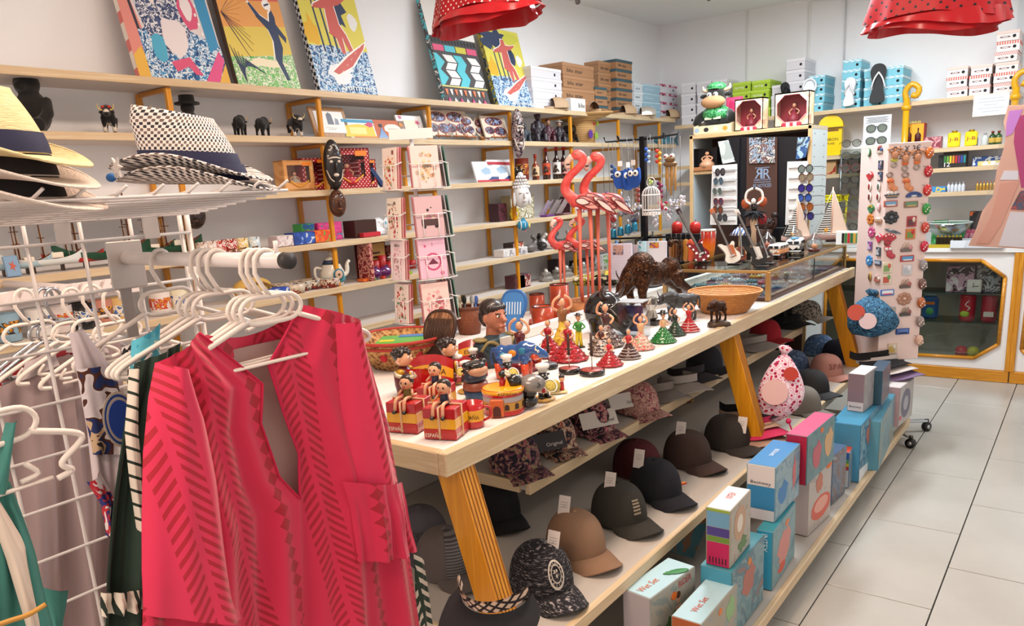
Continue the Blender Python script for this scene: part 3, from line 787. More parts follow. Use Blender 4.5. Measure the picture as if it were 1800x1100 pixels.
p=bs(1,1640);u=mpp(p)
t=carton('magnet_box','pink box with white lettering behind the magnet stand','box',p,28*u,.08,20*u,mat('b0606a'),0,None,blots('pink_print',['b4616c','d9a0a4','8a3a46'],30),None)
p=bs(2,1682);u=mpp(p)
def pens(t):
 g=G()
 for k in range(8):g.box((lerp(-.06,.06,k/7),-.0412,.055),(.012,.0006,.05),mat(['2f7a36','6aa53a','d9c62c','e08a1e','c22c22','7a2a6a','2a4aa0','1a8a8a'][k]))
 obj('pen_print',g,t)
 decal(t,'lettering','12',.028,'ffffff',FRONT(-.045,-.0415,.022),.035)
carton('pen_box','box of twelve coloured felt pens on the third back shelf','box',p,36*u,.08,30*u,mat('1e1c1a'),0,None,mat('pen_box','26241f'),None,mat('e2a21a'),extra=pens)
for k,(px,w_,c,lb)in enumerate(((1752,44,'2c57a8','long blue pen packet lying on the third back shelf'),(1757,36,'d8c878','long cream packet lying before the blue packet'))):
 p=bs(2,px-14,y=6.40-.05*k);u=mpp(p);carton('flat_packet',lb,'packet',p,w_*u,.04,(16-8*k)*u,mat(c),0,'flat packets',blots('pk'+c,[c,'dfe6ee',c],20))
p=bs(2,1660);carton('card_box','small dark box left of the felt pens','box',p,.05,.05,.09,mat('1d2022'))
for k in range(5):
 p=bs(3,1673+k*6.5,y=6.35);bottle('small_tube','small pale tube on the fourth back shelf, %s from the left'%OR[k],p,.011,.065,mat('cfd3da'),mat('9aa0ac'),'row of pale tubes on the fourth back shelf')
for k in range(6):
 p=bs(3,1724+k*6,y=6.35);bottle('lipstick','gold lipstick on the fourth back shelf, %s from the left'%OR[k],p,.009,.06,mat('lip_gold','c9a24a',.3,.7),mat('b9503a'),'row of gold lipsticks on the fourth back shelf',cat='lipstick')
p=bs(3,1652,y=6.34);carton('small_carton','flat blue carton with a sun print on the fourth back shelf','carton',p,.12,.07,.04,mat('3f8fc9'),0,None,blots('sunbox',['3f8fc9','3f8fc9','f0c83a'],25))
p=bs(1,1461,y=6.38);u=mpp(p)
t=thing('letterbox','yellow letterbox with rounded lid and black lettering','letterbox',p,radians(8))
YLB=mat('yellow_enamel','f2cd12',.3,coat=.4)
g=G();g.box((0,0,.10),(.16,.11,.20),YLB,.004);obj('body',g,t)
g=G();g.prism([(-.085,0)]+[(.085*cos(pi-pi*k/12),.07*sin(pi*k/12))for k in range(13)],.125,YLB,(0,.0625,.225));g.box((0,-.01,.215),(.18,.15,.02),YLB,.004);obj('lid',g,t)
g=G();g.box((0,-.0555,.185),(.11,.002,.014),mat('7a4a10'));obj('slot',g,t)
decal(t,'lettering','RIBBON',.02,'4a3a10',FRONT(0,-.056,.12),.11);decal(t,'lettering','MUSE',.014,'4a3a10',FRONT(0,-.056,.09),.06)
p=bs(2,1455,y=6.37);carton('cap_box','brown carton printed with a red cap on the third back shelf','box',p,.16,.1,.10,mat('b98a5a'),0,None,blots('redcapbox',['c39a6a','c39a6a','9a1f1c'],12))
for k in range(3):
 p=bs(2,1480+k*9,y=6.38);bottle('spray_bottle','clear grey bottle behind the reading glasses, %s from the left'%OR[k],p,.018,.12,mat('9aa4ae',rough=.2),mat('6f7a84'),'grey bottles on the third back shelf')
p=PY(1540,262,6.17);u=mpp(p)
t=thing('glasses_card','tall white counter card of reading glasses','display card',(p.x,6.17,0),radians(8))
z0,z1=PY(1540,330,6.17).z,PY(1540,203,6.17).z;w_=44*u
g=G();g.box((0,0,(z0+z1)/2),(w_,.012,z1-z0),mat('e6e8ea',.5),.001);g.box((0,.06,(z0+.93)/2),(.03,.03,z0-.93),mat('c9ccd0'));obj('card',g,t)
g=G()
for k in range(7):g.box((0,-.0065,z1-.012-k*.006),(w_*(.85-.1*(k%3)),.0006,.003),mat('4a4c50'))
obj('print',g,t)
for k in range(2):
 zz=z1-.085-.085*k;q=glasses('black reading glasses, %s on the white counter card'%['upper pair','lower pair'][k],(p.x,6.155,zz),.14,PANED,mat('frame_black','1a1a1c',.3),radians(8),'reading glasses on the white card',name='reading_glasses')
t=thing('glasses_rack','clear upright rack of thin reading glasses','rack',(PY(1497,330,6.2).x,6.2,W),radians(20))
zt=PY(1497,262,6.2).z-W
g=G();g.box((0,.04,zt/2),(.17,.008,zt),PANED,.001);obj('backboard',g,t)
g=G();g.box((0,0,.01),(.2,.14,.02),mat('c5cccb',.3),.004);obj('base',g,t)
for s in(-1,1):
 g=G();g.tube([(s*.075,.03,.02),(s*.075,.03,zt)],.004,mat('b4bcc0',metal=.6,rough=.3),6);obj('upright',g,t)
a0=PY(1503,300,6.16)
for k in range(8):
 zz=1.68-k*.086;glasses('rimless reading glasses, pair number %s down the clear rack'%['one','two','three','four','five','six','seven','eight'][k],(a0.x-.03,6.15,zz),.135,PANED,mat(['4a3a3a','3a4048','7a3030','2a2a2a'][k%4],rough=.3),radians(25),'reading glasses in the clear rack',name='reading_glasses')
 # == white counter cabinets with octagonal glass
xa,xb=PY(1420,520,YC).x,PY(1586,520,YC).x;xc=PY(1786,520,YC).x;xd=-.02
CW=mat('cabinet_white','e4e0dd',.4,coat=.2);OT=wood('orange_trim','d99420','c07a12','x',1,.35,.3);OTZ=wood('orange_trim_z','d99420','c07a12','z',1,.35,.3)
def cabinet(x0,x1,label,win):
 t=thing('counter_cabinet',label,'cabinet',((x0+x1)/2,YC,0));w_=x1-x0;h=CZ-.03
 O=V(((x0+x1)/2,YC,0));zb=.085
 ix=[p[0]-O.x for p in win];P=[V((p[0]-O.x,0,p[1]))for p in win]
 e=w_/2-.022
 R=[V((P[0].x,0,zb)),V((P[1].x,0,zb)),V((e,0,P[2].z)),V((e,0,P[3].z)),V((P[4].x,0,h)),V((P[5].x,0,h)),V((-e,0,P[6].z)),V((-e,0,P[7].z))]
 C4={1:V((e,0,zb)),3:V((e,0,h)),5:V((-e,0,h)),7:V((-e,0,zb))}
 g=G()
 for i in range(8):
  j=(i+1)%8
  if i in C4:g.add([R[i],C4[i],R[j],P[j],P[i]],[(0,1,2,3,4)],CW)
  else:g.add([R[i],R[j],P[j],P[i]],[(0,1,2,3)],CW)
 obj('front_panel',g,t)
 g=G()
 for x in(-w_/2+.011,w_/2-.011):g.box((x,.15,h/2),(.02,.30,h),CW)
 g.box((0,.31,h/2),(w_-.03,.02,h),mat('cab_inside','c4c4bc',.6));g.box((0,.16,h-.01),(w_-.05,.28,.02),mat('cab_inside'));g.box((0,.16,zb+.04),(w_-.05,.28,.02),mat('cab_inside'));obj('case',g,t)
 g=G()
 for i in range(8):g.tube([P[i]+V((0,-.004,0)),P[(i+1)%8]+V((0,-.004,0))],.013,OT,6)
 obj('window_frame',g,t)
 g=G();g.add([p+V((0,.003,0))for p in P],[tuple(range(8))],PANED);obj('pane',g,t)
 for q in(.36,.66):
  g=G();zz=lerp(P[0].z,P[4].z,q);g.box((0,.15,zz),(w_-.06,.26,.008),PANED);g.box((0,.018,zz),(w_-.06,.004,.008),mat('4a5a52',.2));obj('glass_shelf',g,t)
 g=G();g.box((0,.0,.042),(w_-.004,.03,.082),OT,.003);obj('plinth',g,t)
 for s in(-1,1):
  g=G();g.box((s*(w_/2-.012),-.008,(h+.08)/2),(.03,.022,h-.08),OTZ,.004);obj('upright',g,t)
 return t
def wp(px,py):p=PY(px,py,YC);return(p.x,p.z)
win=[wp(1592,622),wp(1712,629),wp(1755,605),wp(1767,487),wp(1726,458),wp(1606,457),wp(1596,480),wp(1582,600)]
cabinet(xb,xc,'white counter cabinet with octagonal glass window, right of the magnet stand',win)
dx=xb-xc-.0
w2=[(x-(xc-xb),zz)for x,zz in win];w2[6]=(PY(1452,520,YC).x,w2[6][1]);w2[7]=(PY(1448,600,YC).x,w2[7][1]);w2[0]=(w2[7][0]+.09,w2[0][1]);w2[5]=(w2[6][0]+.09,w2[5][1])
cabinet(xa,xb-.003,'white counter cabinet partly hidden behind the magnet stand',w2)
w3=[(x+(xd-xc)*.98,zz)for x,zz in win];w3[6]=(xc+.07,w3[6][1]);w3[7]=(xc+.06,w3[7][1]);w3[0]=(xc+.14,w3[0][1]);w3[5]=(xc+.14,w3[5][1])
w3[1]=(xd-.12,w3[1][1]);w3[4]=(xd-.12,w3[4][1]);w3[2]=(xd-.05,w3[2][1]);w3[3]=(xd-.05,w3[3][1])
cabinet(xc+.003,xd,'white counter cabinet at the right edge',w3)
t=thing('worktop','white worktop running over the counter cabinets','worktop');g=G();g.box(((xa+xd)/2,(YC+YS)/2+.14,CZ-.014),(xd-xa+.02,.50,.028),WHT,.003);obj('top',g,t)
s1=lerp(win[0][1],win[4][1],.36)+.004;s2=lerp(win[0][1],win[4][1],.66)+.004;s0=.136
p=PY(1688,500,YC+.12);carton('hairdryer_box','pink and white carton on the top shelf of the glass cabinet','box',(p.x,YC+.12,s2),.17,.08,.18,mat('c9a0b4'),0,None,blots('hairbox',['e4e0e4','c9a0b8','2a2226','e8dde4'],14))
p=PY(1713,500,YC+.08);t=thing('small_clock','small white square clock on the glass cabinet shelf','clock',(p.x,YC+.08,s2));g=G();g.box((0,0,.045),(.09,.03,.09),mat('e9e6e2'),.006);obj('case',g,t);g=G();g.box((-.005,-.0156,.052),(.004,.001,.035),mat('222222'));g.box((.012,-.0156,.045),(.03,.001,.004),mat('222222'));obj('hands',g,t)
p=PY(1738,500,YC+.14);carton('perfume_box','dark and silver gift carton at the right of the cabinet top shelf','box',(p.x,YC+.14,s2),.15,.08,.2,mat('3c3f42'),0,None,blots('perf',['33373a','b9bcc2','4a4e54','d9d2d2'],16))
for px,c,lb in((1699,'c0202c','red flask with a green badge in the glass cabinet'),(1738,'b3243a','red cup with clear lid in the glass cabinet')):
 p=PY(px,560,YC+.1);t=thing('red_flask',lb,'flask',(p.x,YC+.1,s1));g=G();g.lathe([(0,0),(.042,0),(.05,.02),(.05,.17),(.046,.185),(0,.187)],mat('fl'+c,c,.3),20);obj('body',g,t)
 if px==1699:
  g=G();g.ball((-.01,-.047,.055),(.03,.008,.022),mat('a9c832'),12,8);obj('badge',g,t)
  g=G();g.tube(curve([(.005,-.051,.08),(.02,-.051,.10),(-.008,-.051,.12),(.012,-.05,.15)],10),.004,mat('f0e6e0'),5);obj('swirl',g,t)
 else:
  g=G();g.box((0,-.05,.06),(.06,.006,.035),mat('d9d4d0'));obj('label',g,t)
p=PY(1634,560,YC+.1);t=thing('blue_bottle','flat blue bottle in the glass cabinet behind the magnet stand','bottle',(p.x,YC+.1,s1));g=G();g.box((0,0,.085),(.105,.05,.17),mat('2f5f9a',rough=.25),.02);obj('body',g,t);g=G();g.box((0,0,.18),(.08,.04,.02),mat('8f9aa4'),.006);obj('cap',g,t);g=G();g.ball((0,-.022,.06),(.03,.008,.03),mat('4a9a5a'),10,6);g.box((0,-.026,.12),(.06,.003,.02),mat('d8742c'));obj('badge',g,t)
for px,c,nm in((1690,'c9303a','red'),(1711,'c9c62e','yellow')):
 p=PY(px,615,YC+.1);t=thing('toy_ball','%s toy ball on the floor of the glass cabinet'%nm,'ball',(p.x,YC+.1,s0));g=G();g.ball((0,0,.042),.042,mat('ball'+c,c,.4),16,10);obj('ball',g,t);g=G();g.tube([(.0425*cos(a),.0425*sin(a),.042)for a in[2*pi*k/20 for k in range(20)]],.0012,mat('f0efe6'),4,True);obj('seam',g,t)
def ct(px,y):p=PY(px,430,y);return V((p.x,y,W))
p=ct(1665,6.26);t=thing('glass_bowl','wide glass bowl on a foot full of lighters','bowl',p)
g=G();g.lathe([(0,0),(.05,0),(.05,.006),(.03,.012),(.028,.055),(.075,.075),(.135,.12),(.15,.165),(.146,.165),(.13,.123),(.07,.082),(0,.07)],CLEAR,28);obj('bowl',g,t)
g=G();g.tube([(.148*cos(a),.148*sin(a),.166)for a in[2*pi*k/28 for k in range(28)]],.003,mat('dfe8e4',rough=.1),5,True);obj('rim',g,t)
for k in range(14):
 a=k*2.4;r=.02+.008*k*.6;q=thing('lighter','%s lighter lying in the glass bowl, %s'%(['yellow','green','white','blue','black','red','pale'][k%7],'low in the heap' if k<7 else 'high in the heap'),'lighter',p+V((r*cos(a),r*sin(a),.095+.004*k)),rot=(radians(80),0,a),group='lighters in the glass bowl')
 g=G();g.box((0,0,0),(.022,.012,.06),mat(['d8c832','2f9a4a','e4e4e0','2a5aa0','1c1c20','c22a2a','a9c0c4'][k%7],rough=.3),.003);obj('case',g,q);g=G();g.box((0,0,.036),(.018,.01,.012),mat('b4b6ba',metal=.8,rough=.3),.002);obj('metal_top',g,q)
p=ct(1640,6.4);carton('green_packet','green carton behind the glass bowl on the worktop','packet',p+V((.03,.06,0)),.10,.05,.17,mat('2f7a3c'),0,None,blots('grnpk',['2f7a3c','4aa45a','d4dcc8'],18));carton('green_packet','bright green carton at the right behind the glass bowl','packet',p+V((.16,.05,0)),.13,.05,.155,mat('24a45a'),0,None,blots('grnpk2',['22a55c','1c8a4a','49c07c'],14))
for k in range(7):
 p=ct(1648+k*6.6,6.16);q=thing('small_vial','dark glass vial with gold top in the yellow tray, %s from the left'%OR[k],'vial',p+V((0,0,.012)),0,'vials in the yellow tray');g=G();g.box((0,0,.03),(.022,.02,.06),mat('vial','2e2416',.2),.003);obj('glass',g,q);g=G();g.box((0,0,.064),(.014,.014,.014),mat('c9a43a',metal=.7,rough=.3),.002);obj('cap',g,q)
p=ct(1668,6.16);t=thing('yellow_tray','yellow tray holding the dark vials','tray',p);g=G();g.box((0,0,.005),(.27,.06,.010),mat('b9a028'),.002);g.box((0,-.03,.012),(.27,.004,.024),mat('b9a028'));obj('tray',g,t)
p=ct(1719,6.18);t=thing('white_tray','white rectangular tray on the worktop','tray',p);g=G()
for cx,cy,dx_,dy_ in((0,-.1,.31,.006),(0,.1,.31,.006),(-.152,0,.006,.2),(.152,0,.006,.2)):g.box((cx,cy,.028),(dx_,dy_,.052),mat('dfe2e6',.3),.002)
g.box((0,0,.004),(.31,.2,.006),mat('dfe2e6'));obj('tray',g,t)
for k in range(3):
 p=ct(1699+k*8,6.34);q=thing('pink_soap','pink wrapped soap behind the white tray, %s from the left'%OR[k],'soap',p+V((0,0,.03)),0,'pink soaps');g=G();g.box((0,0,.04),(.03,.05,.08),mat('b9506a',rough=.4),.006,R=M.Rotation(.25,3,'Y'));obj('bar',g,q);g=G();g.box((0,-.026,.04),(.018,.002,.03),mat('d890a4'),0,R=M.Rotation(.25,3,'Y'));obj('label',g,q)
for k in range(4):
 p=ct(1725+k*8,6.34);q=thing('yellow_soap','yellow green wrapped soap behind the white tray, %s from the left'%OR[k],'soap',p+V((0,0,.03)),0,'yellow soaps');g=G();g.box((0,0,.04),(.03,.05,.08),mat('b4b03a',rough=.4),.006,R=M.Rotation(.25,3,'Y'));obj('bar',g,q);g=G();g.box((0,-.026,.04),(.018,.002,.03),mat('dcd88a'),0,R=M.Rotation(.25,3,'Y'));obj('label',g,q)
p=ct(1716,6.35);t=thing('soap_stand','low step under the rows of soaps','stand',p);g=G();g.box((0,0,.014),(.34,.09,.028),mat('9a9088'),.002);obj('step',g,t)
for k,(px,c,h_)in enumerate(((1712,'1c1a1c',.15),(1727,'23201e',.10),(1741,'2c2a28',.085))):
 p=ct(px,6.45);carton('black_packet','black carton with orange sticker behind the soaps, %s'%['tall one','middle one','low one'][k],'packet',p+V((0,0,.0)),.075,.06,h_+.08,mat(c,rough=.3),0,'black packets',blots('bp%d'%k,[c,c,'d8642a' if k<2 else '55504a'],9))
for k in range(2):
 p=ct(1763+k*16,6.17);carton('pale_box','pale pink boxed soap on the worktop, %s one'%('left','right')[k],'box',p,.085,.06,.05,mat('d9b4b4'),0,'pale boxes',blots('palebox',['e4cfcc','c9909a','efe6e2'],30))
yT=5.45
def tp(px,py):p=PY(px,py,yT);return(p.x,p.z)
t=thing('beach_towel','pink and orange printed beach towel hanging in clear wrap at the right edge','towel')
O=[tp(*q)for q in((1772,185),(1850,183),(1850,440),(1702,432),(1716,402),(1726,372),(1745,345),(1752,300),(1764,262),(1768,235),(1764,215))]
g=G();g.prism(O,.02,mat('towel_peach','eeb59a',.8),(0,yT+.02,0));obj('cloth',g,t)
g=G()
g.prism([tp(*q)for q in((1786,205),(1850,190),(1850,330),(1795,330),(1788,285),(1782,250))],.002,mat('towel_magenta','c22c72',.8),(0,yT,0))
g.prism([tp(*q)for q in((1774,195),(1798,192),(1780,235),(1768,240),(1769,218))],.003,mat('towel_lilac','d98ad6',.8),(0,yT,0))
g.prism([tp(*q)for q in((1765,300),(1790,300),(1790,316),(1758,316))],.003,mat('f2e9ea'),(0,yT,0))
g.prism([tp(*q)for q in((1758,322),(1792,318),(1760,395),(1738,428),(1716,428),(1742,380))],.003,mat('towel_skin','e9a58a',.8),(0,yT,0))
g.prism([tp(*q)for q in((1794,335),(1850,330),(1850,372),(1776,368))],.003,blots('towel_print',['5a2430','8a2a34','3c4a6a','c23c34'],30),(0,yT,0))
g.prism([tp(*q)for q in((1776,372),(1850,376),(1850,438),(1755,432))],.003,mat('towel_white','efe4e4',.8),(0,yT,0));obj('print',g,t)
g=G();O2=[tp(*q)for q in((1766,178),(1852,176),(1852,444),(1694,436),(1735,340),(1758,250))]
g.prism(O2,.001,CELLO,(0,yT-.012,0));obj('clear_wrap',g,t)
g=G();a=tp(1800,172);g.tube([(a[0],yT+.01,a[1]-.05),(a[0],yT+.01,ZC-.005)],.003,mat('c9ccd0'),5);obj('hanging_cord',g,t)
# == sunglass cabinet beyond the table
YG,YG2=5.02,5.36
BIRCH=wood('birch_edge','d6b88c','c4a070','z',1);PEGW=mat('peg_panel','c8d2d4',.5)
x0,x1,x2=PY(1213,240,YG).x,PY(1428,225,YG).x,0
zt=PY(1320,229,YG).z
t=thing('sunglass_cabinet','open birch edged display cabinet holding the sunglass stand','cabinet')
for x in(x0+.011,x1-.011):
 g=G();g.box((x,(YG+YG2)/2,zt/2),(.02,YG2-YG,zt),PEGW,0);sd=obj('side_panel',g,t)
 g=G();g.box((x,YG-.004,zt/2),(.024,.012,zt),BIRCH,.002);obj('edge_band',g,sd)
 if x>(x0+x1)/2:
  g=G()
  for q in range(14):
   for yy in(YG+.06,YG2-.08):g.lathe([(0,0),(.004,0),(.004,.001)],mat('2a2e30'),8,(0,0,0))if False else g.box((x+.0104,yy,zt-.05-q*.07),(.0012,.008,.008),mat('2a2e30'))
  obj('peg_holes',g,sd)
g=G();g.box(((x0+x1)/2,(YG+YG2)/2,zt-.011),(x1-x0,YG2-YG,.022),mat('peg_top','c9b9a0',.5));tp_=obj('top',g,t)
g=G();g.box(((x0+x1)/2,YG-.004,zt-.011),(x1-x0,.012,.024),wood('birch_x','d6b88c','c4a070','x',1),.002);obj('edge_band',g,tp_)
g=G();g.box(((x0+x1)/2,YG2-.006,zt/2),(x1-x0-.02,.01,zt),mat('cab_back','6a4a40',.6));obj('back',g,t)
zs=PY(1240,303,YG).z
xm=PY(1262,300,YG).x
g=G();g.box(((x0+xm)/2,(YG+YG2)/2,zs),(xm-x0,YG2-YG-.02,.022),BIRCH,.002);obj('shelf',g,t)
ST=.0
t=thing('sunglass_stand','black and brown sunglass stand with silver lettering','stand')
yP=YG-.03
def cp(px,py,y=yP):return PY(px,py,y)
def slab(nm,q,m,d=.012,y=yP,par=None):
 g=G();g.prism([(cp(*a,y).x,cp(*a,y).z)for a in q],d,m,(0,y+d,0));return obj(nm,g,par or t)
BKS,BRN=mat('stand_black','17161a',.35),mat('stand_brown','4a3129',.4)
slab('back_panel',((1285,240),(1405,240),(1400,400),(1292,400)),BKS,.012,yP+.03)
slab('centre_panel',((1313,242),(1366,241),(1366,398),(1311,398)),BRN,.012,yP+.01)
slab('wing',((1276,242),(1300,242),(1296,400),(1290,400),(1292,290)),BKS,.012,yP+.01)
slab('wing',((1378,241),(1420,240),(1408,282),(1384,286),(1378,400),(1372,400)),BKS,.012,yP+.01)
ph=slab('photo_panel',((1317,242),(1362,241),(1362,286),(1317,287)),blots('stand_photo',['3a4a3a','c9c4bc','6a4a44','8fa0b0','2a2624','a58a80'],22,3),.004,yP)
slab('photo_panel',((1402,242),(1424,240),(1416,276),(1399,280)),blots('sea_photo',['3a5a8a','2a4a7a','9ab4cc','7a8a90','20304a'],14,2),.004,yP)
slab('photo_panel',((1262,249),(1280,246),(1292,284),(1270,288)),blots('card_photo',['a9b0ac','c4c8c4','5a6a58'],12),.004,yP)
def L(txt,px,py,hpx,wpx,c='9ab0cc'):
 p=cp(px,py,yP+.009);u=mpp(p);g=G();g.text(txt,hpx*u,mat(c,rough=.3,metal=.3),FRONT(p.x,yP+.0085,p.z),.0008,wpx*u);return obj('lettering',g,t)
L('R',1348,305,17,12);
p=cp(1333,305,yP+.009);u=mpp(p);g=G();g.text('R',17*u,mat('9ab0cc'),FR((p.x,yP+.0085,p.z),(-1,0,0),(0,0,1))@M.Scale(1,4)@M.Diagonal((1,1,-1,1)),.0008,12*u);obj('lettering',g,t)
L('I',1340,305,20,1.2);L('ROBERTO & ROTH',1340,316,3,30);L('BE NOTICED',1340,326,6,32);L('-',1340,320,.8,30);L('-',1340,294.5,.8,26)
g=G();a=cp(1312,320);b=cp(1340,400);g.box(((cp(1290,400).x+cp(1400,400).x)/2,yP+.05,(b.z)/2),(.3,.14,b.z),BKS,.004);obj('pedestal',g,t)
WPN=mat('rack_white','d9d4d0',.45)
slab('glasses_panel',((1252,291),(1295,288),(1295,395),(1248,395)),WPN,.012,yP-.015)
slab('glasses_panel',((1384,284),(1420,283),(1418,395),(1380,395)),WPN,.012,yP-.015)
for a,b in(((1252,291),(1295,395)),((1384,284),(1420,395))):
 for k in range(6):
  yy=lerp(a[1]+8,b[1],k/5.6);p,q=cp(a[0]+2,yy,yP-.02),cp(b[0]-2,yy,yP-.02);g=G();g.box(((p.x+q.x)/2,yP-.019,p.z),(q.x-p.x,.012,.028),mat('e4dfdb',.4),.004);obj('ridge',g,t)
fb=mat('frame_black');ft=mat('frame_tortoise','6a3a20',.25)
SG=[(1266,302,'33284a',fb,'violet lenses, top of the left column'),(1263,318,'5a7a8e',mat('8a8e92',metal=.6,rough=.3),'blue grey lenses, second in the left column'),(1261,336,'6a7a72',mat('a9aca8',metal=.6,rough=.3),'green grey lenses, third in the left column'),(1263,354,'4a2a5a',mat('8a2a2a',rough=.3),'purple lenses and red frame, fourth in the left column'),(1262,368,'a04a22',fb,'orange lenses, fifth in the left column'),(1270,382,'4a5058',fb,'grey lenses, lowest in the left column'),(1416,296,'7a8680',fb,'grey lenses, top of the right column'),(1417,311,'9a8a70',ft,'amber lenses and tortoise frame, second in the right column'),(1416,330,'3a2a8a',fb,'violet mirror lenses, third in the right column'),(1414,347,'2a58b0',fb,'blue mirror lenses, fourth in the right column'),(1417,363,'b0622a',ft,'orange lenses, fifth in the right column'),(1418,379,'3a3078',fb,'deep purple lenses, lowest in the right column')]
for px,py,lc,fr,lb in SG:
 p=cp(px,py,yP-.07);glasses('sunglasses with '+lb+' of the stand',p,.125,mat('lens_'+lc,lc,.12,coat=.8,metal=.3),fr,radians(-38 if px<1300 else-30),'sunglasses on the stand')
p=V((PY(1243,293,YG+.05).x,YG+.06,zs+.012));u=mpp(p)
def dollfig(t_,w_,h_,dress='b98a6a',y=-.04):
 g=G();g.lathe([(w_*.26,.01),(w_*.24,h_*.2),(w_*.07,h_*.42)],mat(dress),12,(0,y,.01));g.tube([(0,y,h_*.42),(0,y,h_*.58)],w_*.06,mat(dress),8);obj('doll_dress',g,t_)
 g=G();g.ball((0,y,h_*.66),(w_*.07,w_*.06,h_*.07),SKIN,10,8)
 for s in(-1,1):g.tube(curve([(s*w_*.06,y,h_*.56),(s*w_*.18,y,h_*.47),(s*w_*.1,y-.01,h_*.36)],8),w_*.025,SKIN,6)
 obj('doll_skin',g,t_);g=G();g.ball((0,y+.008,h_*.69),(w_*.08,w_*.06,h_*.065),HAIR,10,8);obj('doll_hair',g,t_)
t=thing('doll_box','black open doll box with a seated doll in a tan dress','doll box',p,0)
w_,h_=42*u,38*u;g=G();g.box((0,.03,h_/2),(w_,.02,h_),mat('161416',.4));g.box((-w_/2,0,h_/2),(.006,.1,h_),mat('161416'));g.box((w_/2,0,h_/2),(.006,.1,h_),mat('161416'));obj('case',g,t)
g=G();g.box((0,-.03,.012),(w_,.06,.024),mat('a8704a'),.002);obj('base',g,t);dollfig(t,w_*1.3,h_*1.15,'b98a6a',-.01)
p=V((PY(1258,215,YG+.08).x,YG+.12,zt+.001));u=mpp(p)
t=thing('wooden_tray','small wooden crate with printed badges on top of the cabinet','crate',p,radians(-4));w_=66*u
WD=mat('crate_wood','d8c6a4',.6)
g=G();g.box((0,0,.006),(w_,.2,.012),WD);g.box((0,-.1,.03),(w_,.008,.05),WD,.001);g.box((0,.1,.03),(w_,.008,.05),WD,.001);obj('crate',g,t)
for s in(-1,1):
 g=G();g.prism([(-.1,0),(.1,0),(.1,.1),(-.1,.055)],.008,WD,(s*w_/2,0,.0),((0,1,0),(0,0,1)));obj('side',g,t)
g=G()
for k,c in enumerate(('9ab0c4','2a2a2c','d8d0c4','e0933a')):g.prism([(lerp(-.1,.1,k/3)+.018*cos(a),.03+.014*sin(a))for a in[2*pi*q/14 for q in range(14)]],.001,mat(c),(0,-.104,0))
obj('badges',g,t)
t=thing('plush_bull','plush black bull in a green sequin coat and cap, sitting in the crate','plush toy',p+V((-.01,0,.014)),radians(-2));BK=mat('plush_black','15130f',.95,sheen=.3);GS=blots('green_sequin',['1f5a34','2f8a4c','66b878','1a4a2c'],90,rough=.25)
g=G();g.ball((0,0,.07),(.085,.07,.07),BK,16,10);obj('body',g,t)
g=G();g.ball((0,0,.115),(.098,.078,.06),GS,16,10);g.box((0,-.062,.088),(.11,.01,.016),mat('c9d0b4'));obj('coat',g,t)
g=G();g.ball((0,-.01,.225),(.065,.06,.065),BK,16,10);obj('head',g,t)
g=G();g.ball((0,-.055,.19),(.085,.045,.042),mat('plush_tan','b98a62',.95),16,10);obj('muzzle',g,t)
g=G();g.ball((0,.0,.285),(.065,.055,.035),GS,14,8);g.box((0,-.05,.275),(.07,.03,.006),GS,.002);obj('cap',g,t)
g=G()
for s in(-1,1):g.ball((s*.022,-.066,.235),.016,mat('f6f6f2',rough=.3),10,8);g.ball((s*.02,-.081,.235),.006,mat('0a0a0a'),6,5)
obj('eyes',g,t)
g=G()
for s in(-1,1):g.ball((s*.085,-.01,.235),(.03,.012,.014),BK,8,6);g.tube(curve([(s*.05,0,.26),(s*.09,0,.275),(s*.095,-.005,.30)],6),[.012]*4+[.009,.006,.004],mat('d8c2a0'),6)
obj('ears_and_horns',g,t)
for s in(-1,1):
 g=G();g.tube([(s*.08,0,.12),(s*.12,-.03,.09),(s*.115,-.05,.06)],[.03,.028,.03],BK,8);obj('arm',g,t)
t=carton('toy_packet','pink hang card packet behind the plush bull','packet',V((PY(1287,210,YG+.2).x,YG+.24,zt+.001)),.11,.02,.235,mat('c22a5a'),0,None,blots('pinkcard',['c22a5a','d84a72','a81c48'],8),None,mat('1a1618'))
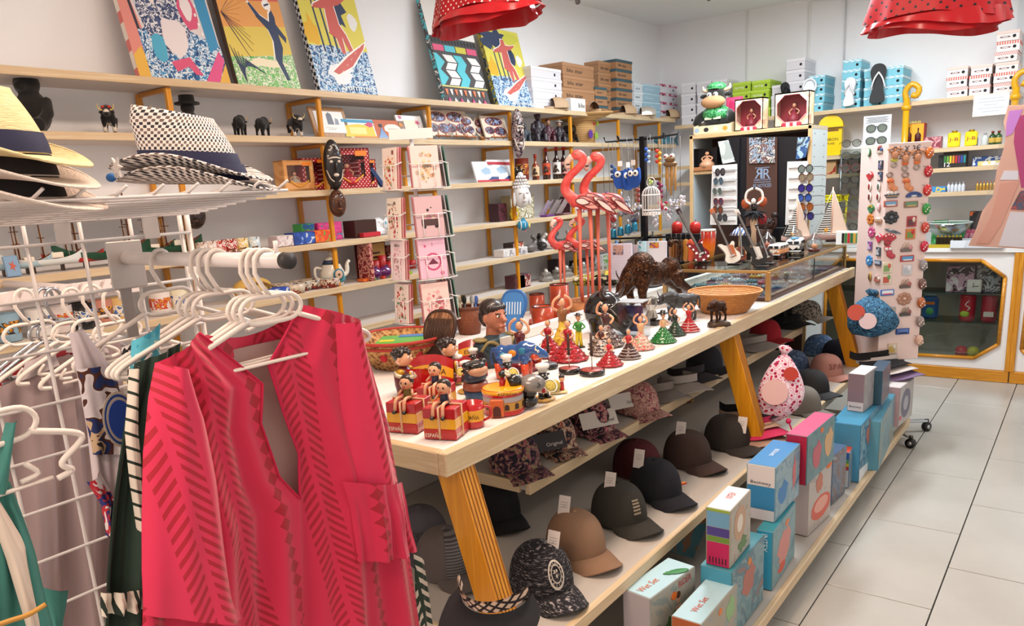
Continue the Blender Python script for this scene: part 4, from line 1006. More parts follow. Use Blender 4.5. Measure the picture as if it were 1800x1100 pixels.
def rdoll(px0,px1,py,hpx,lab,yy):
 a,b=PY(px0,py,yy),PY(px1,py,yy);u=mpp((a+b)/2);w_=b.x-a.x;h_=hpx*u
 t=thing('doll_box',lab,'doll box',V(((a.x+b.x)/2,yy+.05,zt+.001)),0,'red windowed doll boxes');cream=blots('cream_print',['e2c49a','ecd9b8','d9a58a'],12)
 g=G();g.box((0,.045,h_/2),(w_,.006,h_),mat('a02838',.5));g.box((0,0,.004),(w_,.1,.008),cream);g.box((0,0,h_-.004),(w_,.1,.008),cream)
 for s in(-1,1):g.box((s*(w_/2-.003),0,h_/2),(.006,.1,h_),cream)
 obj('case',g,t)
 O=[(-w_/2,0),(w_/2,0),(w_/2,h_),(-w_/2,h_)];c=.22*w_;m=.07*w_
 I=[(-w_/2+m+c,m*1.8),(w_/2-m-c,m*1.8),(w_/2-m,m*1.8+c),(w_/2-m,h_-m-c),(w_/2-m-c,h_-m),(-w_/2+m+c,h_-m),(-w_/2+m,h_-m-c),(-w_/2+m,m*1.8+c)]
 R=[(I[0][0],0),(I[1][0],0),(w_/2,I[2][1]),(w_/2,I[3][1]),(I[4][0],h_),(I[5][0],h_),(-w_/2,I[6][1]),(-w_/2,I[7][1])]
 g=G();P3=lambda q:V((q[0],-.05,q[1]));K={1:O[1],3:O[2],5:O[3],7:O[0]}
 for i in range(8):
  j=(i+1)%8;r=[R[i]]+([K[i]]if i in K else[])+[R[j],I[j],I[i]];g.add([P3(q)for q in r],[tuple(range(len(r)))],cream)
 obj('front',g,t);g=G();g.tube([P3(q)+V((0,-.001,0))for q in I],.003,mat('e08a8a'),5,True);obj('window_trim',g,t)
 g=G();g.add([P3(q)+V((0,.002,0))for q in I],[tuple(range(8))],CELLO);obj('window',g,t)
 g=G()
 for k in range(5):g.ball((lerp(-.2,.2,k/4)*w_,-.051,m*.9),(.10*w_,.003,.07*w_),mat(['b02838','f0e4d8'][k%2]),10,5)
 obj('flower_print',g,t);dollfig(t,w_*.8,h_*.95,'8a2030',.0);return t
rdoll(1291,1341,221,54,'red windowed doll box, left of the two on the cabinet top',YG+.02)
rdoll(1361,1422,215,58,'red windowed doll box, larger right one on the cabinet top',YG+.02)
# == goods on the left wall shelves
def ls(k,px,py,dx=0):
 p=PZ(px,py,SZ[k]+.001);s=1
 x=min(max(p.x,XW+.05),XS-.035)
 q=PX(px,py,x);return V((x+dx,q.y,SZ[k]+.001))
R90=radians(90)
def lsx(k,px,py,x):return V((x,PX(px,py-6,x).y,SZ[k]+.001))
# ---- canvases on the top shelf; prints are flat polygons on the stretched cloth (v down from the top, in canvas units)
def canvas(label,pb0,pb1,ht,lean,ground,prints,sidem,word=None):
 a,b=PX(pb0[0],pb0[1],XS-.07),PX(pb1[0],pb1[1],XS-.07);w_=abs(b.y-a.y)
 t=thing('canvas_print',label,'canvas',(XS-.07,(a.y+b.y)/2,SZ[0]+.002),rot=(radians(-lean),0,R90))
 g=G();g.box((0,.014,ht/2),(w_,.028,ht),sidem,.002);obj('stretcher',g,t)
 g=G();g.box((0,-.0005,ht/2),(w_-.004,.001,ht-.004),ground);obj('cloth',g,t)
 g=G()
 for i,(mt,P)in enumerate(prints):g.prism([((x-.5)*w_,(1-y)*ht)for x,y in P],.0004+.00012*i,mat(mt)if isinstance(mt,str)else mt,(0,-.001,0))
 obj('print',g,t)
 if word:decal(t,'lettering',word[0],word[1]*ht,'f4f4f0',FRONT((word[2]-.5)*w_,-.006,(1-word[3])*ht),word[4]*w_)
 return t
def blob(cx,cy,rx,ry,n=14,j=.25,seed=1):
 r=random.Random(seed);return[(cx+rx*cos(2*pi*k/n)*(1+r.uniform(-j,j)),cy+ry*sin(2*pi*k/n)*(1+r.uniform(-j,j)))for k in range(n)]
def leaf(x0,y0,x1,y1,w_=.03):
 dx,dy=x1-x0,y1-y0;L_=sqrt(dx*dx+dy*dy);nx,ny=-dy/L_*w_,dx/L_*w_
 return[(x0,y0),(x0+dx*.35+nx,y0+dy*.35+ny-.015),(x1,y1),(x0+dx*.4-nx*.4,y0+dy*.4-ny*.4+.01)]
def star(cx,cy,r0,r1,n):return[(cx+(r0 if k%2 else r1)*cos(pi*k/n),cy+(r0 if k%2 else r1)*sin(pi*k/n))for k in range(2*n)]
NV,SK,CR='33405e','3f8fbc','c9625a'
SEA=blots('sea_speckle',['27406e','2f6fa4','dfe8ec','3a8ec0'],55,3,1.2)
P1=[('d98a80',[(0,0),(.16,0),(.1,.4),(.2,.8),(0,.9)]),('3a3440',[(.05,.1),(.08,.1),(.16,.8),(.13,.8)]),('e0b04a',[(0,.86),(.1,.8),(.2,1),(0,1)]),('3a3440',[(.16,.0),(.19,0),(.22,.5),(.18,.5)]),(SEA,[(.12,1),(.12,.7),(.5,.62),(1,.75),(1,1)]),(blots('speckle_navy',['2f3f66','dfe0e4','2f3f66','4a5a86'],60),blob(.45,.5,.28,.34,20,.15,3)),('e3d9da',blob(.5,.72,.15,.12,12,.2,4)),(SK,[(.62,.0),(.8,.05),(.97,.3),(.98,.75),(.86,.8),(.84,.42),(.7,.16)]),('d4587a',blob(.72,.52,.10,.14,14,.2,5)),('e9dfe0',blob(.72,.52,.06,.08,12,.2,6)),('d4587a',[(.38,.88),(.6,.84),(.7,.95),(.62,.95),(.56,.9),(.42,.94)]),('d9568a',[(.7,1),(.96,.78),(1,.84),(.86,1)]),('4fa8c8',blob(.3,.8,.08,.1,10,.2,8)),('e8dfd8',blob(.35,.42,.05,.12,10,.2,9)),('2f3f66',blob(.42,.18,.16,.12,16,.5,10)),('e0b04a',[(.86,1),(1,.86),(1,1)])]
for k in range(6):P1.append((NV,leaf(.4,.12,.4+.25*cos(k*1.05),.12+.2*sin(k*1.05),.04)))
for k in range(9):P1.append(('f0f0f2',blob(.86+.012*(k%3)-.06,.2+.06*k,.012,.012,8,0,k)))
canvas('tall canvas print with blue and pink swirls and feathers, leftmost on the top shelf',(243,114),(404,132),.66,15,mat('d9d0cf',rough=.6),P1,stripes('canvas_side_a','d3706a','e8dccf','z',9,.4))
P2=[('e0a05a',[(0,.42),(1,.36),(1,.62),(0,.66)]),('d9c25a',[(0,.6),(1,.54),(1,.8),(0,.8)]),(blots('grass_speckle',['8ac06a','5fae5a','e4e8d0','6a9a5a'],70,2,1),[(0,.80),(.4,.78),(1,.74),(1,1),(0,1)]),('e9dfc0',blob(.55,.82,.3,.03,18,.2,2))]
FIG=[(.78,.46),(.83,.43),(.86,.48),(.85,.53),(.97,.62),(.95,.66),(.85,.6),(.87,.7),(.8,.8),(.86,.93),(.8,.93),(.7,.78),(.74,.66),(.7,.58),(.56,.5),(.47,.41),(.5,.4),(.62,.48),(.75,.52)]
P2+=[('f2efe8',[(x-.015,y-.012)for x,y in FIG]),(NV,FIG),('f4f4f2',blob(.77,.40,.07,.035,16,0)),(NV,[(.73,.40),(.81,.385),(.82,.395),(.73,.415)]),('f0ece4',[(.46,.26),(.5,.25),(.7,.3),(.82,.36),(.8,.38),(.68,.33),(.53,.3),(.55,.38),(.52,.38)])]
for k in range(11):P2.append((NV,leaf(.02,.5,.34+.06*sin(k),.30+.05*k,.018)))
for k in range(10):P2.append((NV,leaf(.15,.98-.02*k,.02+.05*k,.72+.02*k,.008)))
canvas('canvas print of a volleyball player before a red to green sunset',(418,137),(528,145),.64,13,mat('d0625a',rough=.6),P2,mat('5a4a40'))
def surf(s1,s2):
 q=[('d9cf5a',[(0,0),(1,0),(1,.62),(0,.66)]),(SEA,[(0,.62),(.4,.6),(1,.7),(1,1),(0,1)]),(NV,blob(.3,.14,.30,.13,20,.45,s1)),(NV,blob(.62,.3,.12,.14,14,.5,s2)),('c9c84a',blob(.75,.1,.2,.07,14,.4,s1+2)),('e6e6e2',blob(.85,.38,.08,.07,10,.3,6)),('e0b030',blob(.1,.5,.1,.1,12,.5,5))]
 for x in(.2,.32,.42):q.append((NV,[(x,.12),(x+.02,.12),(x+.07,.66),(x+.04,.66)]))
 q+=[('e8eaec',blob(.42,.84,.24,.08,18,.4,8)),('d9b83a',blob(.48,.25,.04,.05,10,.5,3)),('f2f0ea',[(.28,.81),(.62,.66),(1.0,.53),(.99,.57),(.7,.76),(.36,.86)]),(CR,[(.3,.82),(.62,.68),(.98,.545),(.93,.6),(.66,.76),(.38,.84)])]
 SF=[(.45,.2),(.47,.13),(.54,.13),(.57,.2),(.68,.2),(.8,.18),(.8,.2),(.68,.25),(.58,.27),(.6,.42),(.68,.5),(.74,.62),(.68,.64),(.6,.52),(.6,.66),(.54,.66),(.5,.54),(.4,.5),(.42,.3),(.22,.31),(.24,.28),(.4,.23)]
 q+=[('f4f2ec',[(x-.012+(.024 if x>.55 else 0),y-.008)for x,y in SF]),(CR,SF)]
 for k in range(5):q.append(('f0e0d8',[(.45+.1*k,.82-.055*k),(.5+.1*k,.795-.055*k),(.46+.1*k,.81-.055*k)]))
 return q
CHK=pmat('chequer_edge',lambda N:(lambda c:(setattr(c,'name','chk'),c.inputs.__getitem__('Scale').__setattr__('default_value',60),c.inputs[1].__setattr__('default_value',lin('20242e')),c.inputs[2].__setattr__('default_value',lin('dfe0e2')),N.L(N.co(),c.inputs[0]),N.col(c.outputs[0])))(N.n('TexChecker')),'808080')
canvas('larger surfer canvas print lettered in white, beside the bare wall',(562,147),(664,157),.60,13,SEA,surf(1,2),CHK,('Summer',.05,.68,.94,.58))
Z=[('e8e4de',[(0,0),(1,0),(1,.36),(0,.36)])]
for k in range(14):Z.append(('2a2a2c',[(.02+.07*k,.38),(.05+.07*k,.38),(.06+.07*k,.42),(.03+.07*k,.42)]))
for k in range(4):Z.append((['d4587a','58b8c4','c9c04a','d4587a'][k],[(.02+.24*k,.44),(.24+.24*k,.44),(.24+.24*k,.5),(.02+.24*k,.5)]))
for k in range(4):
 y0=.53+.076*k;s=.08 if k%2 else 0;e=0 if k%2 else .08
 Z.append(('58c0cc',[(.40+s,y0),(.58+s,y0),(.58+e,y0+.076),(.40+e,y0+.076)]))
 Z.append(('58c0cc',[(0,y0),(.06+s*1.6,y0),(.06+e*1.6,y0+.076),(0,y0+.076)]))
 for x in(.17,.70):Z.append(('e6e4e0',[(x+s,y0+.004),(x+.2+s,y0+.004),(x+.2+e,y0+.07),(x+e,y0+.07)]))
Z+=[('c9c07a',[(0,.835),(1,.835),(1,.85),(0,.85)])]
for k in range(9):Z.append((['d87a52','e8dfd6'][k%2],[(.04+.1*k,.87),(.10+.1*k,.87),(.08+.1*k,.93),(.06+.1*k,.92)]))
for k in range(7):Z.append((['c94f7a','e8dfd6'][k%2],[(.05+.13*k,1),(.08+.13*k,.95),(.14+.13*k,1)]))
canvas('dark grey canvas with turquoise zigzags, under the red spotted dress',(783,168),(862,176),.60,14,mat('4a484a',rough=.6),Z,blots('zig_side',['58c0cc','4a484a','e6e4e0'],30))
canvas('smaller surfer canvas print beside the white shoe boxes',(876,175),(941,181),.50,14,SEA,surf(4,5),blots('surf_side',['2a3a5a','c9b84a','3a8ec0'],30),('Summer',.05,.68,.94,.58))
# ---- shoe boxes at the far end of the top shelf
def lstack(px0,px1,pyb,n,ph,body,lid,rows,label,group,word=None,dx=0,d=.24,wc='2b2b2b'):
 a,b=PX(px0,pyb,XS-.05+dx),PX(px1,pyb,XS-.05+dx);u=mpp((a+b)/2);w_=b.y-a.y-.004;h=ph*u
 for i in range(n):
  nm=['bottom','second up','third up','fourth up','fifth up','topmost'][i if i<n-1 else 5]
  shoebox((XS-.05+dx-d/2,(a.y+b.y)/2+random.uniform(-.008,.008),SZ[0]+.001+i*(h+.001)),w_,d,h,body,lid,R90+random.uniform(-.02,.02),'%s box of %s'%(nm,label),group,word,wc,hole=word is None)
lstack(936,988,182,4,17.5,WB,WL,0,'the white stack right of the small surfer canvas','white shoe boxes on the left top shelf',None,-.02)
KB,KL=mat('kraft_box','a87c58',.7),mat('kraft_lid','b08460',.7);KG='brown shoe boxes on the left top shelf'
lstack(990,1046,186,4,20,KB,KL,0,'the first brown stack with black wording',KG,'blu star',-.03)
lstack(1048,1068,189,3,15,KB,mat('kraft_teal','3f5a62',.6),0,'the low narrow brown stack with dark lids',KG,'star',-.02)
lstack(1053,1082,189,5,18,KB,KL,0,'the middle brown stack with black wording',KG,'blu star',-.10,.15)
lstack(1084,1112,193,6,15.5,KB,mat('kraft_teal'),0,'the tallest brown stack beside the pale boxes',KG,'blu star',-.05)
PB=mat('box_pale_blue','9cc0d2',.6);PL=mat('lid_pale_blue','b4d2e0',.6)
lstack(1115,1130,196,4,14,mat('d4dde4'),mat('dfe6ea'),0,'the narrow white stack after the brown boxes','pale shoe boxes at the corner','o',-.03)
lstack(1131,1160,198,4,14,PB,PL,0,'the pale blue stack near the corner','pale shoe boxes at the corner','box',-.03,wc='e8eef2')
lstack(1162,1190,199,4,14.5,mat('d8d6dc'),blots('rose_lid',['d8d6dc','d8d6dc','c2466a','3a3a44'],18),0,'the white stack with rose prints in the corner','pale shoe boxes at the corner',None,-.03)
p=lsx(0,1010,186,XS-.04);carton('white_carton','small white carton with black lettering before the brown boxes','box',p,.19,.06,.085,mat('e2dfda'),R90,extra=lambda t:decal(t,'lettering','Bio Shoes',.03,'333333',FRONT(.04,-.0315,.04),.08))
def clog(label,p,L,mt,inner,rz,metal=None):
 t=thing('clog',label,'shoe',p,rz,'beige shoes along the shelf edge')
 def f(u,v,o=0):
  y=lerp(-.5,.42,v)*L;wv=(.17+.05*sin(pi*min(1,v*1.1)))*L*(1-abs(2*v-1)**6)**.5;a=lerp(-.12,pi+.12,u);hgt=L*(.34*sin(pi*min(1,v*.8+.16))**.8)
  return V((wv*cos(a),y,max(.012,hgt*sin(a)+.014)))
 g=G();g.grid(lambda u,v:f(u,.02+.62*v),14,12,metal or mt);g.grid(lambda u,v:f(1-u,.02+.62*v)*.96+V((0,0,.002)),14,12,inner);obj('upper',g,t)
 g=G();g.prism([((.16+.03*sin(3*a))*L*cos(a),L*.5*sin(a))for a in[2*pi*k/24 for k in range(24)]],.022,mt,(0,0,0),((1,0,0),(0,1,0)));obj('sole',g,t)
 g=G();g.grid(lambda u,v:V((lerp(-.14,.14,u)*L,lerp(0,.45,v)*L,.024)),2,4,inner);obj('insole',g,t);return t
BE=mat('shoe_beige','b99a78',.6);SIL=mat('shoe_silver','d6d0c4',.25,.6);INS=mat('shoe_inside','6a5040',.8)
for px,py,mm,lb,a in((974,181,None,'round beige clog in front of the white stack',60),(1042,188,SIL,'silver sandal in front of the brown stacks',150),(1098,193,BE,'beige shoe with a pale rim below the tallest brown stack',60),(1130,195,SIL,'silver mule before the pale blue boxes',40),(1176,198,BE,'tan slipper at the corner end of the top shelf',60)):
 p=lsx(0,px,py,XS-.045);clog(lb,p,.21,BE,INS,R90+radians(a),mm)
 # ---- second shelf: bulls, frames, plates, figures
FB=mat('flock_black','14110f',.9,sheen=.2)
for px,py,L_,hc,rz,bow,sp,lb in((193,226,.125,'e0c46a',60,'c22c2a','ded3c4','black and white bull figure with red bow, left one on the second shelf'),(250,229,.125,'e0c46a',75,'c22c2a','ded3c4','black and white bull figure with red bow, half hidden by the patterned hat'),(422,234,.115,'d8a860',225,None,None,'plain black bull figure facing right, left one of the pair'),(462,235,.11,'d8a860',215,None,None,'plain black bull figure facing right, right one of the pair'),(519,236,.125,'d9c48a',70,None,'ded3c4','black and white bull figure just left of the wooden photo frame')):
 p=lsx(1,px,py,XS-.11);bull(lb,p,L_,FB,hc,radians(rz),'bull figures',spots=sp,bandana=bow)
p=lsx(1,335,232,XS-.12);t=thing('hat_figure','black figure in a flat hat behind the patterned straw hat','figurine',p);g=G();g.tube([(0,0,0),(0,0,.06),(0,0,.1)],[.04,.045,.02],FB,12);g.ball((0,0,.115),.028,FB);obj('body',g,t);g=G();g.lathe([(0,.128),(.05,.128),(.05,.136),(.032,.14),(.03,.165),(0,.168)],FB,18);obj('hat',g,t)
p=lsx(1,62,222,XS-.1);t=thing('bear_figure','large seated black fur figure at the left end of the second shelf','figurine',p,radians(40))
g=G();g.ball((0,0,.07),(.06,.055,.075),FB);g.ball((0,-.01,.165),(.042,.045,.045),FB);g.ball((0,-.05,.155),(.022,.02,.018),FB)
for s in(-1,1):g.ball((s*.036,0,.20),.014,FB);g.tube([(s*.05,0,.11),(s*.065,-.03,.06),(s*.05,-.05,.03)],.02,FB);g.tube([(s*.03,-.02,.025),(s*.045,-.08,.02)],.026,FB)
obj('body',fuse(g,.006,FB),t)
def lpic(px,py,wpx,hpx,frame,inner,label,k=1,lean=17,fw=.15,prints=None,easel=None,group=None,dz=0,turn=0,dx=0):
 p=lsx(k,px,py,XS-.05+dx);p.z+=dz;q0,q1=PX(px-wpx/2,py,p.x),PX(px+wpx/2,py,p.x);w_=abs(q1.y-q0.y);h=hpx*mpp(p)*1.02
 return picture('picture_frame' if not easel else 'souvenir_plate',label,p,w_,h,frame,inner,R90+radians(turn),lean,group,fw,prints,'picture frame' if not easel else 'plate',easel)
FW_=wood('frame_wood','b08a62','9a744e','z',2)
pr=[('7a8290',[(.3,.42),(.42,.42),(.42,.66),(.36,.72),(.3,.66)]),('6a7280',[(.42,.42),(.6,.42),(.58,.76),(.5,.82),(.43,.74)]),('8a92a0',[(.62,.42),(.74,.42),(.74,.6),(.66,.64)]),('9a9aa0',[(.34,.3),(.66,.3),(.66,.31),(.34,.31)]),('9a9aa0',[(.4,.25),(.6,.25),(.6,.26),(.4,.26)])]
lpic(586,238,62,54,FW_,mat('e8e6e4'),'wooden photo frame with a grey cathedral picture',prints=pr)
pr=[('e0c23a',[(.05,.05),(.95,.05),(.95,.62),(.5,.72),(.05,.62)]),('3a90b8',[(.02,.8),(.98,.8),(.98,.95),(.02,.95)]),('efd98a',[(.2,.2),(.7,.2),(.7,.55),(.2,.55)]),('c23c6a',blob(.84,.72,.12,.12,10,.4)),('d8882a',[(.3,.02),(1,.02),(1,.1),(.3,.1)])]
lpic(634,239,58,34,mat('d9e6e8'),mat('e0c23a'),'yellow beach picture frame with pink flowers',fw=0,prints=pr)
pr=[('e9dcd0',blob(.55,.52,.26,.26,16,.05)),('2f5f9a',[(.05,0),(.35,0),(.28,.3),(.2,.6),(.14,.3)]),('c24a4a',[(.45,0),(1,0),(.95,.2),(.8,.3),(.6,.15)]),('1c1a1a',blob(.2,.68,.06,.1,8,.1)),('c8822a',blob(.85,.75,.07,.12,8,.2)),('9a9088',[(.42,.5),(.7,.5),(.7,.52),(.42,.52)])]
lpic(690,241,56,33,mat('b85a28'),mat('e9dcd0'),'orange dancers picture frame with an oval mount',fw=0,prints=pr)
pr=[('e8e2c4',[(.25,.2),(.8,.2),(.8,.8),(.25,.8)]),('c23c6a',star(.78,.7,.05,.14,7)),('c86a8a',star(.15,.9,.04,.1,7)),('7a4a6a',[(.8,.2),(.84,.2),(.8,.6),(.78,.6)])]
lpic(727,240,44,42,mat('efece8'),mat('e8e2c4'),'white picture frame with pink flowers',fw=0,prints=pr)
def plate_prints(s):
 q=[]
 for k,(x,y,rx,ry)in enumerate(((.5,.74,.36,.2),(.25,.32,.2,.17),(.66,.3,.24,.2))):q+=[('8a2a2a',blob(x,y,rx,ry,16,.03,s+k)),(blots('plate_view',['3a4a7a','8aa0c4','5a2a34','2e2a34','b89a84'],45,2,1,.3),blob(x,y,rx*.88,ry*.86,14,.06,s+k+3))]
 return q
for i,(px,py,w_,h,lb)in enumerate(((776,236,42,46,'rectangular souvenir tile on an easel behind the orange post'),(808,240,42,46,'rectangular souvenir tile on an easel right of the post'),(874,241,42,38,'square souvenir tile on an easel right of the round plates'))):
 lpic(px,py,w_,h,mat('d8c8b4',.3),mat('d8c8b4'),lb,fw=0,prints=plate_prints(i*9),easel='a8683a',group='souvenir tiles on easels',dz=.02)
for i,(px,lb,tr)in enumerate(((825,'round souvenir plate, front one of two overlapping',0),(848,'round souvenir plate, rear one of two overlapping',0))):
 p=lsx(1,px,238,XS-.05-.03*i);t=thing('souvenir_plate',lb,'plate',p+V((0,0,.015)),rot=(radians(-17),0,R90),group='round souvenir plates');r=.068
 g=G();g.T=M.Translation((0,0,r))@M.Rotation(R90,4,'X');g.lathe([(0,0),(r*.7,0),(r,.008),(r,.012),(r*.7,.004),(0,.004)],mat('d8c8b4'),28);obj('plate',g,t)
 g=G()
 for q,(mt,P)in enumerate(plate_prints(30+i)):g.prism([((x-.5)*r*1.7,r*1.0+(y-.5)*r*1.6)for x,y in P],.001+.0003*q,mt,(0,-.013,0))
 obj('print',g,t);g=G()
 for s in(-1,1):g.tube([(s*.03,-.02,-.012),(s*.02,.01,.05)],.004,mat('a8683a'),6)
 g.box((0,-.016,0),(.09,.014,.006),mat('a8683a'));obj('easel',g,t)
def bust(label,p,h,mt,rz,c2='8a6a52',hat=None):
 t=thing('seated_figure',label,'figurine',p,rz,None,sc=h)
 g=G();g.tube([(0,.05,0),(0,.05,.25),(0,.02,.5),(0,0,.7)],[.2,.24,.2,.1],mt,14)
 for s in(-1,1):g.tube([(s*.16,0,.6),(s*.24,-.1,.4),(s*.12,-.26,.32)],.07,mt,8);g.tube([(s*.1,-.02,.2),(s*.14,-.34,.2),(s*.13,-.36,0)],.09,mt,8)
 obj('body',fuse(g,.025,mt),t);g=G();g.ball((0,-.02,.82),(.1,.11,.13),mat(c2,.4),12,8);obj('head',g,t)
 g=G();g.ball((0,.02,.88),(.11,.11,.1),mt,12,8)
 if hat:g.lathe([(0,.92),(.18,.92),(.18,.94),(.1,.95),(.09,1.02),(0,1.03)],mat(hat),14)
 obj('hair',g,t);return t
DK=mat('dark_resin','2a2028',.4);MR=mat('maroon_resin','4a1e28',.4)
for px,py,h,mt,c2,hat,lb in((923,247,.12,mat('2e3640'),'4a4a50',None,'dark blue grey rider figure beside the long mask'),(946,248,.20,DK,'3a2a30',None,'tall dark seated woman figure on the second shelf'),(964,249,.16,MR,'9a7058',None,'maroon robed figure with clasped hands'),(983,249,.15,DK,'9a7a66','d8d4cc','small figure with a pale cap beside the black model car')):
 p=lsx(1,px,py,XS-.08);bust(lb,p,h,mt,radians(55),c2,hat)
p=lsx(1,1000,248,XS-.16);t=thing('model_car','black old fashioned model car on the second shelf','model car',p,radians(80))
g=G();g.box((0,0,.05),(.2,.09,.05),GLOSSBLK,.012);g.box((.02,0,.1),(.1,.085,.06),GLOSSBLK,.016);obj('body',g,t)
for x in(-.06,.06):
 for s in(-1,1):g=G();g.T=M.Translation((x,s*.045,.025))@M.Rotation(R90,4,'X');g.lathe([(0,-.006),(.025,-.006),(.025,.006),(0,.006)],mat('191919'),14);obj('wheel',g,t)
p=lsx(1,1024,250,XS-.12);t=thing('hat_basket','straw hat shaped basket with felt flowers on the second shelf','basket',p)
ST_=pmat('straw_weave',lambda N:(lambda x:(N.col(N.mix(N.ma('GREATER_THAN',N.ma('SINE',N.ma('MULTIPLY',x[2],420)),0),'c9a06a','b58a54'))))(N.xyz(N.co())),'c09a64',rough=.7)
g=G();g.lathe([(0,0),(.085,0),(.10,.12),(.105,.16),(.24,.19),(.26,.205),(.10,.175),(.09,.12),(0,.02)],ST_,28,wob=lambda th,i:1-.35*abs(sin(th))*(i in(4,5)));obj('basket',g,t)
g=G()
for k,(y,z,r,c)in enumerate(((-.05,.06,.035,'5a2f8a'),(.03,.05,.028,'8aa83a'),(0,.14,.02,'c2302a'),(.05,.135,.02,'a9b83a'))):g.prism([(q[0],q[1])for q in star(y,z,r*.7,r,8)],.003,mat(c),(.099,0,0),((0,1,0),(0,0,1)))
obj('felt_flowers',g,t)
p=lsx(1,1140,250,XS-.1);t=thing('glass_fish','teal glass fish ornament at the corner of the second shelf','ornament',p+V((0,.3,.04)),R90);g=G();g.ball((0,0,0),(.2,.04,.04),mat('teal_glass','2f7f92',.15,coat=.5),16,8);obj('body',g,t);g=G();g.prism([(.17,0),(.26,.05),(.24,0),(.26,-.04)],.01,mat('teal_glass'));obj('tail',g,t)
# ---- masks and small heads hung on the front posts
def hang(yk,z,dx=.03):return V((XS+dx,POST_Y[yk],z))
def pz(yk,py):return PX(PX_OF[yk],py,XS+.03).z
PX_OF={1:335,2:585,3:770,4:908,5:1010}
LT=mat('mask_line','d8c8b8',.5)
post_mask('long black carved mask with white flowers, on the second post',hang(2,pz(2,290)),.095,.235,mat('mask_black','1a1210',.3,coat=.4),LT,R90-radians(20))
post_mask('brown carved face mask below the long mask',hang(2,pz(2,358)),.085,.13,mat('mask_brown','4a2818',.35,coat=.3),mat('7a4a2c'),R90-radians(20))
post_mask('dark carved mask just under the wire tray of hats',hang(1,pz(1,379)),.085,.11,mat('mask_dark','241510',.35,coat=.3),mat('4a3020'),R90-radians(30))
post_mask('long mottled mask hanging on the fourth post',hang(4,pz(4,235)),.085,.30,blots('mask_mottle',['1c1418','3a2430','b8a8a4','5a2430'],60,rough=.3),LT,R90-radians(20))
t=thing('white_head_mask','white carved buddha head mask on the fourth post','mask',hang(4,pz(4,342)),R90-radians(25));WM=mat('mask_white','dcd8d6',.6)
g=G();g.ball((0,0,0),(.055,.04,.085),WM,18,12);obj('face',g,t)
g=G()
for r in range(4):
 for k in range(9-r):a=pi*(k+.5)/(9-r);g.ball((.056*(1-.16*r)*cos(a),-.03*sin(a),.045+.02*r),.0085,WM,6,5)
g.ball((0,0,.115),(.02,.02,.022),WM,8,6);obj('curls',g,t)
g=G();g.ball((0,-.044,-.01),(.008,.01,.02),WM,8,6);g.ball((0,-.04,-.042),(.016,.006,.005),mat('c9b4b0'),8,5)
for s in(-1,1):g.ball((s*.022,-.037,.008),(.014,.005,.005),mat('b9aeac'),8,5);g.ball((s*.055,-.005,-.03),(.01,.012,.045),WM,8,6)
obj('features',g,t)
t=thing('fish_ornament','blue striped fish ornament on the fourth post','ornament',hang(4,pz(4,397)),R90-radians(25));g=G();g.ball((0,0,0),(.04,.02,.033),mat('fish_blue','2a7f9e',.35),14,10);obj('body',g,t)
g=G()
for x in(-.02,.008):g.ball((x,0,0),(.006,.0208,.031),mat('e4dfd6'),10,8)
obj('stripes',g,t);g=G();g.prism([(.034,0),(.055,.022),(.052,-.02)],.006,mat('d8c47a'),(0,.003,0));g.prism([(-.01,.03),(.02,.03),(.012,.045),(-.006,.044)],.005,mat('2a7f9e'),(0,.002,0));g.prism([(0,-.03),(.02,-.03),(.02,-.04)],.005,mat('b9506a'),(0,.002,0));obj('fins',g,t)
# ---- third shelf: boxed dolls, figure bottles
def dollbox(px,py,wpx,hpx,body,label,kind=0,turn=0):
 p=lsx(2,px,py,XS-.09);q0,q1=PX(px-wpx/2,py,XS-.05),PX(px+wpx/2,py,XS-.05);w_=abs(q1.y-q0.y);h=hpx*mpp(p)
 t=thing('boxed_doll',label,'doll box',p,R90-radians(8),'boxed dolls on the third shelf')
 g=G();g.box((0,.04,h/2),(w_,.004,h),body);g.box((0,0,.005),(w_,.08,.01),body);g.box((0,0,h-.003),(w_,.08,.006),body)
 for s in(-1,1):g.box((s*(w_/2-.003),0,h/2),(.006,.08,h),body)
 obj('case',g,t)
 g=G();m=w_*.14;y=-.04
 for a in((-w_/2,-w_/2+m,0,h),(w_/2-m,w_/2,0,h),(-w_/2+m,w_/2-m,h-m,h),(-w_/2+m,w_/2-m,0,m*1.7)):g.quad((a[0],y,a[2]),(a[1],y,a[2]),(a[1],y,a[3]),(a[0],y,a[3]),body)
 obj('front',g,t);g=G();g.quad((-w_/2+m,y+.001,m*1.7),(w_/2-m,y+.001,m*1.7),(w_/2-m,y+.001,h-m),(-w_/2+m,y+.001,h-m),CELLO);obj('window',g,t)
 g=G();g.tube(curve([(-w_*.3,y-.002,m*2.0),(0,y-.003,m*.9),(w_*.3,y-.002,m*2.0)],10),.004,mat('e0a030'),5);g.box((w_*.28,y-.001,h-m*.8),(w_*.3,.001,m*.8),mat('e8862a'));obj('gold_trim',g,t)
 dollfig(t,w_*.85,h*.86,['c9c0a8','a01c28','b8202c','b01c2c'][kind],.0);return t
RD=dots('red_polka','a8141c','f0d8d4',150,.22,'xz')
dollbox(519,326,50,52,blots('doll_card',['c98a4a','d9a062','e0b47a'],8),'doll in a pale dress in an orange open box',0)
dollbox(548,328,40,54,RD,'small red spotted doll box right of the orange box',1)
dollbox(612,328,62,68,RD,'large red spotted doll box behind the long mask',2)
dollbox(640,326,28,48,RD,'small red spotted doll box right of the large one',3)
p=lsx(2,660,325,XS-.06);t=thing('blue_fan','dark blue folded fan leaning beside the doll boxes','fan',p,R90);g=G();g.prism([(-.05,.09),(-.03,.10),(.05,.01),(.03,0)],.02,mat('1f3260'));obj('fan',g,t)
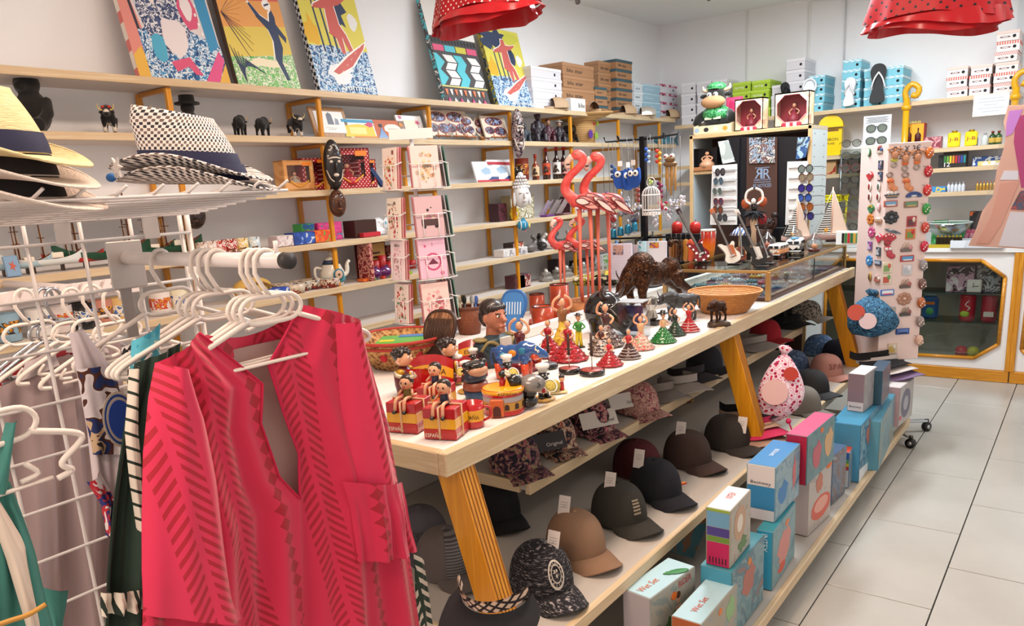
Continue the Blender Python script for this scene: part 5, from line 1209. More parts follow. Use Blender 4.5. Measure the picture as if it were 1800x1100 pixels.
for px,w_,h,lb,fr in((858,40,36,'white picture frame with a blue ribbon, left one on the third shelf','e6e6ea'),(886,44,38,'red, white and blue picture frame on the third shelf','e4e2e6')):
 pr=[('d9e2ec',[(.16,.25),(.84,.25),(.84,.78),(.16,.78)]),('9ab0c4',blob(.5,.52,.2,.18,12,.2)),('2f4a7a',[(.5,.1),(.9,.02),(1,.2),(.7,.24)]),('b9303a',[(.02,0),(1,0),(1,.08),(.02,.1)])]
 if px>870:pr.append(('b0303a',[(.0,.78),(1,.72),(1,.86),(0,.9)]))
 lpic(px,318,w_,h,mat(fr),mat('d9e2ec'),lb,2,16,0,pr)
def figbottle(px,py,hpx,rpx,gl,cap,lab,label,txt=None):
 p=lsx(2,px,py,XS-.08);u=mpp(p);h,r=hpx*u,rpx*u
 t=bottle('figure_bottle',label,p,r,h,mat('fb'+gl,gl,.15,coat=.5),mat(cap,.3),'figure bottles on the third shelf',mat(lab),R90-radians(30),.32,'bottle',.5,txt)
 g=G();m0=mat('fig_brown','3a2416',.35);g.ball((-r*.7,-r*.8,h*.28),(r*.5,r*.45,r*.6),m0,10,8);g.ball((-r*.7,-r*1.0,h*.28+r*.8),(r*.38,r*.36,r*.38),m0,10,8)
 for s in(-1,1):g.tube([(-r*.7+s*r*.4,-r*.9,h*.3),(-r*.7+s*r*.75,-r*1.1,h*.22)],r*.16,m0,6);g.tube([(-r*.7+s*r*.25,-r*.9,h*.12),(-r*.7+s*r*.35,-r*1.3,h*.03)],r*.2,m0,6)
 obj('bull_figure',g,t);return t
figbottle(961,315,54,7,'4a1e10','b02020','c94a2a','dark bottle with red cap, left of the tall pair','OSBORN');figbottle(979,314,56,7.5,'2a1008','b81e1e','d8d0c8','tall dark bottle with a white label and red cap');figbottle(992,314,56,7.5,'2a1008','b81e1e','c98a84','tall dark bottle with a pink label and red cap')
figbottle(942,317,44,6.5,'8a3a18','a8281c','d8b48a','squat amber bottle with a banded neck')
p=lsx(2,918,318,XS-.08);mug('bull tankard of dark red pottery behind the fourth post',p,.045,.14,mat('6a2416',rough=.3),mat('3a1810'),R90,None,'tankard',blots('tank',['7a2a18','c9822a','3a1a14'],40))
p=lsx(2,905,320,XS-.06);bull('small dark bull figure leaning on the tankard',p,.10,GLOSSBLK,rz=radians(70))
# ---- fourth shelf: boats at the left, trinkets, pink box
GH,RH,WH=mat('hull_green','1c4a34',.35),mat('hull_red','b02a24',.35),mat('hull_white','dfe4e2',.35)
for px,py,L_,hl,lb,ms in((75,452,.24,WH,'white hulled model ship with brown masts behind the grid',3),(128,446,.18,RH,'small red fishing boat model',1),(182,444,.30,GH,'large green and white trawler model with a name card',2),(252,436,.22,GH,'green trawler model behind the hook plate',2),(292,436,.26,GH,'green model ship at the right of the boats',3),(28,455,.2,mat('a9c4cc',rough=.3),'pale blue model boat at the left edge',1)):
 p=lsx(3,px,py,XS-.1);ship(lb,p,L_*1.2,hl,R90-radians(6),None,masts=ms)
lpic(17,447,26,36,mat('7a9ab8'),mat('7a9ab8'),'blue card with a red starfish behind the grid',3,12,0,[('c2503a',star(.5,.5,.1,.28,5))])
cols=['b02a24','c9a890','c23c2c','e0d2b8','a8c0cc']
for k,(px,c,lb)in enumerate(((352,'b9a090','pale glass trinket, leftmost of the row by the rod end'),(368,'c9b0a4','cream glass trinket in the row by the rod end'),(384,'b03028','red glass candle holder, left one'),(404,'a82820','red glass candle holder, right one'),(424,'d8b860','yellow printed shot glass'),(445,'b4ccd4','pale blue printed shot glass'))):
 p=lsx(3,px,437-(px-352)*.06,XS-.07);mug(lb,p,.030,.055,blots('trink%d'%k,[c,'e4dcd2',c,'6a4a3a'],50,rough=.25),None,0,'glass trinkets on the fourth shelf','trinket',cat='trinket',handle=False)
for px,py,wpx,hpx,c,lb in((467,433,32,18,['c9b4b4','e0d8d4','a89aa0'],'grey printed box on the fourth shelf'),(492,428,44,20,['24408a','2f58b0','c8d0dc'],'blue long box on the fourth shelf'),(523,424,34,20,['e07a24','d8482a','6aa03a'],'orange and green striped glass set'),(556,419,50,30,['d0307a','e04a92','c8386a','4a8ac0'],'bright pink box on the fourth shelf'),(517,415,26,32,['3f9a4a','2a5aa8','58b060'],'green and blue box behind the orange set')):
 p=ls(3,px,py);u=mpp(p);carton('printed_box',lb,'box',V((XS-(.06 if 'behind' not in lb and 'pink' not in lb else .14),p.y,SZ[3]+.001)),wpx*u*1.05,.07,hpx*u,mat(c[0]),R90,None,blots('pb'+c[0],c,22,3,1.2),mat(c[1]),mat(c[1]))
p=ls(3,607,415);carton('brown_case','dark brown domed box on the fourth shelf','box',V((XS-.1,p.y,SZ[3]+.001)),.15,.09,.085,mat('3a2018',rough=.4),R90,None,None,None,mat('4a2a20'))
for px,c,lb in((636,'c9c2c4','pale wrapped soap dish set'),(660,'4aa0b8','turquoise round dish standing on edge'),(676,'b8c4cc','grey printed round dish by the card rack')):
 p=ls(3,px,411);t=thing('round_dish',lb+' on the fourth shelf','dish',V((XS-.09,p.y,SZ[3]+.045)),rot=(radians(75),0,R90));g=G();g.lathe([(0,0),(.03,0),(.045,.01),(.045,.014),(.028,.005),(0,.005)],blots('rd'+c,[c,'e0e4e4',c],40,rough=.3),22);obj('dish',g,t);g=G();g.tube([(.028*cos(a),.028*sin(a),.006)for a in[2*pi*k/18 for k in range(18)]],.0018,mat('f0f0f0'),5,True);obj('ring',g,t)
p=ls(3,630,416);carton('red_packet','flat red packet on the fourth shelf edge','packet',V((XS-.05,p.y,SZ[3]+.001)),.12,.05,.022,mat('b82430'),R90)
def lcar(k,px,py,wpx,hpx,c,lb,d=.08,dx=-.07,top=None):
 p=ls(k,px,py);u=mpp(p);a=PX(px-wpx/2,py,XS-.05);b=PX(px+wpx/2,py,XS-.05)
 return carton('printed_box',lb,'box',V((XS+dx,p.y,SZ[k]+.001)),abs(b.y-a.y),d,hpx*u,mat(c[0]),R90,None,blots('lc'+c[0]+c[-1],c,30,3,1),mat(c[-1]),mat(top or c[0]))
p=ls(3,868,380);t=thing('yellow_flower_holder','yellow rose shaped candle holder on the fourth shelf','ornament',V((XS-.06,p.y,SZ[3]+.001)),R90)
g=G()
for k in range(8):a=2*pi*k/8;g.ball((.028*cos(a),-.01,.04+.028*sin(a)),(.02,.012,.02),mat('d8b82a',rough=.4),8,6)
obj('petals',g,t);g=G();g.ball((0,-.02,.04),.016,mat('e8e2d0'),8,6);obj('centre',g,t)
lcar(3,892,380,44,40,['a89a78','c9c2a8','8a7c5c','e0dccc'],'glittering straw coloured gift bag on the fourth shelf',dx=-.13)
lcar(3,850,383,16,30,['3a1820','5a2430','241014'],'dark wine box left of the yellow holder',dx=-.1)
for k,(px,c)in enumerate(((924,'6a3a7a'),(940,'4a2028'),(954,'7a5a5c'))):
 p=ls(3,px,373);t=thing('striped_scarf','striped folded scarf, %s of three in front of the maroon box'%['left','middle','right'][k],'scarf',V((XS-.06,p.y,SZ[3]+.001)),rot=(0,0,R90));g=G();g.grid(lambda u,v:V((lerp(-.04,.04,u)+.03*v,-.03+.06*(1-v),.10*v+.006*sin(9*u)+.004)),10,6,stripes('scarf'+c,c,'d8cccc','x',110,.5,rough=.9));g.box((0,-.02,.006),(.1,.06,.012),mat(c,.9),.003);obj('cloth',g,t)
p=ls(3,988,372);t=thing('letter_rack','maroon and white letter rack with scalloped back','box',V((XS-.1,p.y,SZ[3]+.001)),R90)
g=G();g.box((0,.03,.06),(.2,.08,.12),mat('4a1c26',rough=.5),.002);obj('box',g,t);g=G();g.prism([(-.1,0),(.1,0),(.1,.15)]+[(.06*cos(a),.15+.05*sin(a))for a in[pi*k/8 for k in range(9)]]+[(-.1,.15)],.008,blots('rackp',['b9b0ac','c9c2be','4a3a3c'],60),(0,.075,.02));obj('back',g,t)
g=G();g.box((0,-.02,.04),(.2,.012,.08),blots('rackf',['c9c2c2','d8d0d0','6a2a38'],40),.001);obj('front',g,t)
# ---- fifth shelf: mugs at the left, teapot, ashtrays, candle sets
MG=[(18,610,'8aa8b8','pale blue printed mug at the left edge'),(75,598,'d9d4ce','white mug with black script behind the grid'),(112,590,'d0c4c0','white mug with a small bull print'),(150,585,'1a1a1c','black mug with white lettering'),(183,578,'b87a6a','red zigzag mug behind the grid post'),(212,572,'c9a46a','patchwork printed mug right of the black mug'),(285,560,'d8ccc4','white mug with black cow patches behind the hangers'),(318,556,'d9d0b4','cream mug with yellow flowers behind the hangers')]
for k,(px,py,c,lb)in enumerate(MG):
 p=lsx(4,px,py,XS-.08);mug(lb,p,.042,.098,mat('mugb'+c,c,.2,coat=.4),None,R90+radians(30),'mugs on the fifth shelf',band=blots('mugp%d'%k,[c,['2a2a2a','e4dcd0','c23a2a','e8e2d8'][k%4],['c9862a','4a6a9a'][k%2]],60,rough=.25))
p=ls(4,553,490);t=thing('painted_teapot','tall painted pottery teapot with a medallion','teapot',V((XS-.08,p.y,SZ[4]+.001)),R90-radians(10));TPM=mat('teapot_cream','ddd6c8',.25,coat=.4)
g=G();g.lathe([(0,0),(.05,0),(.062,.03),(.06,.07),(.042,.11),(.034,.125)],TPM,24);obj('body',g,t)
g=G();g.lathe([(.06,.018),(.0635,.03),(.0632,.045)],mat('4a8a94'),24);g.lathe([(.0445,.108),(.0365,.122),(.0345,.128)],mat('2a3a54'),24);obj('painted_bands',g,t)
g=G();g.lathe([(.034,.125),(.03,.14),(.012,.15),(.008,.158),(.011,.165),(0,.172)],TPM,20);obj('lid',g,t)
g=G();g.tube(curve([(-.055,0,.09),(-.09,0,.095),(-.092,0,.05),(-.06,0,.035)],12),.007,TPM,7);obj('handle',g,t)
g=G();g.tube(curve([(.055,0,.04),(.085,0,.06),(.09,0,.10),(.105,0,.115)],10),[.012]*6+[.009]*6,TPM,7);obj('spout',g,t)
g=G();g.T=FRONT(0,-.0625,.058);g.lathe([(0,.003),(.028,.002),(.03,0)],mat('2a6a7a'),20);g.lathe([(0,.0045),(.02,.004),(.022,.003)],mat('c9a890'),18);g.lathe([(0,.006),(.006,.005)],mat('5a2a1c'),10);obj('medallion',g,t)
for k,(px,py,c,lb)in enumerate(((492,504,'4a2a20','dark patterned ashtray, left one below the teapot'),(515,507,'b8a490','silver rimmed patterned ashtray, front one'),(548,503,'2a2420','black and red patterned ashtray in the middle'),(578,500,'6a2a1e','red and black patterned ashtray right of the teapot'),(528,499,'3a3028','dark patterned ashtray behind the front ones'))):
 p=lsx(4,px,py,XS-(.06 if k in(1,3)else .11));pot('ashtray',lb,p,[(0,0),(.05,0),(.054,.02),(.056,.042),(.048,.042),(.044,.016),(0,.012)],blots('ash%d'%k,[c,'d8c8b0',c,'a03024'],55,rough=.25),22,cat='ashtray',group='patterned ashtrays',rim=(.052,.042,.004,mat('b9a894',.3)))
lcar(4,460,512,70,14,['2a48a0','2f58b8','c8d0e0'],'blue bag lying on the fifth shelf behind the hooks')
p=ls(4,418,524);t=thing('straw_pouch','tan straw pouch behind the hanger hooks','pouch',V((XS-.08,p.y,SZ[4]+.001)),R90);g=G();g.ball((0,0,.05),(.10,.05,.05),mat('c9a050',.8),16,10);obj('pouch',g,t);g=G();g.tube(curve([(-.08,-.045,.05),(0,-.055,.08),(.08,-.045,.05)],8),.005,mat('9a6a2c'),5);obj('band',g,t)
def candleset(px,py,wpx,hpx,lb,dx):
 p=ls(4,px,py);u=mpp(p);w_,h=wpx*u,hpx*u;t=thing('candle_set',lb,'gift set',V((XS+dx,p.y,SZ[4]+.001)),R90)
 g=G();g.box((0,.03,h/2),(w_,.02,h),mat('6a1c22'),.001);g.box((-w_/2+.012,-.02,h/2),(.024,.1,h),blots('setp',['7a1c24','c98a7a','7a1c24'],40));obj('box',g,t)
 g=G();g.box((.01,.018,h*.5),(w_*.8,.004,h*.9),mat('c9a45a'));obj('backing',g,t)
 g=G()
 for k in range(7):g.box((-.0,.012,.012+.02*k),(w_*.5,.004,.008),mat('4a1418'))
 obj('slatted_mat',g,t);g=G()
 for k,hh in enumerate((.5,.62,.42)):g.lathe([(0,.02),(.022,.02),(.022,h*hh),(0,h*hh)],mat('candle_red','a01c20',.4),16,(.01+.05*(k-.6),-.02,0))
 obj('candles',g,t)
candleset(628,484,66,62,'red candle gift set behind the second post',-.07);candleset(676,476,44,50,'red candle gift set partly behind the card rack',-.1)
for px,lb in((656,'glossy purple round pot, left one'),(674,'glossy purple round pot, right one')):
 p=lsx(4,px,480,XS-.05);pot('purple_pot',lb,p,[(0,0),(.03,0),(.046,.025),(.045,.045),(.022,.062),(.02,.066),(0,.066)],mat('purple_glaze','5a1e5a',.12,coat=.6),22,group='purple pots',rim=(.021,.065,.004,mat('3a1440')))
for k in range(6):p=ls(4,614+k*14,493-k*2.5);carton('small_packet','%s small packet lying along the fifth shelf edge, number %s from the post'%(['orange','green','red','yellow','orange red','lime'][k],['one','two','three','four','five','six'][k]),'packet',V((XS-.045,p.y,SZ[4]+.001)),.06,.05,.014,mat(['d86a2a','5aa04a','c23a2a','d8b84a','d0502a','9ab83a'][k]),R90+.2*k,'small packets')
lcar(4,866,440,46,12,['dcd6d2','c9c4c4','8a8488'],'white printed flat box on the fifth shelf');lcar(4,878,434,22,20,['3a3030','c0503a','d8d0c8','6a5a50'],'small fireplace ornament box on the fifth shelf',dx=-.1)
for k,(px,c,lb)in enumerate(((902,'6a6460','grey stone ornament'),(920,'2e2a28','dark figure ornament'),(934,'d4cec8','white swan ornament'),(952,'4a4648','grey animal ornament'),(966,'8a8480','pale stone ornament'))):
 p=ls(4,px,430-(px-900)*.18);t=thing('stone_ornament',lb+' in the row on the fifth shelf','ornament',V((XS-.07,p.y,SZ[4]+.001)),R90+k,sc=1.45);g=G();m0=mat('orn'+c,c,.4);g.ball((0,0,.02),(.04,.025,.02),m0,12,8);g.tube(curve([(.02,0,.025),(.035,0,.05),(.02,0,.065)],6),[.012]*3+[.01]*4,m0,8);g.ball((.018,0,.068),(.014,.011,.011),m0,8,6);obj('body',g,t)
 # ---- sixth shelf, far part
for k,(px,py,c,lb)in enumerate(((878,505,['4a2428','6a3a38','2a2a34'],'dark red printed tin on the sixth shelf'),(896,503,['5a4048','8a2a2a','c9b0a0'],'brown printed tin on the sixth shelf'))):lcar(5,px,py,20,22,c,lb)
random.seed(3)
for k in range(13):
 px=928+k*9.5;p=ls(5,px,492-(px-925)*.17);c=['9a948c','b9b0a8','7a746c','a8a49c'][k%4];t=thing('crystal_trinket','%s trinket, number %s along the sixth shelf'%(['silver grey','pale','dark grey','grey'][k%4],['one','two','three','four','five','six','seven','eight','nine','ten','eleven','twelve','thirteen'][k]),'trinket',V((XS-.06-.05*(k%2),p.y,SZ[5]+.001)),k*1.1,'trinkets on the sixth shelf',sc=1.5)
 g=G();m0=mat('tr'+c,c,.25,.3);g.lathe([(0,0),(.03,0),(.034,.012),(.02,.022),(.024,.034),(0,.04)],m0,8,smooth=False);obj('body',g,t);g=G();g.ball((0,0,.044),.009,mat('d8d4cc',.15),8,6);obj('knob',g,t)
lcar(5,1010,470,40,20,['26242a','3a3a40','1a1a1e'],'dark boxed set at the back of the sixth shelf',dx=-.13);lcar(5,1032,466,24,24,['d4d0d4','6a9a3a','e4e0e0'],'white and green box behind the flamingo legs',dx=-.06);lcar(5,978,486,12,30,['3a2a2e','1e1a1e','5a4a4c'],'dark upright card on the sixth shelf',dx=-.14)
# == goods on the table top
def tt(px,py,z=TZ):return PZ(px,py,z+.0012)
RED,YELO=mat('glaze_red','b3161c',.22,coat=.5),mat('glaze_yellow','e2a31c',.25,coat=.5)
def fz(p,turn=0):return atan2(p.x,-p.y)+pi+radians(turn)if False else atan2(EYE.x-p.x,-(EYE.y-p.y))*1.0+radians(turn)
def cube(px,py,label,s=.078,turn=-22,doll=True,bullh=False):
 p=tt(px,py);t=thing('gift_cube',label,'souvenir',p,fz(p,turn),'red and yellow gift cubes');h=s*.92
 g=G()
 for k,m in enumerate((RED,YELO,RED)):g.box((0,0,h*(k+.5)/3),(s,s,h/3),m,.0012)
 obj('box',g,t);g=G();rp=mat('rope','d8b08a',.8)
 for a,b in(((-s*.51,0),(s*.51,0)),((0,-s*.51),(0,s*.51))):
  x,y=a;g.tube([(x,y,.002),(x,y,h+.002),(b[0],b[1],h+.002),(b[0],b[1],.002)],.0032,rp,6)
 obj('string',g,t);decal(t,'lettering','ESPAÑA',.012,'f4ecd8',FRONT(-s*.2,-s*.503,h*.15),s*.5);decal(t,'lettering','ESPAÑA',.012,'f4ecd8',SIDE(s*.503,-s*.2,h*.15),s*.5)
 if doll:
  g=G();g.tube([(0,0,h),(0,0,h+.03)],[.014,.008],mat('doll_navy' if not bullh else 'doll_olive','26304a' if not bullh else '7a6a2c',.4),10);obj('torso',g,t)
  g=G()
  for q in(-1,1):g.tube(curve([(q*.008,0,h+.006),(q*.012,-s*.45,h+.008),(q*.013,-s*.56,h-.018)],8),.0045,SKIN,6);g.tube([(q*.012,0,h+.026),(q*.022,-.012,h+.012)],.0035,SKIN,6)
  g.ball((0,-.002,h+.042),.017,SKIN,10,8);obj('skin',g,t)
  g=G();g.ball((0,.003,h+.047),(.0185,.0175,.017),HAIR,10,8)
  for q in(-1,1):g.ball((q*.014,-s*.58,h-.022),(.006,.009,.005),GLOSSBLK,8,5)
  e=G()
  for q in(-1,1):e.ball((q*.006,-.0165,h+.044),(.0028,.002,.0035),mat('101010'),6,4)
  e.ball((0,-.0175,h+.034),(.005,.002,.0015),mat('a83a34'),6,4);obj('face',e,t)
  if bullh:
   for q in(-1,1):g.tube(curve([(q*.012,0,h+.056),(q*.026,-.002,h+.06),(q*.028,-.006,h+.072)],6),[.005]*4+[.004,.002,.001],mat('e0d0b0'),6)
  obj('hair',g,t)
 return t
cube(786,763,'front red and yellow gift cube with a doll in red, at the table corner',.084,-24);cube(722,752,'red and yellow gift cube with a bull headed doll, beside the pink dress',.084,-30,True,True);cube(770,722,'red and yellow gift cube with a boy doll, behind the front cube',.080,-26)
p=tt(832,748);t=mug('small red and yellow lettered mug beside the front gift cube',p,.029,.062,RED,mat('5a1014'),fz(p,-10),None,'souvenir_mug',YELO,'ESPAÑA')
p=tt(886,722);t=thing('bullring_model','round red and yellow bullring model with arched gate','souvenir',p,fz(p,-6));r=.055
g=G();g.lathe([(0,0),(r,0),(r*1.02,.004),(r,.012),(r*.98,.05),(r,.052),(r*1.04,.056),(r*1.04,.068),(r*.72,.066),(r*.66,.058),(0,.056)],RED,32);obj('wall',g,t)
g=G();g.lathe([(r*1.0,.013),(r*1.006,.014),(r*1.0,.034),(r*.99,.035)],mat('b98a3a'),32);g.lathe([(r*.995,.036),(r*.999,.037),(r*.995,.049),(r*.985,.0495)],mat('a9a0a0'),32);g.lathe([(r*1.042,.0575),(r*1.05,.060),(r*1.042,.0668),(r*.9,.0685)],YELO,32);obj('bands',g,t)
g=G()
for k in range(12):
 a=2*pi*k/12+.26;T=FR((r*1.002*cos(a),r*1.002*sin(a),.024),(-sin(a),cos(a),0),(0,0,1));g.T=T;g.prism([(-.006,-.008),(.006,-.008),(.006,.002)]+[(.006*cos(q),.002+.006*sin(q))for q in(.6,1.2,1.9,2.5)]+[(-.006,.002)],.0012,mat('3a1c14'),(0,0,0),((1,0,0),(0,1,0)))
obj('arches',g,t);g=G();g.box((-.012,-r*.96,.024),(.036,.02,.048),mat('c8602c'),.003);obj('gate',g,t)
g=G();g.prism([(-.010,0),(.010,0),(.010,.018)]+[(.01*cos(q),.018+.01*sin(q))for q in(.6,1.2,1.9,2.5)]+[(-.010,.018)],.002,mat('4a1a10'),(-.012,-r*.96-.010,.003));obj('gate_door',g,t)
decal(t,'lettering','ESPAÑA',.009,'2a1408',FRONT(.018,-r*1.055,.062),.05)
g=G();g.tube([(0,.01,.058),(0,.01,.09)],[.012,.007],RED,8);g.ball((0,.006,.10),.010,GLOSSBLK);g.prism([(0,0),(.022,-.006),(.008,.03)],.004,YELO,(.004,-.002,.062));obj('bullfighter',g,t)
def kid(px,py,h,label,cape=True):
 p=tt(px,py);t=thing('matador_figure',label,'figurine',p,fz(p,62),None,sc=h)
 g=G();g.tube([(0,0,0),(0,0,.2),(0,0,.42),(0,-.02,.58)],[.16,.2,.21,.1],mat('matador_red','5e1a1e',.35),14);obj('jacket',g,t)
 g=G()
 for s in(-1,1):g.ball((s*.19,-.02,.5),(.09,.1,.07),mat('gold_braid','b98a2a',.35,.4),10,8);g.tube([(s*.09,-.19,.5),(s*.11,-.2,.25)],.022,mat('gold_braid'),6);g.tube(curve([(s*.2,-.05,.46),(s*.26,-.12,.3),(s*.16,-.22,.22)],8),.05,mat('matador_red'),8)
 obj('gold_trim',g,t);g=G();g.box((0,-.17,.40),(.12,.08,.2),mat('e4dcd0'),.02);obj('shirt',g,t)
 g=G();g.ball((0,-.02,.76),(.17,.18,.18),SKIN,14,10);g.ball((0,-.2,.74),(.03,.04,.035),SKIN,8,6)
 for s in(-1,1):g.ball((s*.16,-.23,.22),.04,SKIN,8,6);g.ball((s*.17,0,.75),(.025,.04,.05),SKIN,8,6)
 obj('head',g,t);g=G()
 g.ball((0,.03,.82),(.185,.18,.16),HAIR,12,8)
 for k in range(16):a=k*2.4;q=.04+.145*(k/16)**.5;g.ball((q*cos(a),.02+q*sin(a),.955-.9*q*q*3),.05,HAIR,6,5)
 obj('curly_hair',g,t);g=G()
 for s in(-1,1):g.ball((s*.065,-.175,.79),(.026,.014,.03),mat('f4f0ea'),8,6);g.ball((s*.065,-.19,.79),(.012,.008,.016),mat('241510'),6,5)
 obj('eyes',g,t)
 if cape:
  g=G();g.grid(lambda u,v:V((lerp(-.1,.75,u),-.12-.42*u-.05*sin(6*u),.02+v*(.52-.2*u)+.02*sin(5*u))),14,6,RED);g.grid(lambda u,v:V((lerp(.75,-.1,u),-.10-.42*(1-u)-.05*sin(6-6*u),.02+v*(.52-.2*(1-u))+.02*sin(5-5*u))),14,6,RED);obj('cape',g,t)
 return t
kid(713,692,.145,'curly haired matador figure in dark red, beside the pink dress');kid(792,674,.148,'curly haired matador figure in dark red, beside the woven fan')
for k,(px,py,tw,lb)in enumerate(((752,690,-18,'large curved red and yellow lettered dish behind the gift cubes'),(832,646,-12,'curved red and yellow lettered dish behind the second matador'))):
 p=tt(px,py);t=thing('lettered_dish',lb,'dish',p,fz(p,tw));w_,h=(.15,.085)if k==0 else(.12,.07)
 def sh(u,v,o=0):a=lerp(-.9,.9,u);return V((w_*.62*sin(a),w_*.35*(1-cos(a))*-1+.04+o+.028*v,.004+h*v*(1+.15*cos(2*a))))
 g=G();
 for v0,v1,m in((0,.38,RED),(.38,.70,YELO),(.70,1,RED)):g.grid(lambda u,v:sh(u,lerp(v0,v1,v)),16,3,m);g.grid(lambda u,v:sh(1-u,lerp(v0,v1,v),.005),16,3,m)
 obj('dish',g,t)
 g=G();vs,fs=text_mesh('ESPAÑA');x0=min(v[0]for v in vs);x1=max(v[0]for v in vs);y1=max(v[1]for v in vs)
 g.add([sh(lerp(.2,.8,(x-x0)/(x1-x0)),lerp(.44,.64,y/y1),-.0012)for x,y in vs],fs,mat('3a1408'));obj('lettering',g,t)
 g=G();g.lathe([(0,0),(w_*.42,0),(w_*.46,.012),(w_*.4,.008),(0,.006)],RED,24,(0,-.03,0));obj('base',g,t)
p=tt(738,722);pot('red_cup','plain glossy red round cup behind the gift cubes',p,[(0,0),(.022,0),(.034,.02),(.036,.04),(.028,.056),(.024,.056),(.03,.04),(.026,.02),(0,.012)],RED,20,cat='cup')
def chef(px,py,h,label,turn=0,pan=True):
 p=tt(px,py);t=thing('chef_bull_figure',label,'figurine',p,fz(p,25+turn),'chef bull figures with paella pans',sc=h)
 g=G();g.lathe([(0,0),(.30,0),(.32,.03),(.28,.06),(0,.06)],mat('base_ochre','d0a052',.4),18);obj('base',g,t)
 g=G();g.tube([(-.08,0,.06),(-.08,0,.25)],.075,GLOSSBLK,8);g.tube([(.08,0,.06),(.08,0,.25)],.075,GLOSSBLK,8)
 for s in(-1,1):g.ball((s*.1,-.06,.085),(.09,.13,.05),GLOSSBLK,8,6)
 obj('legs',g,t)
 g=G();g.tube([(0,0,.22),(0,-.01,.36),(0,0,.54)],[.16,.18,.11],mat('chef_white','e8e2da',.3),14);obj('apron',g,t)
 g=G();g.box((-.07,-.15,.3),(.1,.06,.14),RED,.01);g.box((.07,-.15,.3),(.1,.06,.14),YELO,.01);g.tube([(.12*cos(a),.11*sin(a),.54)for a in[2*pi*k/14 for k in range(14)]],.03,RED,6,True);obj('flag_pockets',g,t)
 g=G();g.ball((0,-.02,.66),(.13,.13,.12),GLOSSBLK);g.ball((0,-.15,.62),(.09,.09,.07),GLOSSBLK)
 for s in(-1,1):g.ball((s*.15,0,.68),(.06,.03,.035),GLOSSBLK,8,6);g.tube([(s*.15,0,.5),(s*.24,-.12,.4),(s*.16,-.24,.42)],.05,GLOSSBLK,8)
 obj('head',g,t);g=G()
 for s in(-1,1):g.ball((s*.05,-.125,.70),.024,mat('f4f0ea'),8,6);g.tube([(s*.09,0,.75),(s*.16,-.02,.80)],[.03,.01],mat('e8dcc0'),6)
 obj('eyes_and_horns',g,t)
 g=G();g.lathe([(.11,.76),(.12,.84),(.19,.88),(.18,.97),(.08,1.0),(0,1.0)],mat('chef_white'),16,wob=lambda th,i:1+.08*cos(5*th)*(i>1));obj('chef_hat',g,t)
 if pan:
  g=G();g.T=M.Translation((.06,-.30,.42))@M.Rotation(radians(55),4,'X');g.lathe([(0,0),(.17,0),(.19,.05),(.17,.05),(.16,.03),(0,.03)],mat('pan_white','e4e0d8',.3),18);obj('pan',g,t)
  g=G();g.T=M.Translation((.06,-.30,.42))@M.Rotation(radians(55),4,'X');g.lathe([(0,.045),(.10,.042),(.16,.034)],blots('paella',['d8b83a','e8cf6a','6a8a3a','c85a2a'],60),16);obj('paella',g,t)
 return t
for px,py,h,tr,lb in((956,702,.105,0,'chef bull figure standing alone at the front right of its group'),(806,672,.09,-20,'chef bull figure behind the barrel bull, left'),(822,688,.095,10,'chef bull figure directly behind the bullring model'),(834,656,.085,-10,'chef bull figure behind, close to the blue bull'),(893,676,.095,0,'chef bull figure between the grey figure and blue bull')):chef(px,py,h,lb,tr)
p=tt(982,690);t=thing('waiter_figure','small figure with a paella pan on a cream base, right of the lone chef bull','figurine',p,fz(p,10),sc=.055)
g=G();g.box((0,0,.06),(.9,.55,.12),mat('e0cf9a',.4),.04);obj('base',g,t);g=G();g.T=M.Translation((-.25,-.12,.42))@M.Rotation(radians(60),4,'X');g.lathe([(0,0),(.32,0),(.34,.06),(0,.05)],blots('paella',['d8b83a'],60),18);obj('pan',g,t)
g=G();g.tube([(.2,.05,.1),(.2,.05,.55)],[.14,.1],RED,10);obj('coat',g,t);g=G();g.ball((.2,.02,.72),.15,SKIN);obj('head',g,t);g=G();g.ball((.2,.06,.80),.16,HAIR);obj('hair',g,t)
p=tt(838,700);t=thing('barrel_bull','bull figure with big muzzle in a bullfighter hat sitting on a blue and brown barrel','figurine',p,fz(p,45))
g=G();g.lathe([(0,0),(.03,0),(.036,.02),(.03,.026),(0,.026)],mat('barrel_blue','2c4a6a',.35),20);g.lathe([(.031,.026),(.038,.034),(.034,.05),(0,.05)],mat('barrel_brown','8a4a34',.35),20);obj('barrel',g,t)
g=G();g.ball((0,0,.065),(.04,.03,.022),mat('bull_navy','2a3444',.35));obj('body',g,t);g=G();g.ball((0,-.012,.083),(.034,.026,.018),mat('muzzle_tan','b98a6a',.35),12,8);obj('muzzle',g,t)
g=G();g.lathe([(0,.088),(.032,.09),(.03,.104),(.022,.108),(0,.108)],GLOSSBLK,18)
for s in(-1,1):g.ball((s*.034,0,.103),(.011,.014,.010),GLOSSBLK,8,6)
obj('hat',g,t)
p=tt(929,716);t=thing('grey_bull_figure','shiny grey and black bull figure bending over with round rump','figurine',p,fz(p,0));GR=mat('pewter','8a8480',.25,.4)
g=G();g.ball((.012,0,.066),(.038,.03,.026),GR,16,10);obj('rump',g,t);g=G();g.ball((0,0,.018),(.028,.026,.018),GLOSSBLK,12,8);g.ball((.004,0,.042),(.022,.02,.016),GLOSSBLK,10,8);g.ball((-.035,-.01,.078),(.022,.02,.02),GLOSSBLK,10,8);obj('legs',g,t)
g=G();g.tube(curve([(.03,-.028,.075),(.034,-.032,.066),(.027,-.031,.062)],6),.002,GLOSSBLK,5)
for s in(-1,1):g.tube([(-.045,s*.012,.092),(-.058,s*.02,.104)],[.005,.002],mat('e8dcc0'),6)
obj('tail_and_horns',g,t)
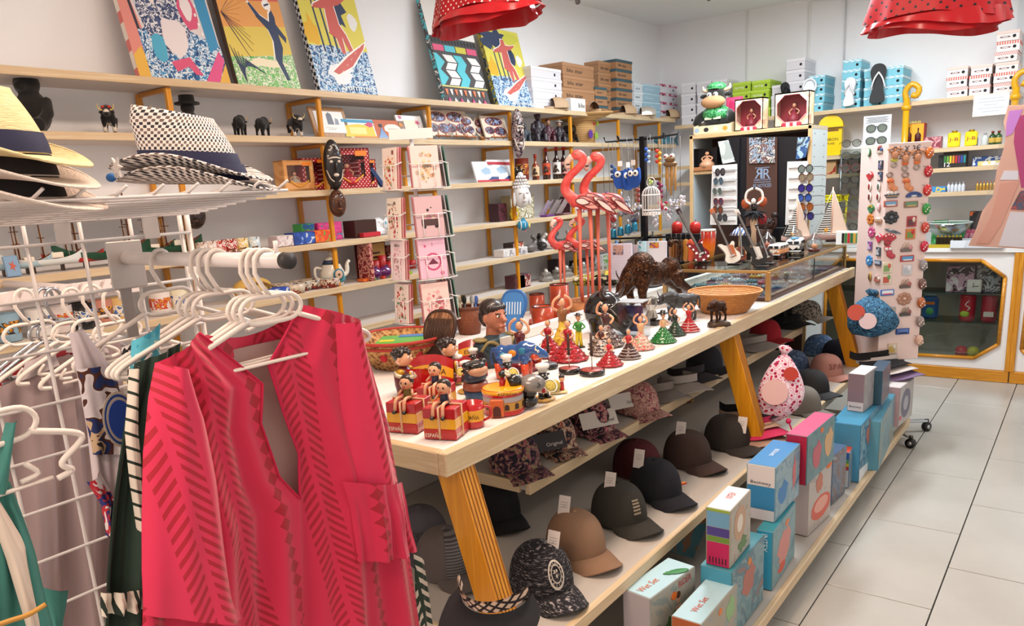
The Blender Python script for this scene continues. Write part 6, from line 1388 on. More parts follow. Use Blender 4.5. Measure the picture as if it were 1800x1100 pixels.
p=tt(906,664);t=thing('mosaic_bull','glossy blue mosaic bull with orange legs','figurine',p,fz(p,70),sc=.14);MB_=mat('mosaic_blue','24508e',.15,coat=.6);obj('body',animal_mesh('bull',MB_,.028),t)
g=G();horns(g,mat('ivory','e4dcc4',.3));obj('horns',g,t)
for s in(-1,1):
 for y in(-.28,.34):g=G();g.tube([(s*.13,y,.36),(s*.13,y-.01,.02)],[.10,.075],mat('mosaic_orange','c8451c',.2,coat=.5),8);obj('leg',g,t)
g=G();g.ball((0,-.5,.52),(.15,.12,.1),mat('mosaic_orange'),10,8);obj('collar',g,t)
g=G()
for s in(-1,1):
 g.ball((s*.17,-.02,.60),(.04,.1,.08),mat('e08a2a',.3),10,6);g.ball((s*.18,.2,.55),(.03,.08,.07),mat('4a9ac0',.3),10,6);g.ball((s*.19,-.25,.66),(.03,.08,.08),mat('2a7a9a',.3),10,6);g.ball((s*.1,-.6,.64),.03,mat('f0ece0'),8,6);g.ball((s*.115,-.615,.64),.014,mat('101010'),6,5)
obj('painted_patches',g,t)
p=tt(948,648);t=thing('orange_ball','small orange ball ornament at the rear of the mosaic bull','ornament',p);g=G();g.tube([(0,0,0),(0,0,.03)],.008,mat('c8451c'),8);obj('stem',g,t);g=G();g.ball((0,0,.044),.016,mat('d8742a',.25),12,8);obj('ball',g,t)
p=tt(874,640);t=thing('bullfighter_bust','large painted bust of a dark haired bullfighter in a blue and gold jacket','bust',p,fz(p,42));JB=mat('jacket_blue','2c4048',.4)
g=G();g.tube([(0,0,0),(0,0,.05),(0,.005,.085),(0,.01,.105)],[.07,.082,.075,.03],JB,18,flat=.62,up=(0,1,0))
for s in(-1,1):g.ball((s*.062,.0,.068),(.03,.035,.03),JB,10,8)
obj('jacket',fuse(g,.006,JB),t)
FS=mat('bust_skin','b87458',.4,coat=.2);g=G();g.tube([(0,.01,.09),(0,.004,.135)],[.028,.026],FS,12);g.ball((0,.0,.165),(.036,.043,.048),FS,16,12);g.ball((0,-.012,.142),(.026,.03,.026),FS);g.tube([(0,-.040,.172),(0,-.054,.155),(0,-.044,.152)],[.006,.009,.007],FS,8)
for s in(-1,1):g.ball((s*.036,.006,.16),(.007,.011,.015),FS,8,6)
g.ball((0,-.040,.136),(.014,.008,.0045),FS);g.ball((0,-.036,.122),(.013,.01,.01),FS);obj('head',fuse(g,.003,FS,2),t)
g=G();g.ball((0,.014,.19),(.041,.045,.035),HAIR,16,10);g.ball((0,.03,.165),(.039,.028,.04),HAIR,14,10)
for k in range(9):a=lerp(-1.25,1.25,k/8);g.ball((.034*sin(a),-.03*cos(a)*.9,.198-.004*cos(a)),(.012,.010,.012),HAIR,6,5)
obj('hair',g,t)
g=G()
for s in(-1,1):
 g.ball((s*.016,-.0375,.170),(.0065,.004,.0038),mat('efe8e0'),8,6);g.ball((s*.016,-.041,.170),(.0032,.002,.0034),mat('1a1010'),6,5);g.tube([(s*.008,-.042,.178),(s*.025,-.034,.179)],.0022,HAIR,5)
obj('eyes',g,t);g=G();g.ball((0,-.0465,.136),(.011,.003,.003),mat('a8443c'),8,5);obj('lips',g,t)
g=G()
for s in(-1,1):g.tube(curve([(s*.085,-.02,.06),(s*.06,-.03,.088),(s*.03,-.045,.075),(s*.02,-.05,.03)],12),.006,mat('braid_olive','8a7a4a',.4),6);g.ball((s*.07,.0,.095),(.024,.03,.008),mat('braid_olive'),10,6)
obj('gold_braid',g,t);g=G();g.prism([(-.018,.0),(.018,0),(.022,.10),(-.022,.10)],.012,mat('e6e0d6'),(0,-.044,0));obj('shirt',g,t)
SPR=dots('red_spot_resin','a3121c','c94a54',30,.2,'xz',rough=.2,coat=.6)
TW=[(917,648,.17,['7a1420','6a1018','8a1824'],'5a1018','both',0,'tall dark red dancer with a gold sash, beside the bullfighter bust'),(965,624,.135,None,'a3121c','hip',0,'dancer in a wide glossy red skirt, left of the swords'),(1000,631,.145,None,'a3121c','hip',0,'dancer in a wide glossy red skirt holding a yellow shawl, right of the swords'),(1066,607,.165,['8a8078','c4b8ac','5a4a44','7a2a30'],'4a2a28','up',1,'tall dancer in a grey patterned dress, arm raised before the black bull head'),(1058,622,.11,['3a2a28','d8ccc4','2a1a1a'],'4a2420','hip',1,'dancer in a black and white ruffled dress beside the red skirt'),(1072,641,.095,None,'c21830','hip',0,'small dancer in bright red polka skirt near the table edge'),(1106,628,.105,['3a2420','4a2a20'],'b02028','hip',2,'small dancer in a brown skirt with white frills near the table edge'),(1127,612,.125,['d8a08a','c8484a','e8cfc0','8aa06a'],'d8a878','both',0,'dancer in a pink and cream flounced dress before the clear box'),(1187,588,.105,['1c3a24','2a4a30','16261a'],'18201a','up',1,'dancer in a dark green dress beside the green polka skirt'),(1211,581,.11,['b3161c','a3121c'],'b3161c','both',2,'dancer in a red dress with white frills nearest the bowl')]
for k,(px,py,h,sk,tp,ar,fr,lb)in enumerate(TW):
 p=tt(px,py);m=SPR if sk is None else blots('skirt%d'%k,sk,14,rough=.25,coat=.4)
 dancer(lb,p,h,m,mat('top'+tp,tp,.25,coat=.4),fz(p,-25),'dancer figurines',None,mat('frill_white','e8dcd4',.3)if fr==2 else(mat('frill_dark','2a1a1a',.3)if fr else None),ar,flare=.46 if sk is None else .38)
p=tt(1166,600);dancer('dancer in a wide green polka skirt and a black hat',p,.115,dots('green_spot','12702c','d8e8d0',34,.1,'xz',rough=.2,coat=.5),mat('green_top','d8b48a',.3),fz(p,40),'dancer figurines',arms='hip',flare=.42,man=False)
g=thing('dancer_hat','flat black hat on the green skirted dancer','hat',p+V((0,0,.104)));q=G();q.lathe([(0,0),(.022,0),(.022,.002),(.011,.003),(.010,.012),(0,.0125)],GLOSSBLK,16);obj('brim_and_crown',q,g)
p=tt(990,604);dancer('taller dancer in yellow behind the red skirts',p,.185,blots('yel_sk',['c9a02a','e0bf4a','b98a20'],10,rough=.3),mat('brown_top','8a5a34',.3),fz(p,20),'dancer figurines',arms='both',flare=.24)
p=tt(1018,610);dancer('figurine of a man in yellow and green with black shoes',p,.13,mat('yel_tr','d8c02a',.35),mat('grn_top','3f8a3a',.35),fz(p,20),'dancer figurines',man=True,arms='hip')
p=tt(1115,592);t=thing('clear_case','clear plastic gift box with a blue backing holding a dancer','box',p,fz(p,-20));g=G();g.box((0,0,.07),(.10,.085,.14),CLEAR,.001);obj('case',g,t);g=G();g.box((-.012,.036,.065),(.07,.004,.10),mat('24306a',.4));obj('backing',g,t);g=G();g.box((0,0,.139),(.1,.085,.003),mat('c4ccd4',.2));obj('lid',g,t)
p=tt(1146,570);t=thing('silver_ornament','crumpled silver ornament on a dark base behind the clear box','ornament',p);g=G();g.box((0,0,.009),(.06,.05,.018),GLOSSBLK,.003);obj('base',g,t);g=G();g.lathe([(.012,.018),(.026,.03),(.016,.06),(.026,.085),(.022,.11),(0,.118)],mat('silver','b9b2a8',.2,.9),11,wob=lambda th,i:1+.2*sin(4*th+i),smooth=False);obj('ornament',g,t)
for k,(px,py,h,r,c)in enumerate(((965,646,.11,.03,'6a7078'),(1001,654,.125,.034,'9a4a40'),(1041,657,.13,.040,'9a4038'))):
 p=tt(px,py);t=thing('sword_stand','round black stand with a thin upright sword, %s of three'%['leftmost','middle','rightmost and largest'][k],'stand',p,0,'sword stands');g=G();g.lathe([(0,0),(r,0),(r*1.02,.004),(r,.014),(0,.014)],GLOSSBLK,24);obj('base',g,t);g=G();g.lathe([(0,.0152),(r*.85,.0152),(r*.86,.0142)],mat(c,.4),24);obj('plaque',g,t)
 g=G();g.tube([(0,0,.014),(0,0,h*.55)],.0018,mat('steel','b0acaa',.25,.9),6);obj('blade',g,t);g=G();g.tube([(0,0,h*.45),(0,0,h)],[.005,.004],mat('3a241a',.5),7);g.tube([(-.012,0,h*.6),(.012,0,h*.6)],.003,mat('5a3a24'),6);obj('hilt',g,t)
p=tt(1072,585);t=thing('bull_bust','large glossy black bull head ornament behind the dancers','ornament',p,fz(p,50));BG_=mat('black_resin','150f0e',.12,coat=.8)
g=G();g.ball((0,.03,.085),(.075,.085,.085),BG_);g.tube([(0,-.02,.09),(0,-.075,.045),(0,-.10,.025)],[.06,.042,.034],BG_,12);g.tube([(-.05,.03,.05),(-.06,.02,.0)],[.03,.02],BG_,8);g.tube([(.05,.05,.05),(.06,.05,.0)],[.03,.02],BG_,8);obj('head',fuse(g,.006,BG_),t)
g=G();horns(g,mat('3a2a24',.25),(0,-.01,.14),.30,.05);obj('horns',g,t)
p=tt(1150,538);BZM=pmat('bronze',lambda N:(lambda f:(N.col(N.ramp(f,[(.3,'1c120c'),(.6,'4a2c1a'),(.8,'8a6038')],False)),N.bump(f,.5)))(N.noise(26,4)),'4a3020',rough=.28,metal=.85)
t=thing('bull_statue','large bronze charging bull statue with raised tail behind the dancers','statue',p,fz(p,-52),sc=.30);obj('body',animal_mesh('charge',BZM,.026),t)
g=G();horns(g,mat('3a2a1c',.3),(.02,-.55,.44),.9);obj('horns',g,t);g=G()
for k in range(46):a=k*2.4;q=(k/46)**.5;g.ball((.24*sin(a)*q,-.24-.20*cos(k*1.7)*q,.60+.27*(1-q*q)**.5*.9-.1*q),(.035,.05,.03),BZM,6,5)
obj('curly_mane',g,t);g=G();g.ball((0,.33,.95),(.05,.05,.06),BZM,8,6);obj('tail_tuft',g,t)
p=tt(1197,563);bull('small lumpy black bull ornament behind the red dancer',p,.15,mat('black_lump','1c1614',.2,coat=.6,bump=(60,.4)),'2a201a',fz(p,-70),name='bull_statue',cat='statue')
p=tt(1262,572);t=thing('stone_bull','small bronze bull standing on a rock base at the table edge','statue',p,fz(p,-40));g=G();g.lathe([(0,0),(.045,0),(.042,.014),(.03,.02),(0,.02)],mat('rock','4a3a2c',.4,.3),12,wob=lambda th,i:1+.15*sin(3*th));obj('rock',g,t)
if BZM.name not in _bull:_bull[BZM.name]=animal_mesh('bull',BZM,.028)
o=obj('bull',_bull[BZM.name],t,(0,0,.018));o.scale=(.105,.08,.105)
RAT=pmat('rattan',lambda N:(lambda x:(lambda f:(N.col(N.ramp(f,[(.3,'a8622c'),(.55,'c8843e'),(.7,'d89a54')],False)),N.bump(N.ma('SINE',N.ma('MULTIPLY',x[2],900)),.5)))(N.noise(9,4,N.co(scale=(6,6,60)))))(N.xyz(N.co())),'b87238',rough=.6)
p=tt(1274,547);t=pot('rattan_bowl','round woven rattan bowl in front of the glass case',p,[(0,0),(.095,0),(.105,.01),(.155,.085),(.158,.09),(.15,.09),(.10,.012),(0,.008)],RAT,36,cat='bowl',rim=(.155,.09,.006,RAT))
t=thing('shell_piece','small pale shell lying on the rim side of the rattan bowl','shell',p+V((.04,.02,.012)));g=G();g.ball((0,0,.012),(.02,.014,.012),mat('d8d0c4',.4),10,6);obj('shell',g,t);g=G();g.tube([(-.016,-.01,.014),(.016,-.01,.014)],.002,mat('b8a898'),5);obj('ridge',g,t)
BRD=pmat('braid_tan',lambda N:(lambda f:(N.col(N.ramp(f,[(.2,'7a4a28'),(.5,'b8844e'),(.8,'d0a468')],False)),N.bump(f,.8)))(N.voro(70)),'b8844e',rough=.7)
p=tt(706,640);t=thing('straw_basket','round braided straw basket with red rim, half hidden by the pink dress','basket',p,0)
g=G();g.lathe([(0,.0),(.10,0),(.15,.07),(.165,.10),(.157,.10),(.14,.07),(.09,.01),(0,.008)],BRD,36);obj('basket',g,t);g=G()
for r,z in((.163,.101),(.157,.083)):g.tube([(r*cos(a),r*sin(a),z)for a in[2*pi*k/36 for k in range(36)]],.006,mat('straw_red','a8342c',.7),6,True)
obj('red_rim',g,t);g=G()
for k in range(3):a=-1.2+.9*k;g.ball((.135*cos(a),.135*sin(a),.055),(.014,.014,.018),mat('b3202c',.7),8,6)
obj('red_flowers',g,t)
t=thing('toy_bag','green and blue plastic toy packet lying in the straw basket','packet',p+V((.02,.0,.075)),.6);g=G();g.box((0,0,.01),(.18,.13,.02),mat('5aa84a',.3),.006);obj('packet',g,t);g=G();g.box((.03,.04,.021),(.1,.04,.002),mat('3a7ab8',.3));g.box((-.05,-.04,.021),(.05,.03,.002),mat('d8c83a',.3));obj('print',g,t)
def ovalfan(px,py,h,w_,mt,rimm,label,lean,turn,nm,slots=0):
 p=tt(px,py);t=thing(nm,label,'fan',p,rot=(radians(lean),0,fz(p,turn)))
 O=[(w_*.16,0),(w_*.3,h*.3),(w_*.5,h*.62),(w_*.48,h*.86),(w_*.25,h),(-w_*.25,h),(-w_*.48,h*.86),(-w_*.5,h*.62),(-w_*.3,h*.3),(-w_*.16,0)]
 C_=curve([(a,0,b)for a,b in O],50,True);g=G();g.prism([(q.x,q.z)for q in C_],.008,mt,(0,.004,0));obj('blade',g,t)
 g=G();g.tube(C_,.007,rimm,6,True);obj('rim',g,t)
 if slots:
  g=G()
  for k in range(slots):x=lerp(-.3,.3,k/(slots-1))*w_;g.box((x,-.0006,h*.6),(w_*.035,.010,h*.3),mat('slot_white','dfe6ea',.5))
  obj('slots',g,t)
 else:
  g=G()
  for k in range(16):x=lerp(-.42,.42,k/15)*w_;g.tube([(x*.35,-.008,h*.06),(x,-.009,h*.55),(x*.95,-.008,h*.88)],.0022,rimm,4)
  obj('ribs',g,t)
 return t
WV=pmat('woven_brown',lambda N:(lambda f:(N.col(N.ramp(f,[(.3,'4a2c1c'),(.55,'8a5a38'),(.72,'c0906a')],False)),N.bump(f,.8)))(N.noise(14,4,N.co(scale=(7,1,1)))),'7a4a2c',rough=.5)
ovalfan(762,650,.20,.12,WV,mat('woven_rim','3a241a',.5),'dark woven rattan scoop leaning back behind the matador figures',-22,-38,'woven_scoop')
ovalfan(902,585,.17,.10,mat('blue_plastic','3a78b8',.35),mat('blue_rim','2c62a4',.35),'bright blue plastic deck chair ornament with slotted back',-14,-22,'chair_ornament',6)
ovalfan(878,575,.09,.07,mat('navy_plastic','3048a0',.35),mat('navy_rim','26388a',.35),'dark blue plastic chair ornament left of the bright blue one',-14,-10,'chair_ornament')
p=tt(868,620);t=thing('slatted_stool','flat blue slatted chair seat lying beside the bust','ornament',p,fz(p,-40));g=G();g.box((0,0,.01),(.10,.05,.008),mat('blue_plastic'),.002);obj('seat',g,t);g=G()
for s in(-.04,.04):g.box((s,0,.004),(.008,.04,.008),mat('blue_plastic'))
obj('feet',g,t)
p=tt(826,585);pot('tall_basket','brown woven tub with odds and ends behind the woven scoop',p,[(0,0),(.045,0),(.062,.11),(.058,.11),(.042,.01),(0,.008)],mat('tub_brown','7a4024',.6,bump=(120,.6)),24,cat='basket',rim=(.06,.11,.006,mat('tub_rim','5a2c18',.6)))
for k in range(6):
 a=k*1.1;q=thing('wooden_spoon','%s handle sticking out of the brown tub, %s'%(['blue','grey','brown','pale','black','silver'][k],'front' if k%2 else 'rear'),'utensil',p+V((.025*cos(a),.025*sin(a),.012)),rot=(.16*sin(a),.16*cos(a),0));c=['3a5a9a','8a8a8c','5a3a20','c8b8a0','1a1a1a','a8a8aa'][k];g=G();g.tube([(0,0,0),(0,0,.12)],.005,mat(c),6);obj('handle',g,q);g=G();g.ball((0,0,.13),(.012,.006,.02),mat(c),8,6);obj('bowl',g,q)
OG=pmat('orange_wood',lambda N:N.col(N.ramp(N.noise(12,4),[(.3,'8a2c12'),(.6,'b8421c')],False)),'a83a18',rough=.3,coat=.4)
for k,(px,py,r,h,lb)in enumerate(((985,558,.043,.15,'tall orange red wooden cylinder pot'),(955,573,.048,.085,'low orange red wooden cylinder pot in front'),(945,550,.036,.09,'orange red wooden cylinder pot behind the low one'))):
 p=tt(px,py);pot('wooden_pot',lb,p,[(0,0),(r,0),(r*1.02,.006),(r,h),(r*.86,h),(r*.84,h*.3),(0,h*.28)],OG,22,group='orange wooden pots',rim=(r*.93,h,.0035,mat('3a1408',.4)))
p=tt(965,566);t=thing('pot_tray','orange red wooden tray under the cylinder pots','tray',(p.x,p.y+.02,TZ+.0005),fz(p,0));
g=G();g.box((0,.0,.002),(.2,.14,.004),OG,.001);obj('tray',g,t);g=G();g.box((0,-.07,.005),(.2,.005,.008),OG);obj('lip',g,t)
BM=mat('black_metal','141416',.35,.4)
# == wooden flamingos
FP=pmat('flamingo_paint',lambda N:(lambda f:(N.col(N.ramp(f,[(.3,'d8403c'),(.6,'e8605a'),(.8,'f08a80')],False)),N.bump(f,.2)))(N.noise(16,4)),'e25a54',rough=.4)
FPK=mat('flamingo_pink','f0a49a',.45);FWH=mat('flamingo_white','efd8d0',.5);FLN=mat('flamingo_line','7a2a2c',.5);LEG=mat('flamingo_leg','e27a66',.45)
def flamingo_mesh():
 g=G();nk=curve([(-.05,0,.66),(-.100,0,.715),(-.132,0,.765),(-.10,0,.84),(-.025,0,.905),(-.002,0,.955),(-.03,0,.985),(-.062,0,.975)],28)
 n=len(nk);g.tube(nk,[lerp(.042,.026,min(1,i/(n*.5)))if i<n*.75 else lerp(.026,.034,(i-n*.75)/(n*.25))for i in range(n)],FP,12)
 g.ball((-.045,0,.975),(.042,.028,.03),FP);g.ball((.03,0,.675),(.115,.06,.058),FP);g.tube([(.08,0,.665),(.16,0,.61),(.215,0,.575)],[.05,.03,.008],FP,10,flat=.7)
 return fuse(g,.009,FP)
_fl=flamingo_mesh()
def feather(y,x0,z0,x1,z1,w_):
 P=[]
 for k in range(11):
  v=k/10;x,z=lerp(x0,x1,v),lerp(z0,z1,v);q=w_*sin(pi*min(1,v*.85+.12))
  P.append((x,z,q))
 dx,dz=x1-x0,z1-z0;L_=sqrt(dx*dx+dz*dz);nx,nz=-dz/L_,dx/L_
 return[(x+nx*q,z+nz*q)for x,z,q in P]+[(x-nx*q,z-nz*q)for x,z,q in P[::-1]]
def flamingo(label,p,H_,rz,group):
 t=thing('wooden_flamingo',label,'flamingo',p,rz,group,sc=H_);obj('body',_fl,t)
 g=G();g.tube(curve([(-.075,0,.968),(-.105,0,.945),(-.112,0,.915),(-.100,0,.893)],8),[.024,.022,.019,.016,.012,.009,.006,.004][:9]+[.003]*2 if False else[.024]+[.021]*3+[.018]*2+[.012]*2+[.004],mat('beak_pale','e8c4b4',.4),10);b=obj('beak',g,t)
 g=G();g.tube([(-.110,0,.925),(-.111,0,.905),(-.099,0,.890)],[.0205,.016,.004],GLOSSBLK,10);obj('beak_tip',g,b)
 g=G()
 for s in(-1,1):g.ball((-.052,s*.026,.984),(.008,.004,.007),mat('eye_pale','f2e6c8'),8,6);g.ball((-.053,s*.0295,.984),(.004,.002,.004),mat('101010'),6,5)
 obj('eyes',g,t)
 for s in(-1,1):
  for i,(x0,z0,x1,z1,w_,m)in enumerate(((-.04,.70,.07,.655,.026,FPK),(-.03,.675,.09,.625,.024,FPK),(0,.70,.13,.635,.022,FWH),(.01,.72,.15,.655,.022,FPK),(.06,.70,.18,.60,.022,FWH),(.08,.68,.20,.585,.018,FWH),(-.06,.685,.03,.665,.022,FWH))):
   o=.069+.0016*i-(abs(x1)*.10 if x1>.1 else 0);P=feather(0,x0,z0,x1,z1,w_);g=G()
   y=s*(o);tilt=-.16 if x1>.12 else-.03
   g.add([V((x,y+s*tilt*(x-x0)-s*max(0,(z-.68))**2*6,z))for x,z in P]+[V((x,y*.9+s*tilt*(x-x0)-s*max(0,(z-.68))**2*6,z))for x,z in P],[tuple(range(22))if s<0 else tuple(range(22))[::-1]]+[(k,22+k,22+(k+1)%22,(k+1)%22)for k in range(22)],m)
   g.tube([V((x,y+s*tilt*(x-x0)-s*max(0,(z-.68))**2*6,z))for x,z in P],.0042,FLN,4,True);obj('feather',g,t)
 for s in(-1,1):
  g=G();x=-.005+s*.035;g.tube([(x,s*.015,.63),(x+.005*s,s*.015,.3),(x,s*.015,.0)],[.016,.010,.011],LEG,8);obj('leg',g,t)
 return t
p=tt(1035,540);rzF=fz(p,0);u=mpp(p)
t=thing('wood_slice_base','carved wood slice base under the tall flamingos','base',p,0);g=G();g.lathe([(0,0),(.13,0),(.135,.01),(.13,.03),(.12,.034),(0,.034)],pmat('slice_wood',lambda N:N.col(N.ramp(N.voro(14),[(.1,'9a5a34'),(.4,'c88a58'),(.7,'b0744a')],False)),'b87a4c',rough=.6),24,wob=lambda th,i:1+.06*sin(3*th));obj('slice',g,t);g=G()
for k in range(3):r=.03+.03*k;g.tube([(r*cos(a),r*sin(a),.0345)for a in[2*pi*q/20 for q in range(20)]],.0015,mat('8a5230'),4,True)
obj('growth_rings',g,t)
RV=V((cos(rzF),sin(rzF),0));DV=V((-sin(rzF),cos(rzF),0))
flamingo('tall wooden flamingo, front one of the tall pair',p+RV*.0+DV*-.03+V((0,0,.034)),252*u,rzF,'tall flamingos');flamingo('tall wooden flamingo, rear one of the tall pair',p+RV*.085+DV*.07+V((0,0,.034)),248*u,rzF,'tall flamingos')
p2=tt(1002,545);u2=mpp(p2);t=thing('wood_slice_base','small wood slice base under the short flamingos','base',p2+DV*.1,0);g=G();g.lathe([(0,0),(.10,0),(.1,.02),(0,.022)],mat('slice_wood'),20);obj('slice',g,t);g=G();g.tube([(.05*cos(a),.05*sin(a),.0215)for a in[2*pi*q/20 for q in range(20)]],.0015,mat('8a5230'),4,True);obj('growth_rings',g,t)
flamingo('short wooden flamingo looking away, left of the short pair',p2+DV*.1-RV*.03+V((0,0,.02)),148*mpp(p2+DV*.1)*V((1.3,1.3,1)),rzF+radians(48),'short flamingos');flamingo('short wooden flamingo, right of the short pair',p2+DV*.14+RV*.075+V((0,0,.02)),146*mpp(p2+DV*.1)*V((1.3,1.3,1)),rzF+radians(12),'short flamingos')
# == glass show case on the table
GX0,GX1,GY0,GY1,GZ0,GZ1=-1.712,-1.192,3.55,4.90,TZ+.002,1.056
GOLD=mat('case_gold','b8925c',.35,.7)
t=thing('glass_show_case','low glass show case with gold metal edging standing on the table','show case',(0,0,0))
for x in(GX0,GX1):
 for y in(GY0,GY1):g=G();g.box((x,y,(GZ0+GZ1)/2),(.022,.016,GZ1-GZ0),GOLD,.001);obj('corner_post',g,t)
for z in(GZ0+.006,GZ1):
 for y in(GY0,GY1):g=G();g.box(((GX0+GX1)/2,y,z),(GX1-GX0,.014,.014),GOLD if z>1 else mat('case_dark','4a2a22',.4),.001);obj('rail',g,t)
 for x in(GX0,GX1):g=G();g.box((x,(GY0+GY1)/2,z),(.014,GY1-GY0,.014),GOLD if z>1 else mat('case_dark'),.001);obj('rail',g,t)
g=G();g.box(((GX0+GX1)/2,(GY0+GY1)/2,GZ0+.008),(GX1-GX0-.02,GY1-GY0-.02,.006),mat('mauve_felt','8a6070',.9));obj('floor_cloth',g,t)
g=G();g.box(((GX0+GX1)/2,(GY0+GY1)/2,GZ1+.006),(GX1-GX0,GY1-GY0,.006),PANED);obj('top_pane',g,t)
g=G();g.box(((GX0+GX1)/2,GY0,(GZ0+GZ1)/2),(GX1-GX0-.02,.004,GZ1-GZ0-.02),PANE);obj('front_pane',g,t)
for ya,yb in((GY0+.01,(GY0+GY1)/2+.05),((GY0+GY1)/2+.04,GY1-.01)):g=G();g.box((GX1+(.003 if ya>4 else-.002),(ya+yb)/2,(GZ0+GZ1)/2),(.004,yb-ya,GZ1-GZ0-.02),PANE);g.box((GX1+.002,yb,(GZ0+GZ1)/2),(.005,.006,GZ1-GZ0-.02),mat('3a3430',.3));obj('sliding_pane',g,t)
g=G();g.ball((GX1+.02,GY1-.02,.99),.014,GOLD,10,8);g.tube([(GX1,GY1-.02,.99),(GX1+.02,GY1-.02,.99)],.006,GOLD,6);obj('lock_knob',g,t)
random.seed(5);JC=['b9a4c0','8fa8c4','d4d8dc','c9a04a','7a8a9a','c8788e','5a9ab0'];JN=['lilac','pale blue','silver','gold','grey','pink','turquoise']
for k in range(42):
 x=lerp(GX0+.06,GX1-.05,(k%7)/6)+random.uniform(-.02,.02);y=GY0+.14+.19*(k//7)+random.uniform(-.04,.04);c=random.randrange(7);t=thing('bead_bracelet','%s bead bracelet in the show case, %s row, %s from the left'%(JN[c],['front','second','third','fourth','fifth','last'][k//7],OR[k%7]),'bracelet',(x,y,GZ0+.012),k,'bead bracelets in the show case')
 if k==0:rings={}
 if c not in rings:
  g=G();m0=mat('bead'+JC[c],JC[c],.15,.3,coat=.5)
  for q in range(12):a=2*pi*q/12;g.ball((.028*cos(a),.028*sin(a),.009),.009,m0,6,4)
  g2=G();g2.ball((.028,0,.020),.006,mat('f0eee8',.1),6,4);rings[c]=(g.mesh('beads'),g2.mesh('charm'))
 obj('beads',rings[c][0],t);obj('charm',rings[c][1],t)
 # ---- goods on top of the show case
CT=GZ1+.0105
def ctp(px,py):return PZ(px,py,CT)
def guitar(label,px,py,tx,ty,c,c2,body='strat',rz=0):
 """miniature guitar leaning on a small stand: foot at (px,py), headstock towards (tx,ty)"""
 p=ctp(px,py);u=mpp(p);dx,dy=(tx-px)*u,(py-ty)*u;L_=sqrt(dx*dx+dy*dy)
 t=thing('toy_guitar',label,'miniature guitar',p,0);up=(RGT*dx+UP*dy).normalized();up=(up+V((0,.12,0))).normalized();nrm=(-FWD+up*FWD.dot(up)).normalized();T=FR((0,0,.012),up.cross(nrm),up);h=L_
 m1=mat(c,.2,coat=.6)if isinstance(c,str)else c;m2=mat(c2,.3)
 O={'strat':[(-.10,.02),(-.14,.10),(-.09,.2),(-.12,.32),(-.15,.40),(-.09,.39),(-.04,.34),(.04,.33),(.10,.37),(.13,.33),(.09,.24),(.14,.12),(.10,.02),(0,0)],'round':[(-.10,.02),(-.15,.1),(-.11,.22),(-.12,.32),(-.05,.4),(.05,.4),(.12,.32),(.11,.22),(.15,.1),(.10,.02),(0,0)]}[body]
 C_=[(q.x*h,q.y*h)for q in curve([(a,b,0)for a,b in O],56,True)]
 g=G();g.T=T;g.prism(C_,.014,m1,(0,0,-.007),((1,0,0),(0,1,0)));obj('body',g,t)
 g=G();g.T=T;g.box((0,h*.66,.008),(h*.045,h*.62,.006),mat('fretboard','2e1c14',.4));g.box((0,h*.98,.008),(h*.08,h*.10,.006),m2,.001);obj('neck',g,t)
 g=G();g.T=T
 for k in range(4):g.box((h*.015*(k-1.5)*.6,h*.56,.0125),(.0008,h*.84,.0008),mat('string_steel','c8c8c8',.3,.8))
 g.box((0,h*.13,.010),(h*.09,h*.03,.006),mat('c0bcb4',.3,.6));obj('strings',g,t)
 g=G();g.T=T;g.prism([(-.02*h,.1*h),(.07*h,.1*h),(.09*h,.3*h),(-.01*h,.34*h)],.0015,m2,(0,0,.007),((1,0,0),(0,1,0)));obj('pickguard',g,t)
 g=G();g.box((0,0,.006),(.06,.05,.012),GLOSSBLK,.002);g.tube([(0,.02,.01),(0,.03,.06)],.004,GLOSSBLK,6);obj('stand',g,t);return t
guitar('miniature dark red electric guitar with white dots, leftmost on the case',1238,462,1187,376,dots('red_dot_guitar','7a1420','f0e8e4',90,.25,'xz',rough=.2,coat=.6),'2a1418');guitar('miniature white electric guitar with a red edge',1292,466,1246,376,'ebe4d8','b8643a');guitar('miniature sunburst acoustic guitar standing upright',1303,462,1297,400,'7a3416','2a160e','round');guitar('miniature long black electric guitar leaning left',1338,470,1290,378,'17120f','d8d4cc','strat');guitar('slim dark brown miniature guitar right of the black one',1352,465,1326,402,'3a1c12','1c0f0a','strat')
p=ctp(1245,452);t=thing('conga_drum','miniature orange and red conga drum','miniature drum',p);u=mpp(p)
g=G();g.lathe([(0,0),(9.5*u,0),(11.5*u,14*u),(13*u,30*u),(12.3*u,40*u),(12.3*u,47*u)],pmat('conga_fade',lambda N:N.col(N.ramp(N.ma('MULTIPLY',N.xyz(N.co())[2],7.5),[(.0,'e08a1c'),(.55,'e06a18'),(.85,'c22c1c')],False)),'e07a1c',rough=.2,coat=.6),22);obj('shell',g,t);g=G();g.lathe([(12.8*u,45.5*u),(12.8*u,48.5*u),(0,49*u)],mat('drum_skin','e6dfd0',.5),22);obj('skin',g,t);g=G()
for k in range(6):a=k*pi/3+.3;g.tube([(12.2*u*cos(a),12.2*u*sin(a),33*u),(12.6*u*cos(a),12.6*u*sin(a),45*u)],.0025,mat('c8c4bc',.3,.8),5)
obj('lugs',g,t)
